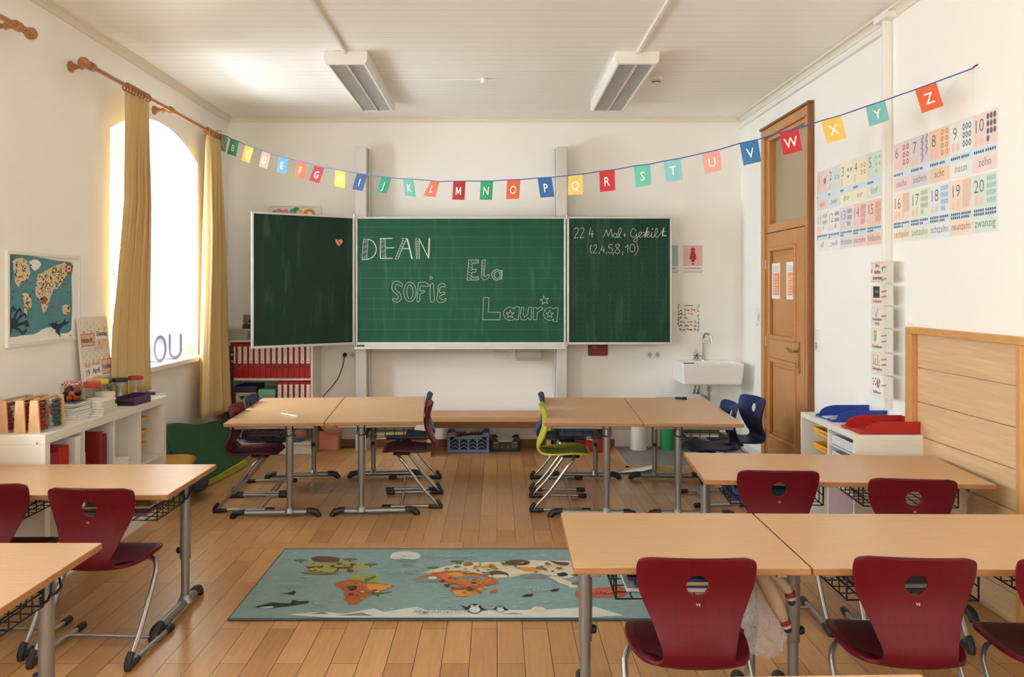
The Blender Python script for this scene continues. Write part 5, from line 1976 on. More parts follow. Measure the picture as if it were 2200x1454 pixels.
def hourglass(label, x, y, capm):
    t = thing('hourglass', label, 'hourglass', (x, y, SZ), R(12), 'large hourglasses on the cube shelf')
    r, h = .047, .163
    for z0, z1 in ((0, .026), (h - .026, h)):
        q = MB()
        q.prism(ell(0, 0, r, r, 6), FLOORF, z0, z1)
        q.build('cap', capm, t, bevel=.003)
    MB().lathe([(r * .84, .026), (r * .84, h - .026)], n=24, caps=False).build('outer_tube', jar_glass, t, smooth=True)
    MB().lathe([(r * .7, .027), (r * .66, .038), (.004, h / 2 - .003), (.004, h / 2 + .003), (r * .66, h - .038), (r * .7, h - .027)], n=24, caps=False).build('bulbs', thin_white, t, smooth=True)
    MB().lathe([(r * .55, .03), (.006, .055), (0, .058)], n=18).build('sand', paper, t, smooth=True)
    return t


thin_white = mat('hourglass_bulb', (240, 240, 240), .1, var=.01)
thin_white.node_tree.nodes['Principled BSDF'].inputs['Alpha'].default_value = .4
hourglass('hourglass with navy blue caps on the cube shelf', -2.405, 5.35, mat('cap_navy', (30, 40, 68), .4))
hourglass('hourglass with red caps at the far end of the cube shelf', -2.365, 5.48, red_pl)
purple = mat('purple_plastic', (74, 42, 88), .4)
t = thing('dustpan', 'purple dustpan with black inside lying on the cube shelf', 'dustpan', (-2.325, 5.23, SZ), R(-5))
q = MB().box(-.06, 0, 0, .06, .20, .004).box(-.062, 0, 0, -.056, .21, .055).box(.056, 0, 0, .062, .21, .05).box(-.06, .2, 0, .06, .212, .06)
q.build('pan', purple, t, bevel=.002)
MB().box(-.054, .004, .0045, .054, .198, .03).build('black_liner', black_plastic, t)
MB().tube(catmull([(0, .208, .05), (0, .26, .052), (0, .32, .04), (0, .37, .032)], 4), [.012] * 4 + [.013] * 5 + [.012] * 4, 10).build('handle', purple, t, smooth=True)

# ------------------------------------------------------------------ pegboard calendar leaning on the wall
pegm = mat('pegboard_white', (226, 218, 200), .55)
slotm = mat('pegboard_slot', (188, 172, 146), .8)
PF = Frame((XL + .075, 5.085, SZ), (0, 1, 0), (-.05, 0, .555))
t = thing('pegboard', 'white pegboard calendar leaning on the left wall behind the jars', 'pegboard', (XL + .05, 5.27, SZ))
W = T(t.location)
q = MB().prism(rrect(0, 0, .375, .557, .02), PF, -.012, 0)
q.build('board', pegm, t, world=W)
q = MB()
for i in range(9):
    for k in range(13):
        x = .0275 + i * .04
        y = .022 + k * .0415 + (.02 if i % 2 else 0)
        if y < .54:
            q.flat(PF, rrect(x - .003, y - .009, x + .003, y + .009, .0029, 2), .0006, 0)
q.build('peg_slots', slotm, t, world=W)
cardpk = mat('card_blush', (222, 182, 158), .65)
lid_p = mat('wood_peg', (190, 146, 104), .6)


def peg_card(x0, y0, x1, y1, word, kind, label, hh):
    o = thing('calendar_card', label, 'card', PF.at((x0 + x1) / 2, (y0 + y1) / 2, .004), 0, 'calendar cards on the pegboard')
    Wc = T(o.location)
    q = MB().prism([(x0, y0), (x1, y0), (x1, y1), (x0, y1)], PF, .002, .006)
    cx, cy = (x0 + x1) / 2, (y0 + y1) / 2
    if kind == 'pink':
        q.rect(PF, x0 + .003, y0 + .004, x1 - .003, y1 - .004, .0064, 1)
        q.stroke(PF, [(x0 + .006, y1 - .009), (x1 - .006, y1 - .009)], .003, .0067, 3).stroke(PF, [(x0 + .006, y0 + .009), (x1 - .006, y0 + .009)], .003, .0067, 3)
        q.fit(PF, word, cx, cy - hh * .35, (x1 - x0) * .88, hh, .007, 2, .018)
    elif kind == 'half':
        q.rect(PF, x0 + .003, y0 + .004, x1 - .003, y0 + (y1 - y0) * .47, .0064, 1)
        q.fit(PF, word, cx, y0 + (y1 - y0) * .66, (x1 - x0) * .9, hh, .007, 2, .018)
        for k in range(7):
            q.flat(PF, ell(x0 + .02 + k * (x1 - x0 - .04) / 6, y0 + (y1 - y0) * .26, .007 if k == 1 else .004, .007 if k == 1 else .005, 10), .0068, 3 if k == 1 else 0)
    else:
        q.rect(PF, x0 + .003, y1 - (y1 - y0) * .2, x1 - .003, y1 - .003, .0064, 1).rect(PF, x0 + .003, y0 + .003, x1 - .003, y0 + (y1 - y0) * .16, .0064, 1)
        q.fit(PF, word, cx, cy - hh * .35, (x1 - x0) * .84, hh, .007, 2, .014)
    q.build('face', [paper, cardpk, ink, darkred], o, world=Wc)
    for s in (.25, .75):
        px = x0 + (x1 - x0) * s
        MB().tube([PF.at(px, y1 - .012, .008), PF.at(px, y1 + .012, .011)], .003, 6).build('hook', lid_p, o, world=Wc)


peg_card(-.008, .372, .182, .462, 'Heute ist _', 'pink', 'blush card reading Heute ist on the pegboard', .046)
peg_card(.192, .362, .345, .472, 'Dienstag', 'half', 'card reading Dienstag at the right of the pegboard upper row', .042)
peg_card(.012, .165, .088, .268, '19', 'date', 'narrow card reading 19 at the left of the pegboard lower row', .05)
peg_card(.094, .172, .222, .276, 'April', 'date', 'card reading April in the middle of the pegboard lower row', .045)
peg_card(.232, .182, .372, .290, 'Frühling', 'pink', 'card reading Frühling at the right of the pegboard lower row', .042)
peg_card(.262, .045, .372, .13, '2022', 'pink', 'card reading 2022 low on the pegboard behind the white pot', .045)

# ------------------------------------------------------------------ animal world map poster on the left wall
sea, sea2, land, whale_m = mat('poster_sea', (84, 142, 150), .7, var=.16, scale=14), mat('poster_deep_sea', (52, 104, 132), .7, var=.1), mat('poster_land', (222, 200, 164), .7, var=.05), mat('poster_navy', (34, 52, 72), .7)
pcols = [paper, sea, sea2, land, whale_m, mat('poster_rust', (158, 92, 62), .7), mat('poster_green', (118, 132, 80), .7), mat('poster_red', (168, 60, 52), .7), mat('poster_brown', (84, 70, 60), .7)]
t = thing('map_poster', 'framed animal world map with octopus and whale on the left wall', 'poster', (XL, 4.76, 1.2))
W = T(t.location)


def zp(zx, zy):
    px, py = zx * .3577, 480 + zy * .3577
    Y = -XL * 1800 / (1068 - px)
    return (Y, 1.51 + (620 - py) * Y / 1800)


PP = Frame((XL, 0, 0), (0, 1, 0), (0, 0, 1))
q = MB()
q.ring(PP, 4.375, 1.2, 5.145, 1.71, .018, 0, .016)
q.build('frame', white_plastic, t, world=W)
q = MB().prism([(4.395, 1.218), (5.125, 1.218), (5.125, 1.692), (4.395, 1.692)], PP, .001, .005)
Z = lambda L_: [(max(4.402, p[0]), p[1]) for p in (zp(x, y) for x, y in L_)]
d = .0054
q.flat(PP, Z(catmull([(40, 205), (75, 182), (200, 198), (330, 222), (428, 240), (424, 320), (428, 480), (424, 600), (418, 645), (370, 660), (262, 640), (200, 664), (130, 672), (50, 682), (32, 640), (42, 500), (36, 380), (40, 205)], 4)[:-1]), d, 1)
q.flat(PP, Z([(40, 210), (75, 190), (70, 300), (62, 360), (40, 380)]), d + .0002, 2)
q.flat(PP, Z(catmull([(82, 235), (110, 215), (150, 238), (168, 290), (150, 320), (125, 335), (108, 378), (92, 360), (84, 310), (82, 235)], 3)[:-1]), d + .0003, 3)
q.flat(PP, Z(catmull([(128, 420), (160, 420), (180, 455), (182, 500), (160, 520), (152, 570), (140, 545), (138, 480), (128, 420)], 3)[:-1]), d + .0003, 3)
q.flat(PP, Z(catmull([(170, 228), (210, 215), (240, 240), (225, 270), (200, 282), (178, 255), (170, 228)], 3)[:-1]), d + .0003, 0)
q.flat(PP, Z(catmull([(228, 320), (255, 300), (290, 280), (330, 262), (378, 240), (395, 280), (380, 325), (350, 370), (320, 385), (305, 400), (292, 440), (272, 515), (252, 530), (240, 470), (216, 435), (214, 395), (228, 320)], 3)[:-1]), d + .0003, 3)
q.flat(PP, Z(catmull([(370, 495), (395, 485), (415, 505), (408, 540), (380, 545), (368, 520), (370, 495)], 3)[:-1]), d + .0003, 3)
q.flat(PP, Z(catmull([(236, 640), (270, 628), (300, 625), (312, 655), (280, 668), (245, 665), (236, 640)], 3)[:-1]), d + .0004, 0)
q.flat(PP, Z(catmull([(238, 445), (265, 440), (282, 455), (262, 480), (244, 480), (238, 445)], 3)[:-1]), d + .0005, 5)
def ragged(pts, seed):
    jr = random.Random(seed)
    return Z([(x + jr.uniform(-4, 4), y + jr.uniform(-4, 4)) for x, y in catmull(pts + [pts[0]], 3)[:-1]])


q.flat(PP, ragged([(70, 225), (115, 205), (160, 235), (175, 300), (150, 340), (120, 350), (105, 385), (85, 350), (75, 290)], 1), d + .00045, 3)
q.flat(PP, ragged([(214, 315), (265, 285), (335, 250), (385, 235), (400, 290), (375, 345), (340, 385), (312, 395), (298, 440), (270, 520), (250, 525), (236, 465), (208, 430), (210, 370)], 2), d + .00046, 3)
rr = random.Random(2)
for (ax, ay, bx_, by_, n) in ((84, 220, 160, 360, 46), (130, 425, 178, 550, 22), (220, 300, 300, 430, 60), (295, 255, 385, 380, 56), (235, 430, 285, 510, 14), (372, 490, 412, 540, 10), (60, 250, 420, 640, 46)):
    for k in range(n):
        x, y = rr.uniform(ax, bx_), rr.uniform(ay, by_)
        a = rr.uniform(3, 7.5)
        q.flat(PP, Z(ell(x, y, a * rr.uniform(.5, 1), a * rr.uniform(.6, 1.4), 6, rr.random() * 3)), d + .0006 + k * .000005, rr.choice((4, 5, 6, 8, 8, 4) if n != 46 or ax == 84 else (4, 2, 8)))
for k in range(9):
    x, y = rr.uniform(310, 380), rr.uniform(255, 330)
    q.flat(PP, Z([(x - 4, y + 14), (x + 4, y + 14), (x, y - 16)]), d + .0009, 6)
q.flat(PP, Z(catmull([(288, 604), (315, 596), (345, 604), (372, 592), (382, 570), (390, 590), (414, 586), (396, 604), (380, 612), (360, 628), (350, 640), (358, 682), (338, 660), (318, 650), (296, 620), (288, 604)], 3)[:-1]), d + .001, 4)
q.flat(PP, Z([(292, 610), (312, 632), (330, 640), (322, 660), (302, 632)]), d + .0011, 0)
q.flat(PP, Z(ell(72, 600, 30, 34, 16)), d + .001, 4)
for pts in ([(60, 590), (55, 540), (70, 505), (80, 520)], [(75, 580), (90, 540), (112, 515), (120, 535)], [(90, 590), (115, 560), (140, 545), (150, 560)], [(95, 610), (130, 600), (155, 590), (160, 610), (145, 612)], [(80, 625), (110, 640), (130, 660), (150, 640)], [(60, 625), (55, 660), (44, 680)], [(50, 605), (38, 630), (34, 650)]):
    q.stroke(PP, Z(catmull(pts, 4)), .016, d + .0011, 4)
cx, cy = 407, 272
q.flat(PP, Z([(cx + (28 if k % 2 else 16) * math.cos(k * math.pi / 8), cy + (44 if k % 2 else 24) * math.sin(k * math.pi / 8)) for k in range(16)]), d + .001, 7)
q.flat(PP, Z(ell(cx, cy, 13, 20, 16)), d + .0012, 3)
q.flat(PP, Z(star(cx, cy, 12, .4, 4)), d + .0013, 7)
q.rect(PP, 5.02, 1.227, 5.055, 1.231, d, 7)
q.build('print', pcols, t, world=W)

# ------------------------------------------------------------------ window sill letters
lav = mat('lavender_card', (158, 166, 202), .6)
lav2 = mat('lavender_card_edge', (168, 160, 188), .6)
SF = Frame((XL - .12, 0, SILL), (0, 1, 0), (0, 0, 1))
SFz = Frame((-2.74, 0, SILL + .002), (.9, -.45, 0), (0, 0, 1))


def sill_letter(name, label, x, y, outer, inner_fn):
    t = thing(name, label, 'letter', (x, y, SILL + .002), R(68), 'standing letters on the window sill')
    F = Frame((0, 0, 0), (1, 0, 0), (0, 0, 1))
    q = MB()
    inner_fn(q, F)
    q.build('body', [lav2, lav], t)
    return t


def letO(q, F):
    n = 28
    for k in range(n):
        a, b = 2 * math.pi * k / n, 2 * math.pi * (k + 1) / n
        f = lambda an, rx, ry: (rx * math.cos(an), .105 + ry * math.sin(an))
        q.prism([f(a, .07, .105), f(b, .07, .105), f(b, .045, .08), f(a, .045, .08)], F, -.05, .05, 0, 1)


def letU(q, F):
    n = 14
    for s in (-1, 1):
        q.prism([(s * .075, .075), (s * .075, .205), (s * .048, .205), (s * .048, .075)], F, -.05, .05, 0, 1)
    for k in range(n):
        a, b = math.pi + math.pi * k / n, math.pi + math.pi * (k + 1) / n
        f = lambda an, r: (r * math.cos(an), .075 + r * math.sin(an))
        q.prism([f(a, .075), f(b, .075), f(b, .048), f(a, .048)], F, -.05, .05, 0, 1)


sill_letter('standing_letter', 'lavender blue standing letter O on the window sill', -2.645, 6.48, None, letO)
sill_letter('standing_letter', 'lavender standing letter U on the window sill', -2.635, 6.76, None, letU)
t = thing('tape_dispenser', 'white rounded tape dispenser at the far end of the window sill', 'dispenser', (-2.62, 7.06, SILL + .002))
q = MB().prism([(-.07, 0), (.07, 0), (.07, .03)] + [(.07 * math.cos(R(a)), .035 + .07 * math.sin(R(a))) for a in range(10, 180, 14)] + [(-.07, .03)], Frame((0, 0, 0), (.6, .8, 0), (0, 0, 1)), -.03, .03)
q.build('body', white_plastic, t, bevel=.003)

# ------------------------------------------------------------------ gym mats and cushions in the left corner
gmat = mat('green_mat', (30, 84, 54), .6, var=.1, bump=.25, bscale=9)
q = MB()
n = 14
vv, ff = [], []
for i in range(n + 1):
    s = i / n
    y = 6.22 + 1.16 * s
    tx, tz = -2.47 + .07 * s, .50 - .165 * s + .012 * math.sin(9 * s)
    bxx, bz = -2.19 + .05 * s, .06
    sec = [(tx, y + .06 * s, tz), (tx - .045, y + .06 * s, tz - .01), (bxx - .12, y - .03, bz), (bxx, y - .03, bz)]
    sec.insert(0, ((tx + bxx) / 2 - .035, y, (tz + bz) / 2 - .012))
    vv += sec
m_ = 5
for i in range(n):
    for j in range(m_):
        ff.append((i * m_ + j, (i + 1) * m_ + j, (i + 1) * m_ + (j + 1) % m_, i * m_ + (j + 1) % m_))
ff += [tuple(range(m_)), tuple(n * m_ + j for j in range(m_ - 1, -1, -1))]
q.add(vv, ff)
o = q.build('gym_mat', gmat, smooth=True, bevel=.012, angle=30)
tag(o, 'dark green soft mat leaning against the left wall under the window', 'mat')
limem = mat('lime_mat', (176, 182, 70), .6)
q = MB().prism([(-2.55, 5.78), (-2.30, 5.78), (-2.255, 6.12), (-2.55, 6.12)], FLOORF, 0.002, .055)
q.build('x', limem)
bpy.data.objects.remove(bpy.data.objects['x'])
t = thing('floor_mat', 'lime yellow folding floor mat below the dark green one', 'mat', (-2.36, 6.5, 0))
W = T(t.location)
for i, (a, b) in enumerate(((5.80, 6.30), (6.305, 6.70), (6.705, 7.12))):
    xa, xb = -2.275 + .155 * (a - 5.8) / 1.32, -2.275 + .155 * (b - 5.8) / 1.32
    MB().prism([(-2.55, a), (xa, a), (xb, b), (-2.55, b)], FLOORF, 0.002, .056).build('section', limem if i != 1 else mat('lime_mat_light', (186, 192, 84), .6), t, bevel=.006, world=W)


def soft(name, label, cat, c, sz, m, rz=0, tilt=0, puff=1.0, seed=1, wr=0.0):
    bm = bmesh.new()
    bmesh.ops.create_cube(bm, size=2)
    bmesh.ops.subdivide_edges(bm, edges=bm.edges[:], cuts=9, use_grid_fill=True)
    rr = random.Random(seed)
    for v in bm.verts:
        x, y, z = v.co
        k = (1 - abs(x) ** 3) * (1 - abs(y) ** 3)
        zz = z * (.18 + .82 * math.sqrt(max(0, k))) * puff
        w = wr * (math.sin(7 * x + seed) * math.cos(6 * y) + .6 * math.sin(13 * y + 5 * x))
        v.co = Vector((x * sz[0] * (1 - .05 * y * y), y * sz[1] * (1 - .05 * x * x), (zz + w * (.4 if z > 0 else 0)) * sz[2]))
    me = bpy.data.meshes.new(name)
    bm.to_mesh(me)
    bm.free()
    me.materials.append(m)
    me.polygons.foreach_set('use_smooth', [True] * len(me.polygons))
    o = bpy.data.objects.new(name, me)
    col.objects.link(o)
    o.location = c
    o.rotation_euler = (tilt, 0, rz)
    return tag(o, label, cat)


ycl = mat('mustard_cloth', (196, 150, 62), .85, bump=.2, bscale=600)
soft('cushion', 'mustard yellow cushion on the mats beside the cube shelf, upper one', 'cushion', (-2.345, 6.0, .245), (.15, .2, .05), ycl, R(8), R(4), 1, 2, .15)
soft('cushion', 'mustard yellow cushion under another one beside the cube shelf', 'cushion', (-2.345, 5.98, .145), (.16, .2, .05), mat('mustard_cloth_dark', (178, 132, 52), .85), R(-4), 0, 1, 4, .15)
soft('bag', 'crumpled dark grey cloth bag lying on the mats', 'bag', (-2.19, 6.05, .125), (.1, .15, .075), mat('dark_grey_cloth', (58, 60, 62), .85), R(20), 0, 1, 9, .5)

# ================================================================== right side
# wood-clad recess on the right wall
t = thing('wall_panel', 'pale oak board panel with orange wooden frame on the right wall', 'panel', (XR, 4.24, 0))
W = T(t.location)
for k in range(7):
    z1 = 1.262 - k * .187
    z0 = max(.0, z1 - .184)
    MB().box(XR - .016, 3.685, z0, XR - .001, 4.615, z1).build('board', panel_wood, t, bevel=.003, world=W)
fr_o = wood('orange_pine_frame', (196, 142, 82), (212, 160, 98), .45, 6, (12, 12, 2))
fr_h = wood('orange_pine_rail', (196, 142, 82), (212, 160, 98), .45, 6, (12, 2, 12))
MB().box(XR - .05, 4.615, 0, XR, 4.685, 1.262).build('stile', fr_o, t, bevel=.003, world=W)
MB().box(XR - .05, 3.65, 0, XR, 3.685, 1.262).build('stile', fr_o, t, bevel=.003, world=W)
MB().box(XR - .05, 3.65, 1.262, XR, 4.685, 1.298).build('top_rail', fr_h, t, bevel=.003, world=W)
MB().box(XR - .02, 4.685, .3, XR, 4.73, 1.32).build('white_trim', white_paint, t, bevel=.002, world=W)

# white cabinet with trays
t = thing('cabinet', 'white low cabinet with open tray compartments against the right wall', 'cabinet', (1.945, 4.56, 0), R(-1.2))
CW, CD, CH, ct = .86, .372, .714, .022
MB().box(0, 0, CH - .03, CD, CW, CH).build('top_board', white_lam, t, bevel=.002)
MB().box(0, 0, 0, CD, CW, .05).build('base', white_lam, t, bevel=.002)
for y in (0, CW - ct):
    MB().box(0, y, .05, CD, y + ct, CH - .03).build('side_panel', white_lam, t, bevel=.002)
MB().box(.004, .385, .05, CD, .385 + ct, CH - .03).build('divider', white_lam, t, bevel=.001)
MB().box(CD - .008, ct, .05, CD, CW - ct, CH - .03).build('back_panel', white_lam, t)
for a, b in ((ct, .385), (.385 + ct, CW - ct)):
    MB().box(.004, a, .37, CD - .008, b, .386).build('shelf', white_lam, t, bevel=.001)
MB().box(-.0, ct + .004, .056, .014, .381, .366).build('door', mat('mauve_board', (176, 152, 158), .5), t, bevel=.002)
tray_w, tray_y = mat('frosted_tray', (206, 210, 214), .4), mat('yellow_tray', (226, 170, 66), .45)
for k, z in enumerate((.41, .505, .60)):
    q = MB().box(0, 0, 0, .3, .348, .004).box(0, 0, 0, .004, .348, .055).box(0, 0, 0, .3, .004, .055).box(0, .344, 0, .3, .348, .055)
    o = q.build('drawer_tray', tray_w, bevel=.001)
    tag(o, 'pale translucent tray in the near compartment of the white cabinet, %s from the bottom' % ORD[k], 'tray', 'pale trays in the white cabinet')
    o.matrix_world = Matrix.Translation((1.945, 4.56, 0)) @ Matrix.Rotation(R(-1.2), 4, 'Z') @ Matrix.Translation((.02 if k else .035, ct + .006, z))
    o = MB().box(0, 0, 0, .26, .30, .004).box(0, 0, 0, .004, .30, .04).box(0, 0, 0, .26, .004, .04).box(0, .296, 0, .26, .30, .04)
    o.box(-.022, .02, .022, 0, .16, .028)
    o = o.build('drawer_tray', tray_y, bevel=.001)
    tag(o, 'yellow tray in the far compartment of the white cabinet, %s from the bottom' % ORD[k], 'tray', 'yellow trays in the white cabinet')
    o.matrix_world = Matrix.Translation((1.945, 4.56, 0)) @ Matrix.Rotation(R(-1.2), 4, 'Z') @ Matrix.Translation((.03 - .012 * (k == 0), .41, z + .005))
    MBz = MB().box(.004, ct, z - .006, CD - .008, .385, z - .002)
    MBz.build('runner_shelf', white_lam, t)


def letter_tray(label, x, y, m, rz):
    t = thing('letter_tray', label, 'letter tray', (x, y, CH + .001), rz, 'letter trays on the white cabinet')
    L_, Wd, H = .34, .245, .068
    MB().box(0, -Wd / 2, 0, L_, Wd / 2, .004).box(L_ - .004, -Wd / 2, 0, L_, Wd / 2, H).build('base_and_back', m, t, bevel=.001)
    F = Frame((0, 0, 0), (1, 0, 0), (0, 0, 1))
    prof = [(0, 0), (L_, 0), (L_, H)] + [(.12 - .10 * math.sin(R(a)) if False else .02 + .11 * (1 - math.cos(R(a))), .016 + (H - .016) * math.sin(R(a))) for a in range(90, -1, -10)] + [(0, .014)]
    for s in (-1, 1):
        q = MB().prism(prof, F, -s * Wd / 2, -s * (Wd / 2 - .004))
        q.build('side', m, t)
    for a, b in ((-Wd / 2, -.05), (.05, Wd / 2)):
        MB().box(-.004, a, 0, 0, b, .014).build('front_lip', m, t)
    return t


letter_tray('red letter tray on the near end of the white cabinet', 1.985, 4.70, mat('tray_red', (172, 36, 34), .4), R(0))
letter_tray('blue letter tray with a magazine on the white cabinet', 2.0, 5.115, mat('tray_blue', (38, 62, 150), .4), R(2))
t = thing('magazine', 'colourful booklet lying in the blue letter tray', 'magazine', (2.115, 5.10, CH + .006), R(6))
q = MB().box(-.105, -.085, 0, .105, .085, .006)
F = Frame((0, 0, .0062), (1, 0, 0), (0, 1, 0))
q.rect(F, -.1, -.08, .1, .08, 0, 0).flat(F, ell(-.03, .02, .05, .035, 14), .0003, 1).flat(F, [(-.1, -.08), (-.02, -.08), (.0, -.03), (-.09, -.03)], .0003, 2).flat(F, ell(.05, -.03, .03, .02, 12), .0004, 3)
q.build('cover', [mat('mag_pale_teal', (176, 206, 204), .5), mat('mag_teal', (84, 150, 150), .5), mat('mag_red', (190, 66, 66), .5), paper], t)

# number cards: two blocks of A4 cards, 1-5 over 11-15 and 6-10 over 16-20
NUM = [(1, 'eins', (238, 202, 196), (150, 76, 58), 1), (2, 'zwei', (208, 226, 222), (150, 196, 204), 2), (3, 'drei', (243, 236, 196), (84, 112, 66), 3), (4, 'vier', (249, 232, 190), (206, 140, 70), 4), (5, 'fünf', (206, 226, 210), (150, 186, 140), 5),
       (6, 'sechs', (234, 200, 200), (160, 70, 78), 6), (7, 'sieben', (214, 204, 210), (130, 116, 130), 7), (8, 'acht', (244, 196, 154), (214, 128, 66), 8), (9, 'neun', (234, 236, 228), (84, 96, 92), 9), (10, 'zehn', (240, 206, 202), (70, 62, 60), 10),
       (11, 'elf', (238, 234, 228), (176, 176, 174), 11), (12, 'zwölf', (240, 238, 232), (140, 150, 152), 12), (13, 'dreizehn', (222, 214, 222), (150, 146, 158), 13), (14, 'vierzehn', (246, 200, 192), (196, 76, 62), 14), (15, 'fünfzehn', (240, 190, 170), (196, 110, 70), 15),
       (16, 'sechzehn', (248, 220, 192), (214, 158, 112), 16), (17, 'siebzehn', (224, 234, 206), (168, 190, 150), 17), (18, 'achtzehn', (222, 232, 240), (150, 184, 212), 18), (19, 'neunzehn', (248, 214, 188), (220, 174, 134), 19), (20, 'zwanzig', (206, 228, 214), (150, 198, 184), 20)]
strip_m, dot_m, hand_m, numink = mat('ten_strip', (214, 230, 238), .6), mat('ten_dots', (66, 84, 112), .6), mat('hand_blush', (240, 206, 188), .6), mat('warm_ink', (104, 92, 84), .6)
tone = {0: 'pink', 1: 'pale aqua', 2: 'pale yellow', 3: 'yellow', 4: 'mint', 5: 'rose', 6: 'lavender', 7: 'peach', 8: 'off white', 9: 'pale pink', 10: 'white', 11: 'white', 12: 'pale lavender', 13: 'salmon', 14: 'coral', 15: 'light peach', 16: 'pale green', 17: 'pale blue', 18: 'apricot', 19: 'mint green'}
for i, (n, word, bg, pic, cnt) in enumerate(NUM):
    col_i = i % 10
    row = 0 if n <= 10 else 1
    if col_i < 5:
        yc_ = 6.10 - .2065 * (col_i + .5)
    else:
        yc_ = 4.925 - .2065 * (col_i - 5 + .5)
    z1 = 2.356 - row * .292
    h_, w_ = .286, .2025
    F = Frame((XR - .0005, yc_, z1 - h_), (0, -1, 0), (0, 0, 1))
    q = MB().prism([(-w_ / 2, 0), (w_ / 2, 0), (w_ / 2, h_), (-w_ / 2, h_)], F, 0, .0025)
    d = .0028
    q.rect(F, -w_ / 2 + .004, .122, w_ / 2 - .004, h_ - .004, d, 1)
    q.rect(F, -w_ / 2 + .004, .004, w_ / 2 - .004, .078, d, 1)
    q.rect(F, -w_ / 2 + .004, .08, w_ / 2 - .004, .12, d, 2)
    q.text(F, str(n), -.055 if n < 10 else -.05, .195, .092, d + .0004, 5, -.012)
    for k in range(2 if n > 5 else 1):
        q.flat(F, ell(-.07 + k * .042, .148, .014, .016, 10), d + .0004 + k * .0001, 6)
        for j in range(4):
            q.stroke(F, [(-.078 + k * .042 + j * .006, .155), (-.081 + k * .042 + j * .0075, .178)], .005, d + .0006, 6)
    cl = 1 if cnt == 1 else 2 if cnt <= 8 else 3 if cnt <= 10 else 5
    rows_ = math.ceil(cnt / cl)
    for k in range(cnt):
        r_, c_ = k // cl, k % cl
        gx = .052 + (c_ - (cl - 1) / 2) * (.07 / max(cl - .4, 1))
        gy = .205 - (r_ - (rows_ - 1) / 2) * min(.042, .14 / max(rows_, 1))
        rx = min(.015, .03 / cl + .002) if cnt > 1 else .024
        ry = min(.017, .062 / rows_) if cnt > 1 else .022
        if n in (3, 5):
            q.flat(F, star(gx, gy, .017, .5), d + .0004, 3)
        elif n in (7, 14, 15, 16, 19):
            q.stroke(F, [(gx - rx * .4, gy - ry), (gx + rx * .6, gy + ry)], rx * .9, d + .0004, 3)
        else:
            q.flat(F, ell(gx, gy, rx, ry, 10), d + .0004, 3)
            if n in (4, 6, 8, 9):
                q.flat(F, ell(gx, gy, rx * .45, ry * .45, 8), d + .0006, 1)
    if n == 1:
        q.stroke(F, [(.06, .205), (.08, .235)], .008, d + .0006, 3).stroke(F, [(.04, .195), (.03, .178)], .005, d + .0006, 3).stroke(F, [(.06, .195), (.065, .178)], .005, d + .0006, 3)
    for r_ in range(2 if n > 10 else 1):
        m_ = min(10, n - 10 * r_) if not (n > 10 and r_ == 0) else 10
        yy = .1 if n <= 10 else (.109 if r_ == 0 else .091)
        for k in range(m_):
            q.flat(F, ell(-.086 + k * .0178 + (.008 if k > 4 else 0), yy, .0068, .0085 if n <= 10 else .0075, 8), d + .0005, 4)
    q.fit(F, word, 0, .028, w_ * .84, .058, d + .0004, 5, -.01)
    bg = tuple(v + (240 - v) * .3 for v in bg)
    pic = tuple(v + (226 - v) * .3 for v in pic)
    mats_ = [paper, mat('card_tone_%d' % n, bg, .55, var=.02), strip_m, mat('card_picture_%d' % n, pic, .6), dot_m, numink, hand_m]
    o = q.build('number_card', mats_)
    tag(o, '%s A4 number card %d with the word %s on the right wall' % (tone[i], n, word), 'number card', 'number cards on the right wall')

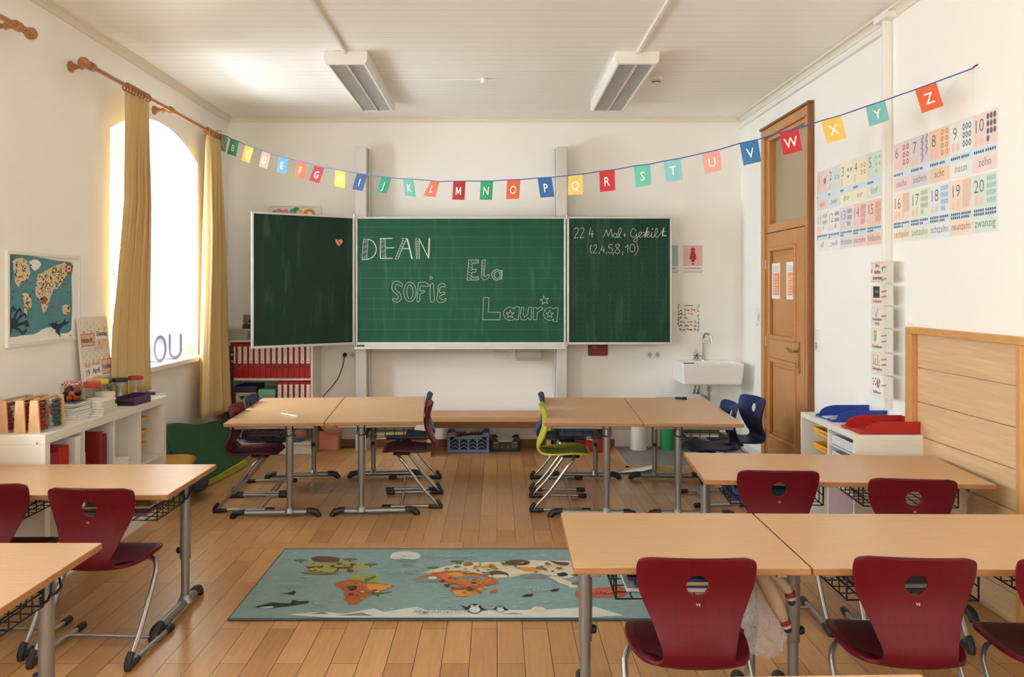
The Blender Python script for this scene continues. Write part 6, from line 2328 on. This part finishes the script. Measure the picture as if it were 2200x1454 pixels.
# job cards on the cable duct
JOBS = [('Wir|helfen|zusammen', 1.671, 1.546, 'title'), ('Tafeldienst', 1.529, 1.413, 'board'), ('Hausaufgaben-|dienst', 1.404, 1.282, 'tick'), ('Austeildienst', 1.274, 1.143, 'sheets'), ('Ordnungsdienst', 1.132, 1.01, 'pencils'), ('Balldienst', 1.0, .871, 'balls')]
jb_mats = [mat('job_card_right', (222, 216, 206), .6), mat('job_card_blush', (234, 218, 208), .6), ink, mat('slate', (52, 58, 60), .6), mat('tick_blue', (110, 160, 200), .6), mat('sheet_green', (140, 180, 130), .6), mat('job_coral', (214, 110, 90), .6), mat('job_yellow', (236, 200, 110), .6), mat('job_violet', (150, 110, 170), .6), paper]
peg_m = wood('clothes_peg', (186, 132, 70), (206, 152, 88), .5, 8, (3, 3, 12))
for i, (word, z1, z0, kind) in enumerate(JOBS):
    xf = XR - .0585
    t = thing('job_card', 'pink title card Wir helfen zusammen, topmost on the cable duct' if i == 0 else 'classroom job card %s, %s below the title card' % (word.replace('-|', '').replace('|', ' '), ORD[i - 1]), 'card', (xf, 4.95, z0), 0, 'job cards on the cable duct')
    W = T(t.location)
    F = Frame((xf, 5.087, 0), (0, -1, 0), (0, 0, 1))
    q = MB().prism([(0, z0), (.28, z0), (.28, z1), (0, z1)], F, -.002, .002)
    q.rect(F, .003, z0 + .003, .168, z1 - .003, .0024, 1 if i < 5 else 9)
    hh = z1 - z0
    if kind == 'title':
        for k, s in enumerate(word.split('|')):
            q.fit(F, s, .09, z1 - .038 - k * .034, .125 if k == 2 else .1, .034, .003, 2, .015)
        for zz in (z1 - .009, z0 + .009):
            for k in range(4):
                q.stroke(F, [(.012 + k * .042, zz), (.036 + k * .042, zz)], .003, .0028, 6)
        q.flat(F, ell(.014, z1 - .055, .009, .012, 12), .0028, 6).flat(F, ell(.155, z1 - .05, .008, .012, 12), .0028, 4)
    else:
        ws = word.split('|')
        for k, s in enumerate(ws):
            q.fit(F, s, .085, z0 + .014 + (len(ws) - 1 - k) * .024, .13 if len(s) > 8 else .08, .026, .003, 2, .008)
    cx, cz = .075, z0 + hh * .64
    if kind == 'board':
        q.rect(F, cx - .042, cz - .028, cx + .042, cz + .036, .0028, 3).rect(F, cx - .046, cz - .034, cx + .046, cz - .028, .003, 6).fit(F, '1+1=2', cx, cz - .004, .05, .022, .0032, 9)
    elif kind == 'tick':
        q.stroke(F, [(cx - .016, cz), (cx - .006, cz - .018), (cx + .018, cz + .03)], .008, .003, 4)
    elif kind == 'sheets':
        q.flat(F, [(cx - .03, cz - .03), (cx + .005, cz - .035), (cx + .012, cz + .03), (cx - .034, cz + .03)], .0028, 5).flat(F, [(cx + .0, cz - .036), (cx + .04, cz - .03), (cx + .04, cz + .022), (cx + .008, cz + .034)], .003, 9).flat(F, ell(cx - .012, cz + .016, .012, .01, 10), .0032, 7)
    elif kind == 'pencils':
        for k in range(6):
            q.stroke(F, [(cx - .04 + k * .014, cz - .028), (cx - .036 + k * .014, cz + .02 - .012 * ((k * 3) % 4) + .008)], .007, .0028, (5, 4, 6, 9, 6, 7)[k])
        q.stroke(F, [(cx - .05, cz - .03), (cx + .05, cz - .034)], .004, .003, 6)
    elif kind == 'balls':
        q.flat(F, ell(cx - .026, cz, .028, .03, 18), .0028, 9)
        for a, b in ((-.026, 0), (-.044, .014), (-.012, .018), (-.04, -.018), (-.012, -.016)):
            q.flat(F, ell(cx + a, cz + b, .006, .007, 6), .003, 2)
        for k in range(6):
            a0_, a1_ = R(k * 60), R(k * 60 + 60)
            q.flat(F, [(cx + .026, cz - .004)] + [(cx + .026 + .026 * math.cos(a0_ + (a1_ - a0_) * j / 4), cz - .004 + .03 * math.sin(a0_ + (a1_ - a0_) * j / 4)) for j in range(5)], .003, (6, 7, 4, 8, 6, 7)[k])
    q.build('sheet', jb_mats, t, world=W)
    for z in ((z1 - .035, z0 + .02) if i == 0 else (z0 + hh * .7, z0 + hh * .44) if i != 2 and i != 5 else (z0 + hh * .56,)):
        MB().tube([F.at(.15, z - .004, .007), F.at(.175, z, .007), F.at(.205, z + .003, .006)], [.003, .005, .0035], 6).build('clothes_peg', peg_m, t, smooth=True, world=W)

# ================================================================== letter bunting
BP0, BP1 = V(-2.44, 7.36, 0), V(2.318, 4.07, 0)
BD = BP1 - BP0


def bpt(px, py, off=0.0):
    k = (px - 1068) / 1800
    s = (k * BP0.y - BP0.x) / (BD.x - k * BD.y)
    p = BP0 + BD * s
    n = V(BD.y, -BD.x, 0).normalized()
    return V(p.x, p.y, 1.51 + (620 - py) * p.y / 1800) + n * off


FL_ = [('A', (471.4, 287.2), (490, 293.5), (466, 319.6), (484, 327), 'mint', (168, 214, 200)), ('B', (495.4, 297.6), (513, 304), (488, 330), (507, 336.5), 'green', (72, 172, 134)), ('C', (526.8, 311), (545.6, 317.5), (517.5, 343.6), (536, 350), 'yellow', (234, 198, 92)),
       ('D', (563.8, 323.8), (582, 330), (556, 357), (574, 362.5), 'salmon', (226, 146, 124)), ('E', (599, 335), (619, 340.5), (594, 368.7), (614.6, 374), 'steel blue', (84, 134, 166)), ('F', (637.6, 345.7), (657.5, 350), (635, 380), (656, 385), 'orange', (224, 92, 54)),
       ('G', (676, 355), (696.8, 360), (664, 387.6), (685.7, 393.4), 'dark red', (162, 24, 34)), ('H', (720.6, 364), (742, 368.3), (718.7, 400), (741, 404), 'yellow', (226, 188, 62)), ('I', (766.6, 372), (788.8, 375), (756.8, 406.4), (779, 410), 'navy', (38, 74, 124)),
       ('J', (819.5, 379.6), (840.4, 382), (808, 413.7), (831, 415.8), 'green', (30, 140, 98)), ('K', (866.6, 384), (887.5, 385), (870.7, 420.6), (894, 422.7), 'teal', (108, 176, 158)), ('L', (925.5, 387.8), (944, 390), (909.8, 420.6), (935, 423.4), 'salmon', (222, 118, 90)),
       ('M', (974, 389), (1000, 389), (971.7, 428.8), (998, 429.3), 'red', (180, 26, 32)), ('N', (1033, 389), (1059.6, 388.5), (1030.6, 428.8), (1057, 429.3), 'green', (46, 160, 108)), ('O', (1090, 386.3), (1118, 385.6), (1087.6, 427.8), (1115, 426.7), 'orange', (232, 98, 54)),
       ('P', (1155, 382.4), (1185, 380.6), (1161, 424.3), (1191, 422.7), 'blue', (46, 106, 164)), ('Q', (1221, 377), (1252, 374), (1220, 419), (1252.7, 417.3), 'yellow', (246, 208, 112)), ('R', (1287.7, 368), (1320.4, 364.5), (1288.8, 412.3), (1321.5, 408.5), 'red', (210, 44, 46)),
       ('S', (1362, 356.7), (1397, 352.4), (1365.7, 402), (1399, 397.7), 'mint', (112, 202, 178)), ('T', (1426, 346), (1461.6, 340), (1431, 391), (1466.8, 385.6), 'light blue', (142, 204, 208)), ('U', (1508, 329.5), (1546, 321), (1514.7, 374), (1551.4, 365.3), 'pink', (242, 168, 158)),
       ('V', (1589, 308), (1628, 299.7), (1597.6, 355.4), (1635.6, 346.8), 'blue', (58, 122, 176)), ('W', (1674.5, 285.4), (1715.5, 275.5), (1683, 333), (1723.7, 323), 'red', (210, 46, 52)), ('X', (1764, 259.5), (1807, 247.5), (1776.8, 308), (1819, 296.2), 'yellow', (244, 206, 104)),
       ('Y', (1859.7, 229), (1901, 215.5), (1868, 271.6), (1911.5, 257.4), 'teal', (128, 196, 196)), ('Z', (1965.5, 192.6), (2011, 176), (1981, 243), (2027, 227), 'orange', (236, 106, 64))]
t = thing('letter_bunting', 'alphabet bunting of coloured paper flags strung across the room', 'bunting', (0, 5.7, 2.3))
W = T(t.location)
line = [bpt(440, 275), bpt(462, 283.5)]
for f in FL_:
    line += [bpt(*f[1]), bpt(*f[2])]
line += [bpt(2089, 147)]
ribbon_m = mat('blue_ribbon', (52, 88, 158), .6, var=.25, scale=6)
MB().tube(line, .0032, 6).build('ribbon', ribbon_m, t, smooth=True, world=W)
MB().tube(catmull([bpt(2089, 147), bpt(2096, 141), bpt(2106, 138), bpt(2115, 146)], 4), .0035, 6).build('hook', mat('dark_wire', (70, 74, 84), .4, .5), t, smooth=True, world=W)
MB().tube(catmull([bpt(462, 283.5), bpt(467, 281), bpt(476, 283)], 4), .003, 6).build('ribbon_end', ribbon_m, t, smooth=True, world=W)
for f in FL_:
    a, b, c, e = bpt(*f[1]), bpt(*f[2]), bpt(*f[3]), bpt(*f[4])
    nx, ny = 4, 6
    rr = random.Random(ord(f[0]))
    nrm = V(BD.y, -BD.x, 0).normalized()
    bow = rr.uniform(-.004, .008)

    def surf(u, v, off=0.0):
        p = (a * (1 - u) + b * u) * (1 - v) + (c * (1 - u) + e * u) * v
        return p + nrm * (off + bow * math.sin(math.pi * u) * v)
    vv = [surf(i / nx, j / ny) for j in range(ny + 1) for i in range(nx + 1)]
    ff = [(j * (nx + 1) + i, (j + 1) * (nx + 1) + i, (j + 1) * (nx + 1) + i + 1, j * (nx + 1) + i + 1) for j in range(ny) for i in range(nx)]
    o = MB().add(vv, ff).build('flag', mat('flag_' + f[0], tuple(v * .93 for v in f[6]), .75, var=.1, scale=18), t, world=W)
    o['label'] = '%s flag with white letter %s' % (f[5], f[0])
    sd = o.modifiers.new('thickness', 'SOLIDIFY')
    sd.thickness = .0012
    sd.offset = 0
    pts, fs = text_polys(f[0], 1.0, .008) if f[0] != 'M' else ([(0, 0), (.12, 0), (.12, .42), (.27, .1), (.37, .1), (.52, .42), (.52, 0), (.64, 0), (.64, .68), (.51, .68), (.32, .26), (.13, .68), (0, .68)], [tuple(range(13))])
    x0_, x1_ = min(p[0] for p in pts), max(p[0] for p in pts)
    cx = (x0_ + x1_) / 2
    q = MB().add([surf(.5 + (p[0] - cx) * .66, .74 - p[1] * .62, .0022) for p in pts], fs)
    q.build('letter', paper, o, world=W)

# ================================================================== rug
def rp(zx, zy):
    px, py = 480 + zx * .4364, 1140 + zy * .4364
    Y = 1.51 * 1800 / (py - 620)
    return ((px - 1068) * Y / 1800, Y)


RX0, RX1, RY0, RY1 = -1.222, .775, 3.808, 4.828
rug_m = mat('rug_sea', (128, 155, 153), .95, var=.16, scale=30, bump=.5, bscale=420)
names = [('edge', (72, 88, 88)), ('green', (152, 156, 84)), ('brown', (90, 66, 52)), ('dkgreen', (96, 110, 66)), ('rust', (168, 92, 50)), ('gold', (204, 148, 66)), ('grey', (124, 132, 134)), ('cream', (208, 200, 172)), ('ice', (204, 208, 202)), ('pale', (158, 184, 184)), ('black', (40, 42, 44)), ('red', (190, 84, 72)), ('orange', (204, 110, 48))]
rmats = [rug_m] + [mat('rug_' + n, c, .95, var=.08, scale=20, bump=.5, bscale=420) for n, c in names]
IX = {n: i + 1 for i, (n, c) in enumerate(names)}
t = thing('rug', 'blue world map rug with animals on the parquet floor', 'rug', ((RX0 + RX1) / 2, (RY0 + RY1) / 2, 0))
W = T(t.location)
q = MB().prism([(RX0, RY0), (RX1, RY0), (RX1, RY1), (RX0, RY1)], FLOORF, .001, .010, 0, 1)
zz = [.0102]


def rpoly(name, pts, sm=True):
    zz[0] += .00004
    P_ = catmull(pts + [pts[0]], 5)[:-1] if sm else pts
    if sm and name in ('green', 'rust', 'cream', 'orange', 'gold') and len(pts) > 4:
        jr = random.Random(len(pts) * 31 + int(pts[0][0]))
        P_ = [(x + jr.uniform(-9, 9), y + jr.uniform(-2.6, 2.6)) for x, y in P_]
    P_ = [rp(x, y) for x, y in P_]
    P_ = [(min(max(x, RX0 + .01), RX1 - .01), min(max(y, RY0 + .01), RY1 - .01)) for x, y in P_]
    q.flat(FLOORF, P_, zz[0], IX[name])


def rell(name, cx, cy, rx, ry, n=14):
    rpoly(name, ell(cx, cy, rx, ry, n), False)


rpoly('green', [(430, 165), (560, 160), (700, 175), (735, 188), (650, 205), (560, 216), (520, 230), (430, 216), (405, 190)])
rpoly('brown', [(430, 142), (470, 134), (540, 137), (570, 146), (562, 164), (520, 166), (450, 161)])
for x, y in ((380, 155), (625, 150), (725, 175), (1035, 192), (1150, 160), (1215, 188), (1555, 178)):
    rell('dkgreen', x, y, 34, 7)
    rell('brown', x, y + 9, 4, 5)
for x, y in ((445, 190), (590, 192)):
    rpoly('brown', [(x - 45, y - 6), (x - 20, y - 4), (x + 30, y - 6), (x + 50, y - 10), (x + 45, y), (x + 30, y + 4), (x + 28, y + 14), (x + 20, y + 4), (x - 20, y + 4), (x - 28, y + 14), (x - 32, y + 2)], False)
rpoly('dkgreen', [(372, 216), (450, 212), (540, 218), (570, 222), (500, 228), (430, 226)])
rpoly('green', [(610, 255), (640, 226), (700, 220), (765, 232), (750, 262), (680, 268)])
rpoly('rust', [(555, 266), (620, 250), (720, 262), (830, 280), (795, 303), (740, 322), (690, 345), (660, 372), (630, 375), (598, 345), (595, 310), (560, 290)])
rpoly('gold', [(700, 276), (760, 270), (820, 282), (780, 302), (715, 300)])
rpoly('brown', [(610, 285), (650, 280), (655, 300), (620, 305)])
rpoly('dkgreen', [(690, 250), (740, 232), (750, 240), (705, 262)])
rpoly('dkgreen', [(690, 312), (760, 316), (835, 309), (800, 320), (740, 326)])
rpoly('cream', [(985, 215), (1050, 195), (1130, 178), (1210, 166), (1320, 164), (1450, 158), (1600, 156), (1735, 160), (1745, 190), (1760, 225), (1690, 245), (1625, 236), (1560, 220), (1480, 226), (1410, 240), (1320, 240), (1200, 215), (1080, 222)])
rpoly('cream', [(1600, 235), (1660, 245), (1740, 280), (1720, 290), (1650, 265)])
rpoly('rust', [(965, 236), (1060, 212), (1180, 208), (1270, 224), (1360, 262), (1300, 282), (1250, 318), (1190, 335), (1140, 332), (1120, 295), (1100, 268), (1040, 262), (975, 258)])
rpoly('orange', [(1060, 225), (1160, 215), (1260, 232), (1320, 258), (1250, 276), (1130, 268)])
rpoly('gold', [(1130, 306), (1210, 300), (1295, 284), (1250, 322), (1150, 333)])
rpoly('gold', [(1090, 222), (1160, 214), (1220, 226), (1150, 236)])
rpoly('rust', [(1312, 308), (1350, 297), (1345, 312), (1315, 320)])
for cx, cy, rx, ry in ((1000, 252, 72, 13), (1235, 246, 72, 12), (1110, 284, 50, 8), (1525, 234, 70, 13), (905, 180, 32, 8), (1240, 170, 0.1, .1)):
    rell('grey', cx, cy, rx, ry, 18)
rell('ice', 1030, 242, 22, 7)
rpoly('brown', [(1385, 162), (1440, 152), (1505, 160), (1492, 178), (1400, 180)])
rpoly('brown', [(1262, 212), (1300, 215), (1340, 206), (1395, 218), (1405, 240), (1390, 228), (1330, 226), (1325, 240), (1315, 226), (1285, 222)])
rpoly('gold', [(1440, 190), (1500, 190), (1568, 198), (1550, 210), (1470, 208)])
rpoly('gold', [(1260, 188), (1330, 178), (1340, 188), (1280, 196)])
rpoly('rust', [(1180, 172), (1215, 165), (1230, 178), (1190, 184)])
rpoly('brown', [(1600, 154), (1640, 162), (1700, 168), (1690, 182), (1640, 176)])
rpoly('black', [(1640, 222), (1680, 215), (1695, 230), (1655, 236)])
rpoly('black', [(1705, 228), (1745, 226), (1735, 234)])
rpoly('dkgreen', [(1710, 268), (1750, 262), (1760, 275), (1725, 278)])
rpoly('red', [(1732, 312), (1820, 296), (1900, 290), (1980, 308), (1965, 334), (1860, 340), (1742, 336)])
rpoly('rust', [(1890, 290), (1940, 282), (1990, 310), (1950, 318)])
rpoly('ice', [(310, 425), (480, 412), (600, 420), (740, 395), (790, 412), (950, 386), (1000, 402), (1180, 406), (1400, 402), (1560, 402), (1830, 386), (1970, 430), (1800, 440), (500, 440)], False)
rpoly('grey', [(425, 424), (490, 410), (520, 422)], False)
rpoly('grey', [(560, 430), (680, 415), (740, 432)], False)
rpoly('grey', [(1360, 424), (1430, 416), (1480, 424)], False)
rpoly('cream', [(1505, 405), (1530, 386), (1570, 390), (1590, 412), (1540, 416)])
rpoly('ice', [(820, 142), (835, 120), (890, 112), (958, 120), (968, 142), (940, 152), (890, 148), (850, 152)])
rpoly('grey', [(850, 158), (930, 156), (950, 164), (870, 166)])
rpoly('black', [(155, 386), (240, 365), (330, 370), (340, 352), (370, 360), (422, 358), (415, 368), (330, 382), (240, 392), (170, 392)], False)
rpoly('ice', [(170, 390), (240, 384), (250, 390), (200, 394)], False)
rpoly('black', [(272, 322), (320, 316), (352, 306), (358, 314), (345, 328), (320, 322)], False)
rpoly('black', [(1465, 335), (1490, 324), (1528, 322), (1512, 338)], False)
rpoly('black', [(1605, 308), (1630, 298), (1655, 298), (1638, 311)], False)
for x, y, s in ((1237, 397, 1.0), (1362, 398, .68)):
    rell('black', x, y, 38 * s, 25 * s, 18)
    rpoly('black', [(x - 34 * s, y - 6), (x - 72 * s, y - 20 * s), (x - 40 * s, y + 8)], False)
    rpoly('black', [(x + 34 * s, y - 4), (x + 66 * s, y + 8 * s), (x + 36 * s, y + 10)], False)
    rell('ice', x, y + 5, 28 * s, 16 * s, 16)
    rell('ice', x - 14 * s, y - 14 * s, 8 * s, 5 * s, 10)
    rell('ice', x + 14 * s, y - 14 * s, 8 * s, 5 * s, 10)
    rell('gold', x, y - 14 * s, 5 * s, 3 * s, 8)
rr = random.Random(12)
for k in range(46):
    x, y = rr.uniform(300, 1950), rr.choice((rr.uniform(120, 150), rr.uniform(335, 385), rr.uniform(200, 330)))
    rpoly('pale', [(x, y), (x + 22, y - 2), (x + 44, y + 1), (x + 22, y + 2)], False)
for (ax, ay, bx_, by_, n, nm) in ((430, 170, 660, 215, 14, ('brown', 'dkgreen', 'gold')), (600, 262, 760, 340, 12, ('brown', 'gold', 'dkgreen', 'cream')), (1010, 222, 1300, 300, 22, ('brown', 'gold', 'green', 'grey', 'rust')),
                                (1100, 172, 1700, 225, 34, ('brown', 'dkgreen', 'gold', 'orange', 'grey', 'green')), (1160, 290, 1260, 325, 8, ('brown', 'rust')), (820, 385, 1500, 430, 14, ('pale', 'grey')), (1780, 300, 1940, 330, 7, ('rust', 'brown'))):
    for k in range(n):
        x, y, r_ = rr.uniform(ax, bx_), rr.uniform(ay, by_), rr.uniform(7, 20)
        rpoly(rr.choice(nm), [(x + r_ * rr.uniform(.5, 1.2) * math.cos(a * .9), y + r_ * .32 * rr.uniform(.5, 1.2) * math.sin(a * .9)) for a in range(7)], False)
for s, zx, zy, w, h in (('ANTARCTICA', 1070, 424, .26, .05), ('AUSTRALIA', 1870, 326, .24, .05), ('ATLANTIC', 860, 216, .16, .05), ('OCEAN', 880, 226, .13, .05), ('INDIAN', 1490, 302, .13, .05), ('OCEAN', 1530, 313, .13, .05), ('PACIFIC', 335, 284, .14, .05), ('OCEAN', 350, 294, .13, .05), ('ARCTIC OCEAN', 1150, 144, .24, .05), ('ASIA', 1620, 195, .1, .05), ('AFRICA', 1160, 268, .14, .045), ('SOUTH', 640, 288, .1, .045), ('NORTH AMERICA', 560, 180, .2, .045)):
    x, y = rp(zx, zy)
    zz[0] += .00004
    q.fit(FLOORF, s, x, y, w, h, zz[0], IX['grey'] if s == 'ANTARCTICA' else IX['pale'] if 'OCEAN' in s or s in ('ATLANTIC', 'INDIAN', 'PACIFIC') else IX['gold'], -.012)
q.build('pile', rmats, t, world=W)
bp_ = [(RX0, RY0), (RX1, RY0), (RX1, RY1), (RX0, RY1)]
MB().tube([(x, y, .007) for x, y in bp_], .006, 6, closed=True).build('bound_edge', rmats[1], t, world=W)

# ================================================================== things in the desk baskets and below
def in_basket(key, bx_, items, lab):
    """notebooks stacked flat in a wire basket; bx_ is the basket's place along the desk"""
    dm = desks[key].location
    M = Matrix.Translation(dm) @ Matrix.Rotation(desks[key].rotation_euler.z, 4, 'Z')
    z = .5145
    rr = random.Random(sum(map(ord, key)))
    for k, (m, w, d_, h) in enumerate(items):
        o = MB().box(-w / 2, -d_ / 2, 0, w / 2, d_ / 2, h).build('exercise_book', m, bevel=min(.002, h * .3))
        o.matrix_world = M @ Matrix.Translation((bx_ + rr.uniform(-.015, .015), -.095 + rr.uniform(-.01, .01), z)) @ Matrix.Rotation(rr.uniform(-.05, .05), 4, 'Z')
        z += h + .0006
        tag(o, lab % ORD[k], 'notebook', 'exercise books in the basket of ' + key.replace('_', ' '))


mm = lambda n, c: mat('book_' + n, c, .55)
in_basket('row_left_outer', .3, [(mm('dark', (62, 54, 56)), .3, .22, .014), (mm('plum', (84, 50, 60)), .28, .21, .012), (mm('brown', (110, 80, 66)), .3, .22, .014), (mm('ink', (50, 56, 72)), .27, .21, .012), (mm('clay', (130, 100, 84)), .29, .2, .012)], 'dark book, %s from the bottom, in the left desk basket')
in_basket('row_left_inner', -.3, [(mm('white', (214, 210, 200)), .3, .22, .008), (mm('yellow', (226, 200, 80)), .3, .21, .008), (mm('olive', (120, 124, 70)), .28, .22, .01), (mm('white', (214, 210, 200)), .3, .21, .008), (mm('straw', (206, 184, 120)), .27, .2, .01)], 'pale book, %s from the bottom, in the basket beside the aisle')
in_basket('row_right_inner', .3, [(mm('navy', (40, 54, 84)), .31, .23, .03), (mm('teal', (38, 98, 104)), .3, .22, .022)], 'blue green folder, %s from the bottom, in the basket by the lime chair')
in_basket('row_right_outer', -.3, [(mm('white', (214, 210, 200)), .31, .22, .012), (mm('grey', (150, 146, 138)), .3, .22, .016), (mm('moss', (104, 106, 78)), .27, .21, .02)], 'grey papers, %s from the bottom, in the basket by the blue chairs')
in_basket('middle_right', -.33, [(mm('violet', (58, 58, 120)), .3, .22, .02), (mm('galaxy', (46, 110, 140)), .26, .2, .03)], 'violet blue pencil case, %s from the bottom, in the basket behind the red chair')
in_basket('near_single', -.02, [(mm('white', (214, 210, 200)), .32, .22, .012), (mm('violet', (92, 70, 140)), .31, .22, .012), (mm('straw', (206, 184, 120)), .3, .22, .012), (mm('violet', (92, 70, 140)), .3, .21, .01)], 'violet or pale book, %s from the bottom, in the front single desk basket')
in_basket('near_double', -.3, [(mm('dark', (62, 54, 56)), .3, .22, .016), (mm('grey', (150, 146, 138)), .3, .22, .014)], 'grey book, %s from the bottom, in the basket right of the front seam')
in_basket('left_middle', .3, [(mm('mauve', (128, 100, 118)), .3, .22, .016), (mm('plum', (84, 50, 60)), .3, .22, .014), (mm('straw', (206, 184, 120)), .29, .21, .01)], 'mauve book, %s from the bottom, in the left desk basket before the shelf')

# beige cloth straps hanging from the front basket
strap_m = mat('beige_canvas', (188, 166, 136), .85, bump=.2, bscale=500)
t = thing('cloth_straps', 'beige cloth straps with red tips hanging under the front desk', 'straps', (.90, 2.83, .56))
W = T(t.location)


def strap(pts, rs):
    P_ = catmull(pts, 5)
    n = len(P_)
    R_ = [rs[0] + (rs[1] - rs[0]) * math.sin(math.pi * min(1, .25 + .75 * i / (n - 1))) for i in range(n)]
    q = MB().tube(P_, R_, 10)
    return q


strap([(.885, 2.83, .56), (.915, 2.815, .50), (.945, 2.81, .435), (.965, 2.81, .395)], (.014, .026)).build('strap', strap_m, t, smooth=True, world=W)
strap([(.905, 2.84, .56), (.945, 2.83, .53), (.975, 2.825, .50), (.988, 2.825, .485)], (.012, .02)).build('strap', strap_m, t, smooth=True, world=W)
for a, b in (((.963, 2.809, .40), (.972, 2.809, .375)), ((.986, 2.825, .488), (.992, 2.825, .462))):
    a, b = Vector(a), Vector(b)
    d_ = (b - a)
    MB().tube([a, a + d_ * .6], .018, 10).build('red_tip', darkred, t, smooth=True, world=W)
    MB().tube([a + d_ * .6, a + d_], .015, 10).build('cream_band', cream, t, smooth=True, world=W)
    MB().ball(a + d_ * 1.3, .013, 0, 6).build('blue_bead', navy, t, smooth=True, world=W)
# clear plastic bag, crumpled film with sharp creases
bm = bmesh.new()
bmesh.ops.create_icosphere(bm, subdivisions=4, radius=1)
from mathutils import noise
for v in bm.verts:
    x, y, z = v.co
    k = .5 + .5 * (1 - (z + 1) / 2)
    cell = noise.cell_vector(Vector((x * 3.1 + 7, y * 3.1, z * 3.1)))
    nn = noise.noise(Vector((x * 2.2, y * 2.2, z * 2.2 + 4))) * .3 + (abs(noise.noise(Vector((x * 4, y * 4, z * 4)))) - .2) * .7
    s = 1 + nn
    v.co = Vector((x * k * s * .095, y * k * s * .055, z * .13 * (1 + nn * .25)))
me = bpy.data.meshes.new('plastic_bag')
bm.to_mesh(me)
bm.free()
bag_m, nt, N, L, b = new_mat('bag_film')
b.inputs['Base Color'].default_value = lin((226, 226, 232))
b.inputs['Roughness'].default_value = .12
b.inputs['Specular IOR Level'].default_value = 1.0
nz = N.new('ShaderNodeTexNoise')
nz.inputs['Scale'].default_value = 38
nz.inputs['Detail'].default_value = 3
bmp = N.new('ShaderNodeBump')
bmp.inputs['Strength'].default_value = .8
bmp.inputs['Distance'].default_value = .01
L.new(nz.outputs[0], bmp.inputs['Height'])
L.new(bmp.outputs[0], b.inputs['Normal'])
tr = N.new('ShaderNodeBsdfTransparent')
mx = N.new('ShaderNodeMixShader')
mx.inputs[0].default_value = .34
L.new(tr.outputs[0], mx.inputs[1])
L.new(b.outputs[0], mx.inputs[2])
L.new(mx.outputs[0], N['Material Output'].inputs[0])
me.materials.append(bag_m)
o = bpy.data.objects.new('plastic_bag', me)
col.objects.link(o)
o.location = (.90, 2.85, .39)
o.rotation_euler = (0, R(-16), 0)
tag(o, 'crumpled clear plastic bag hanging under the front single desk', 'plastic bag')
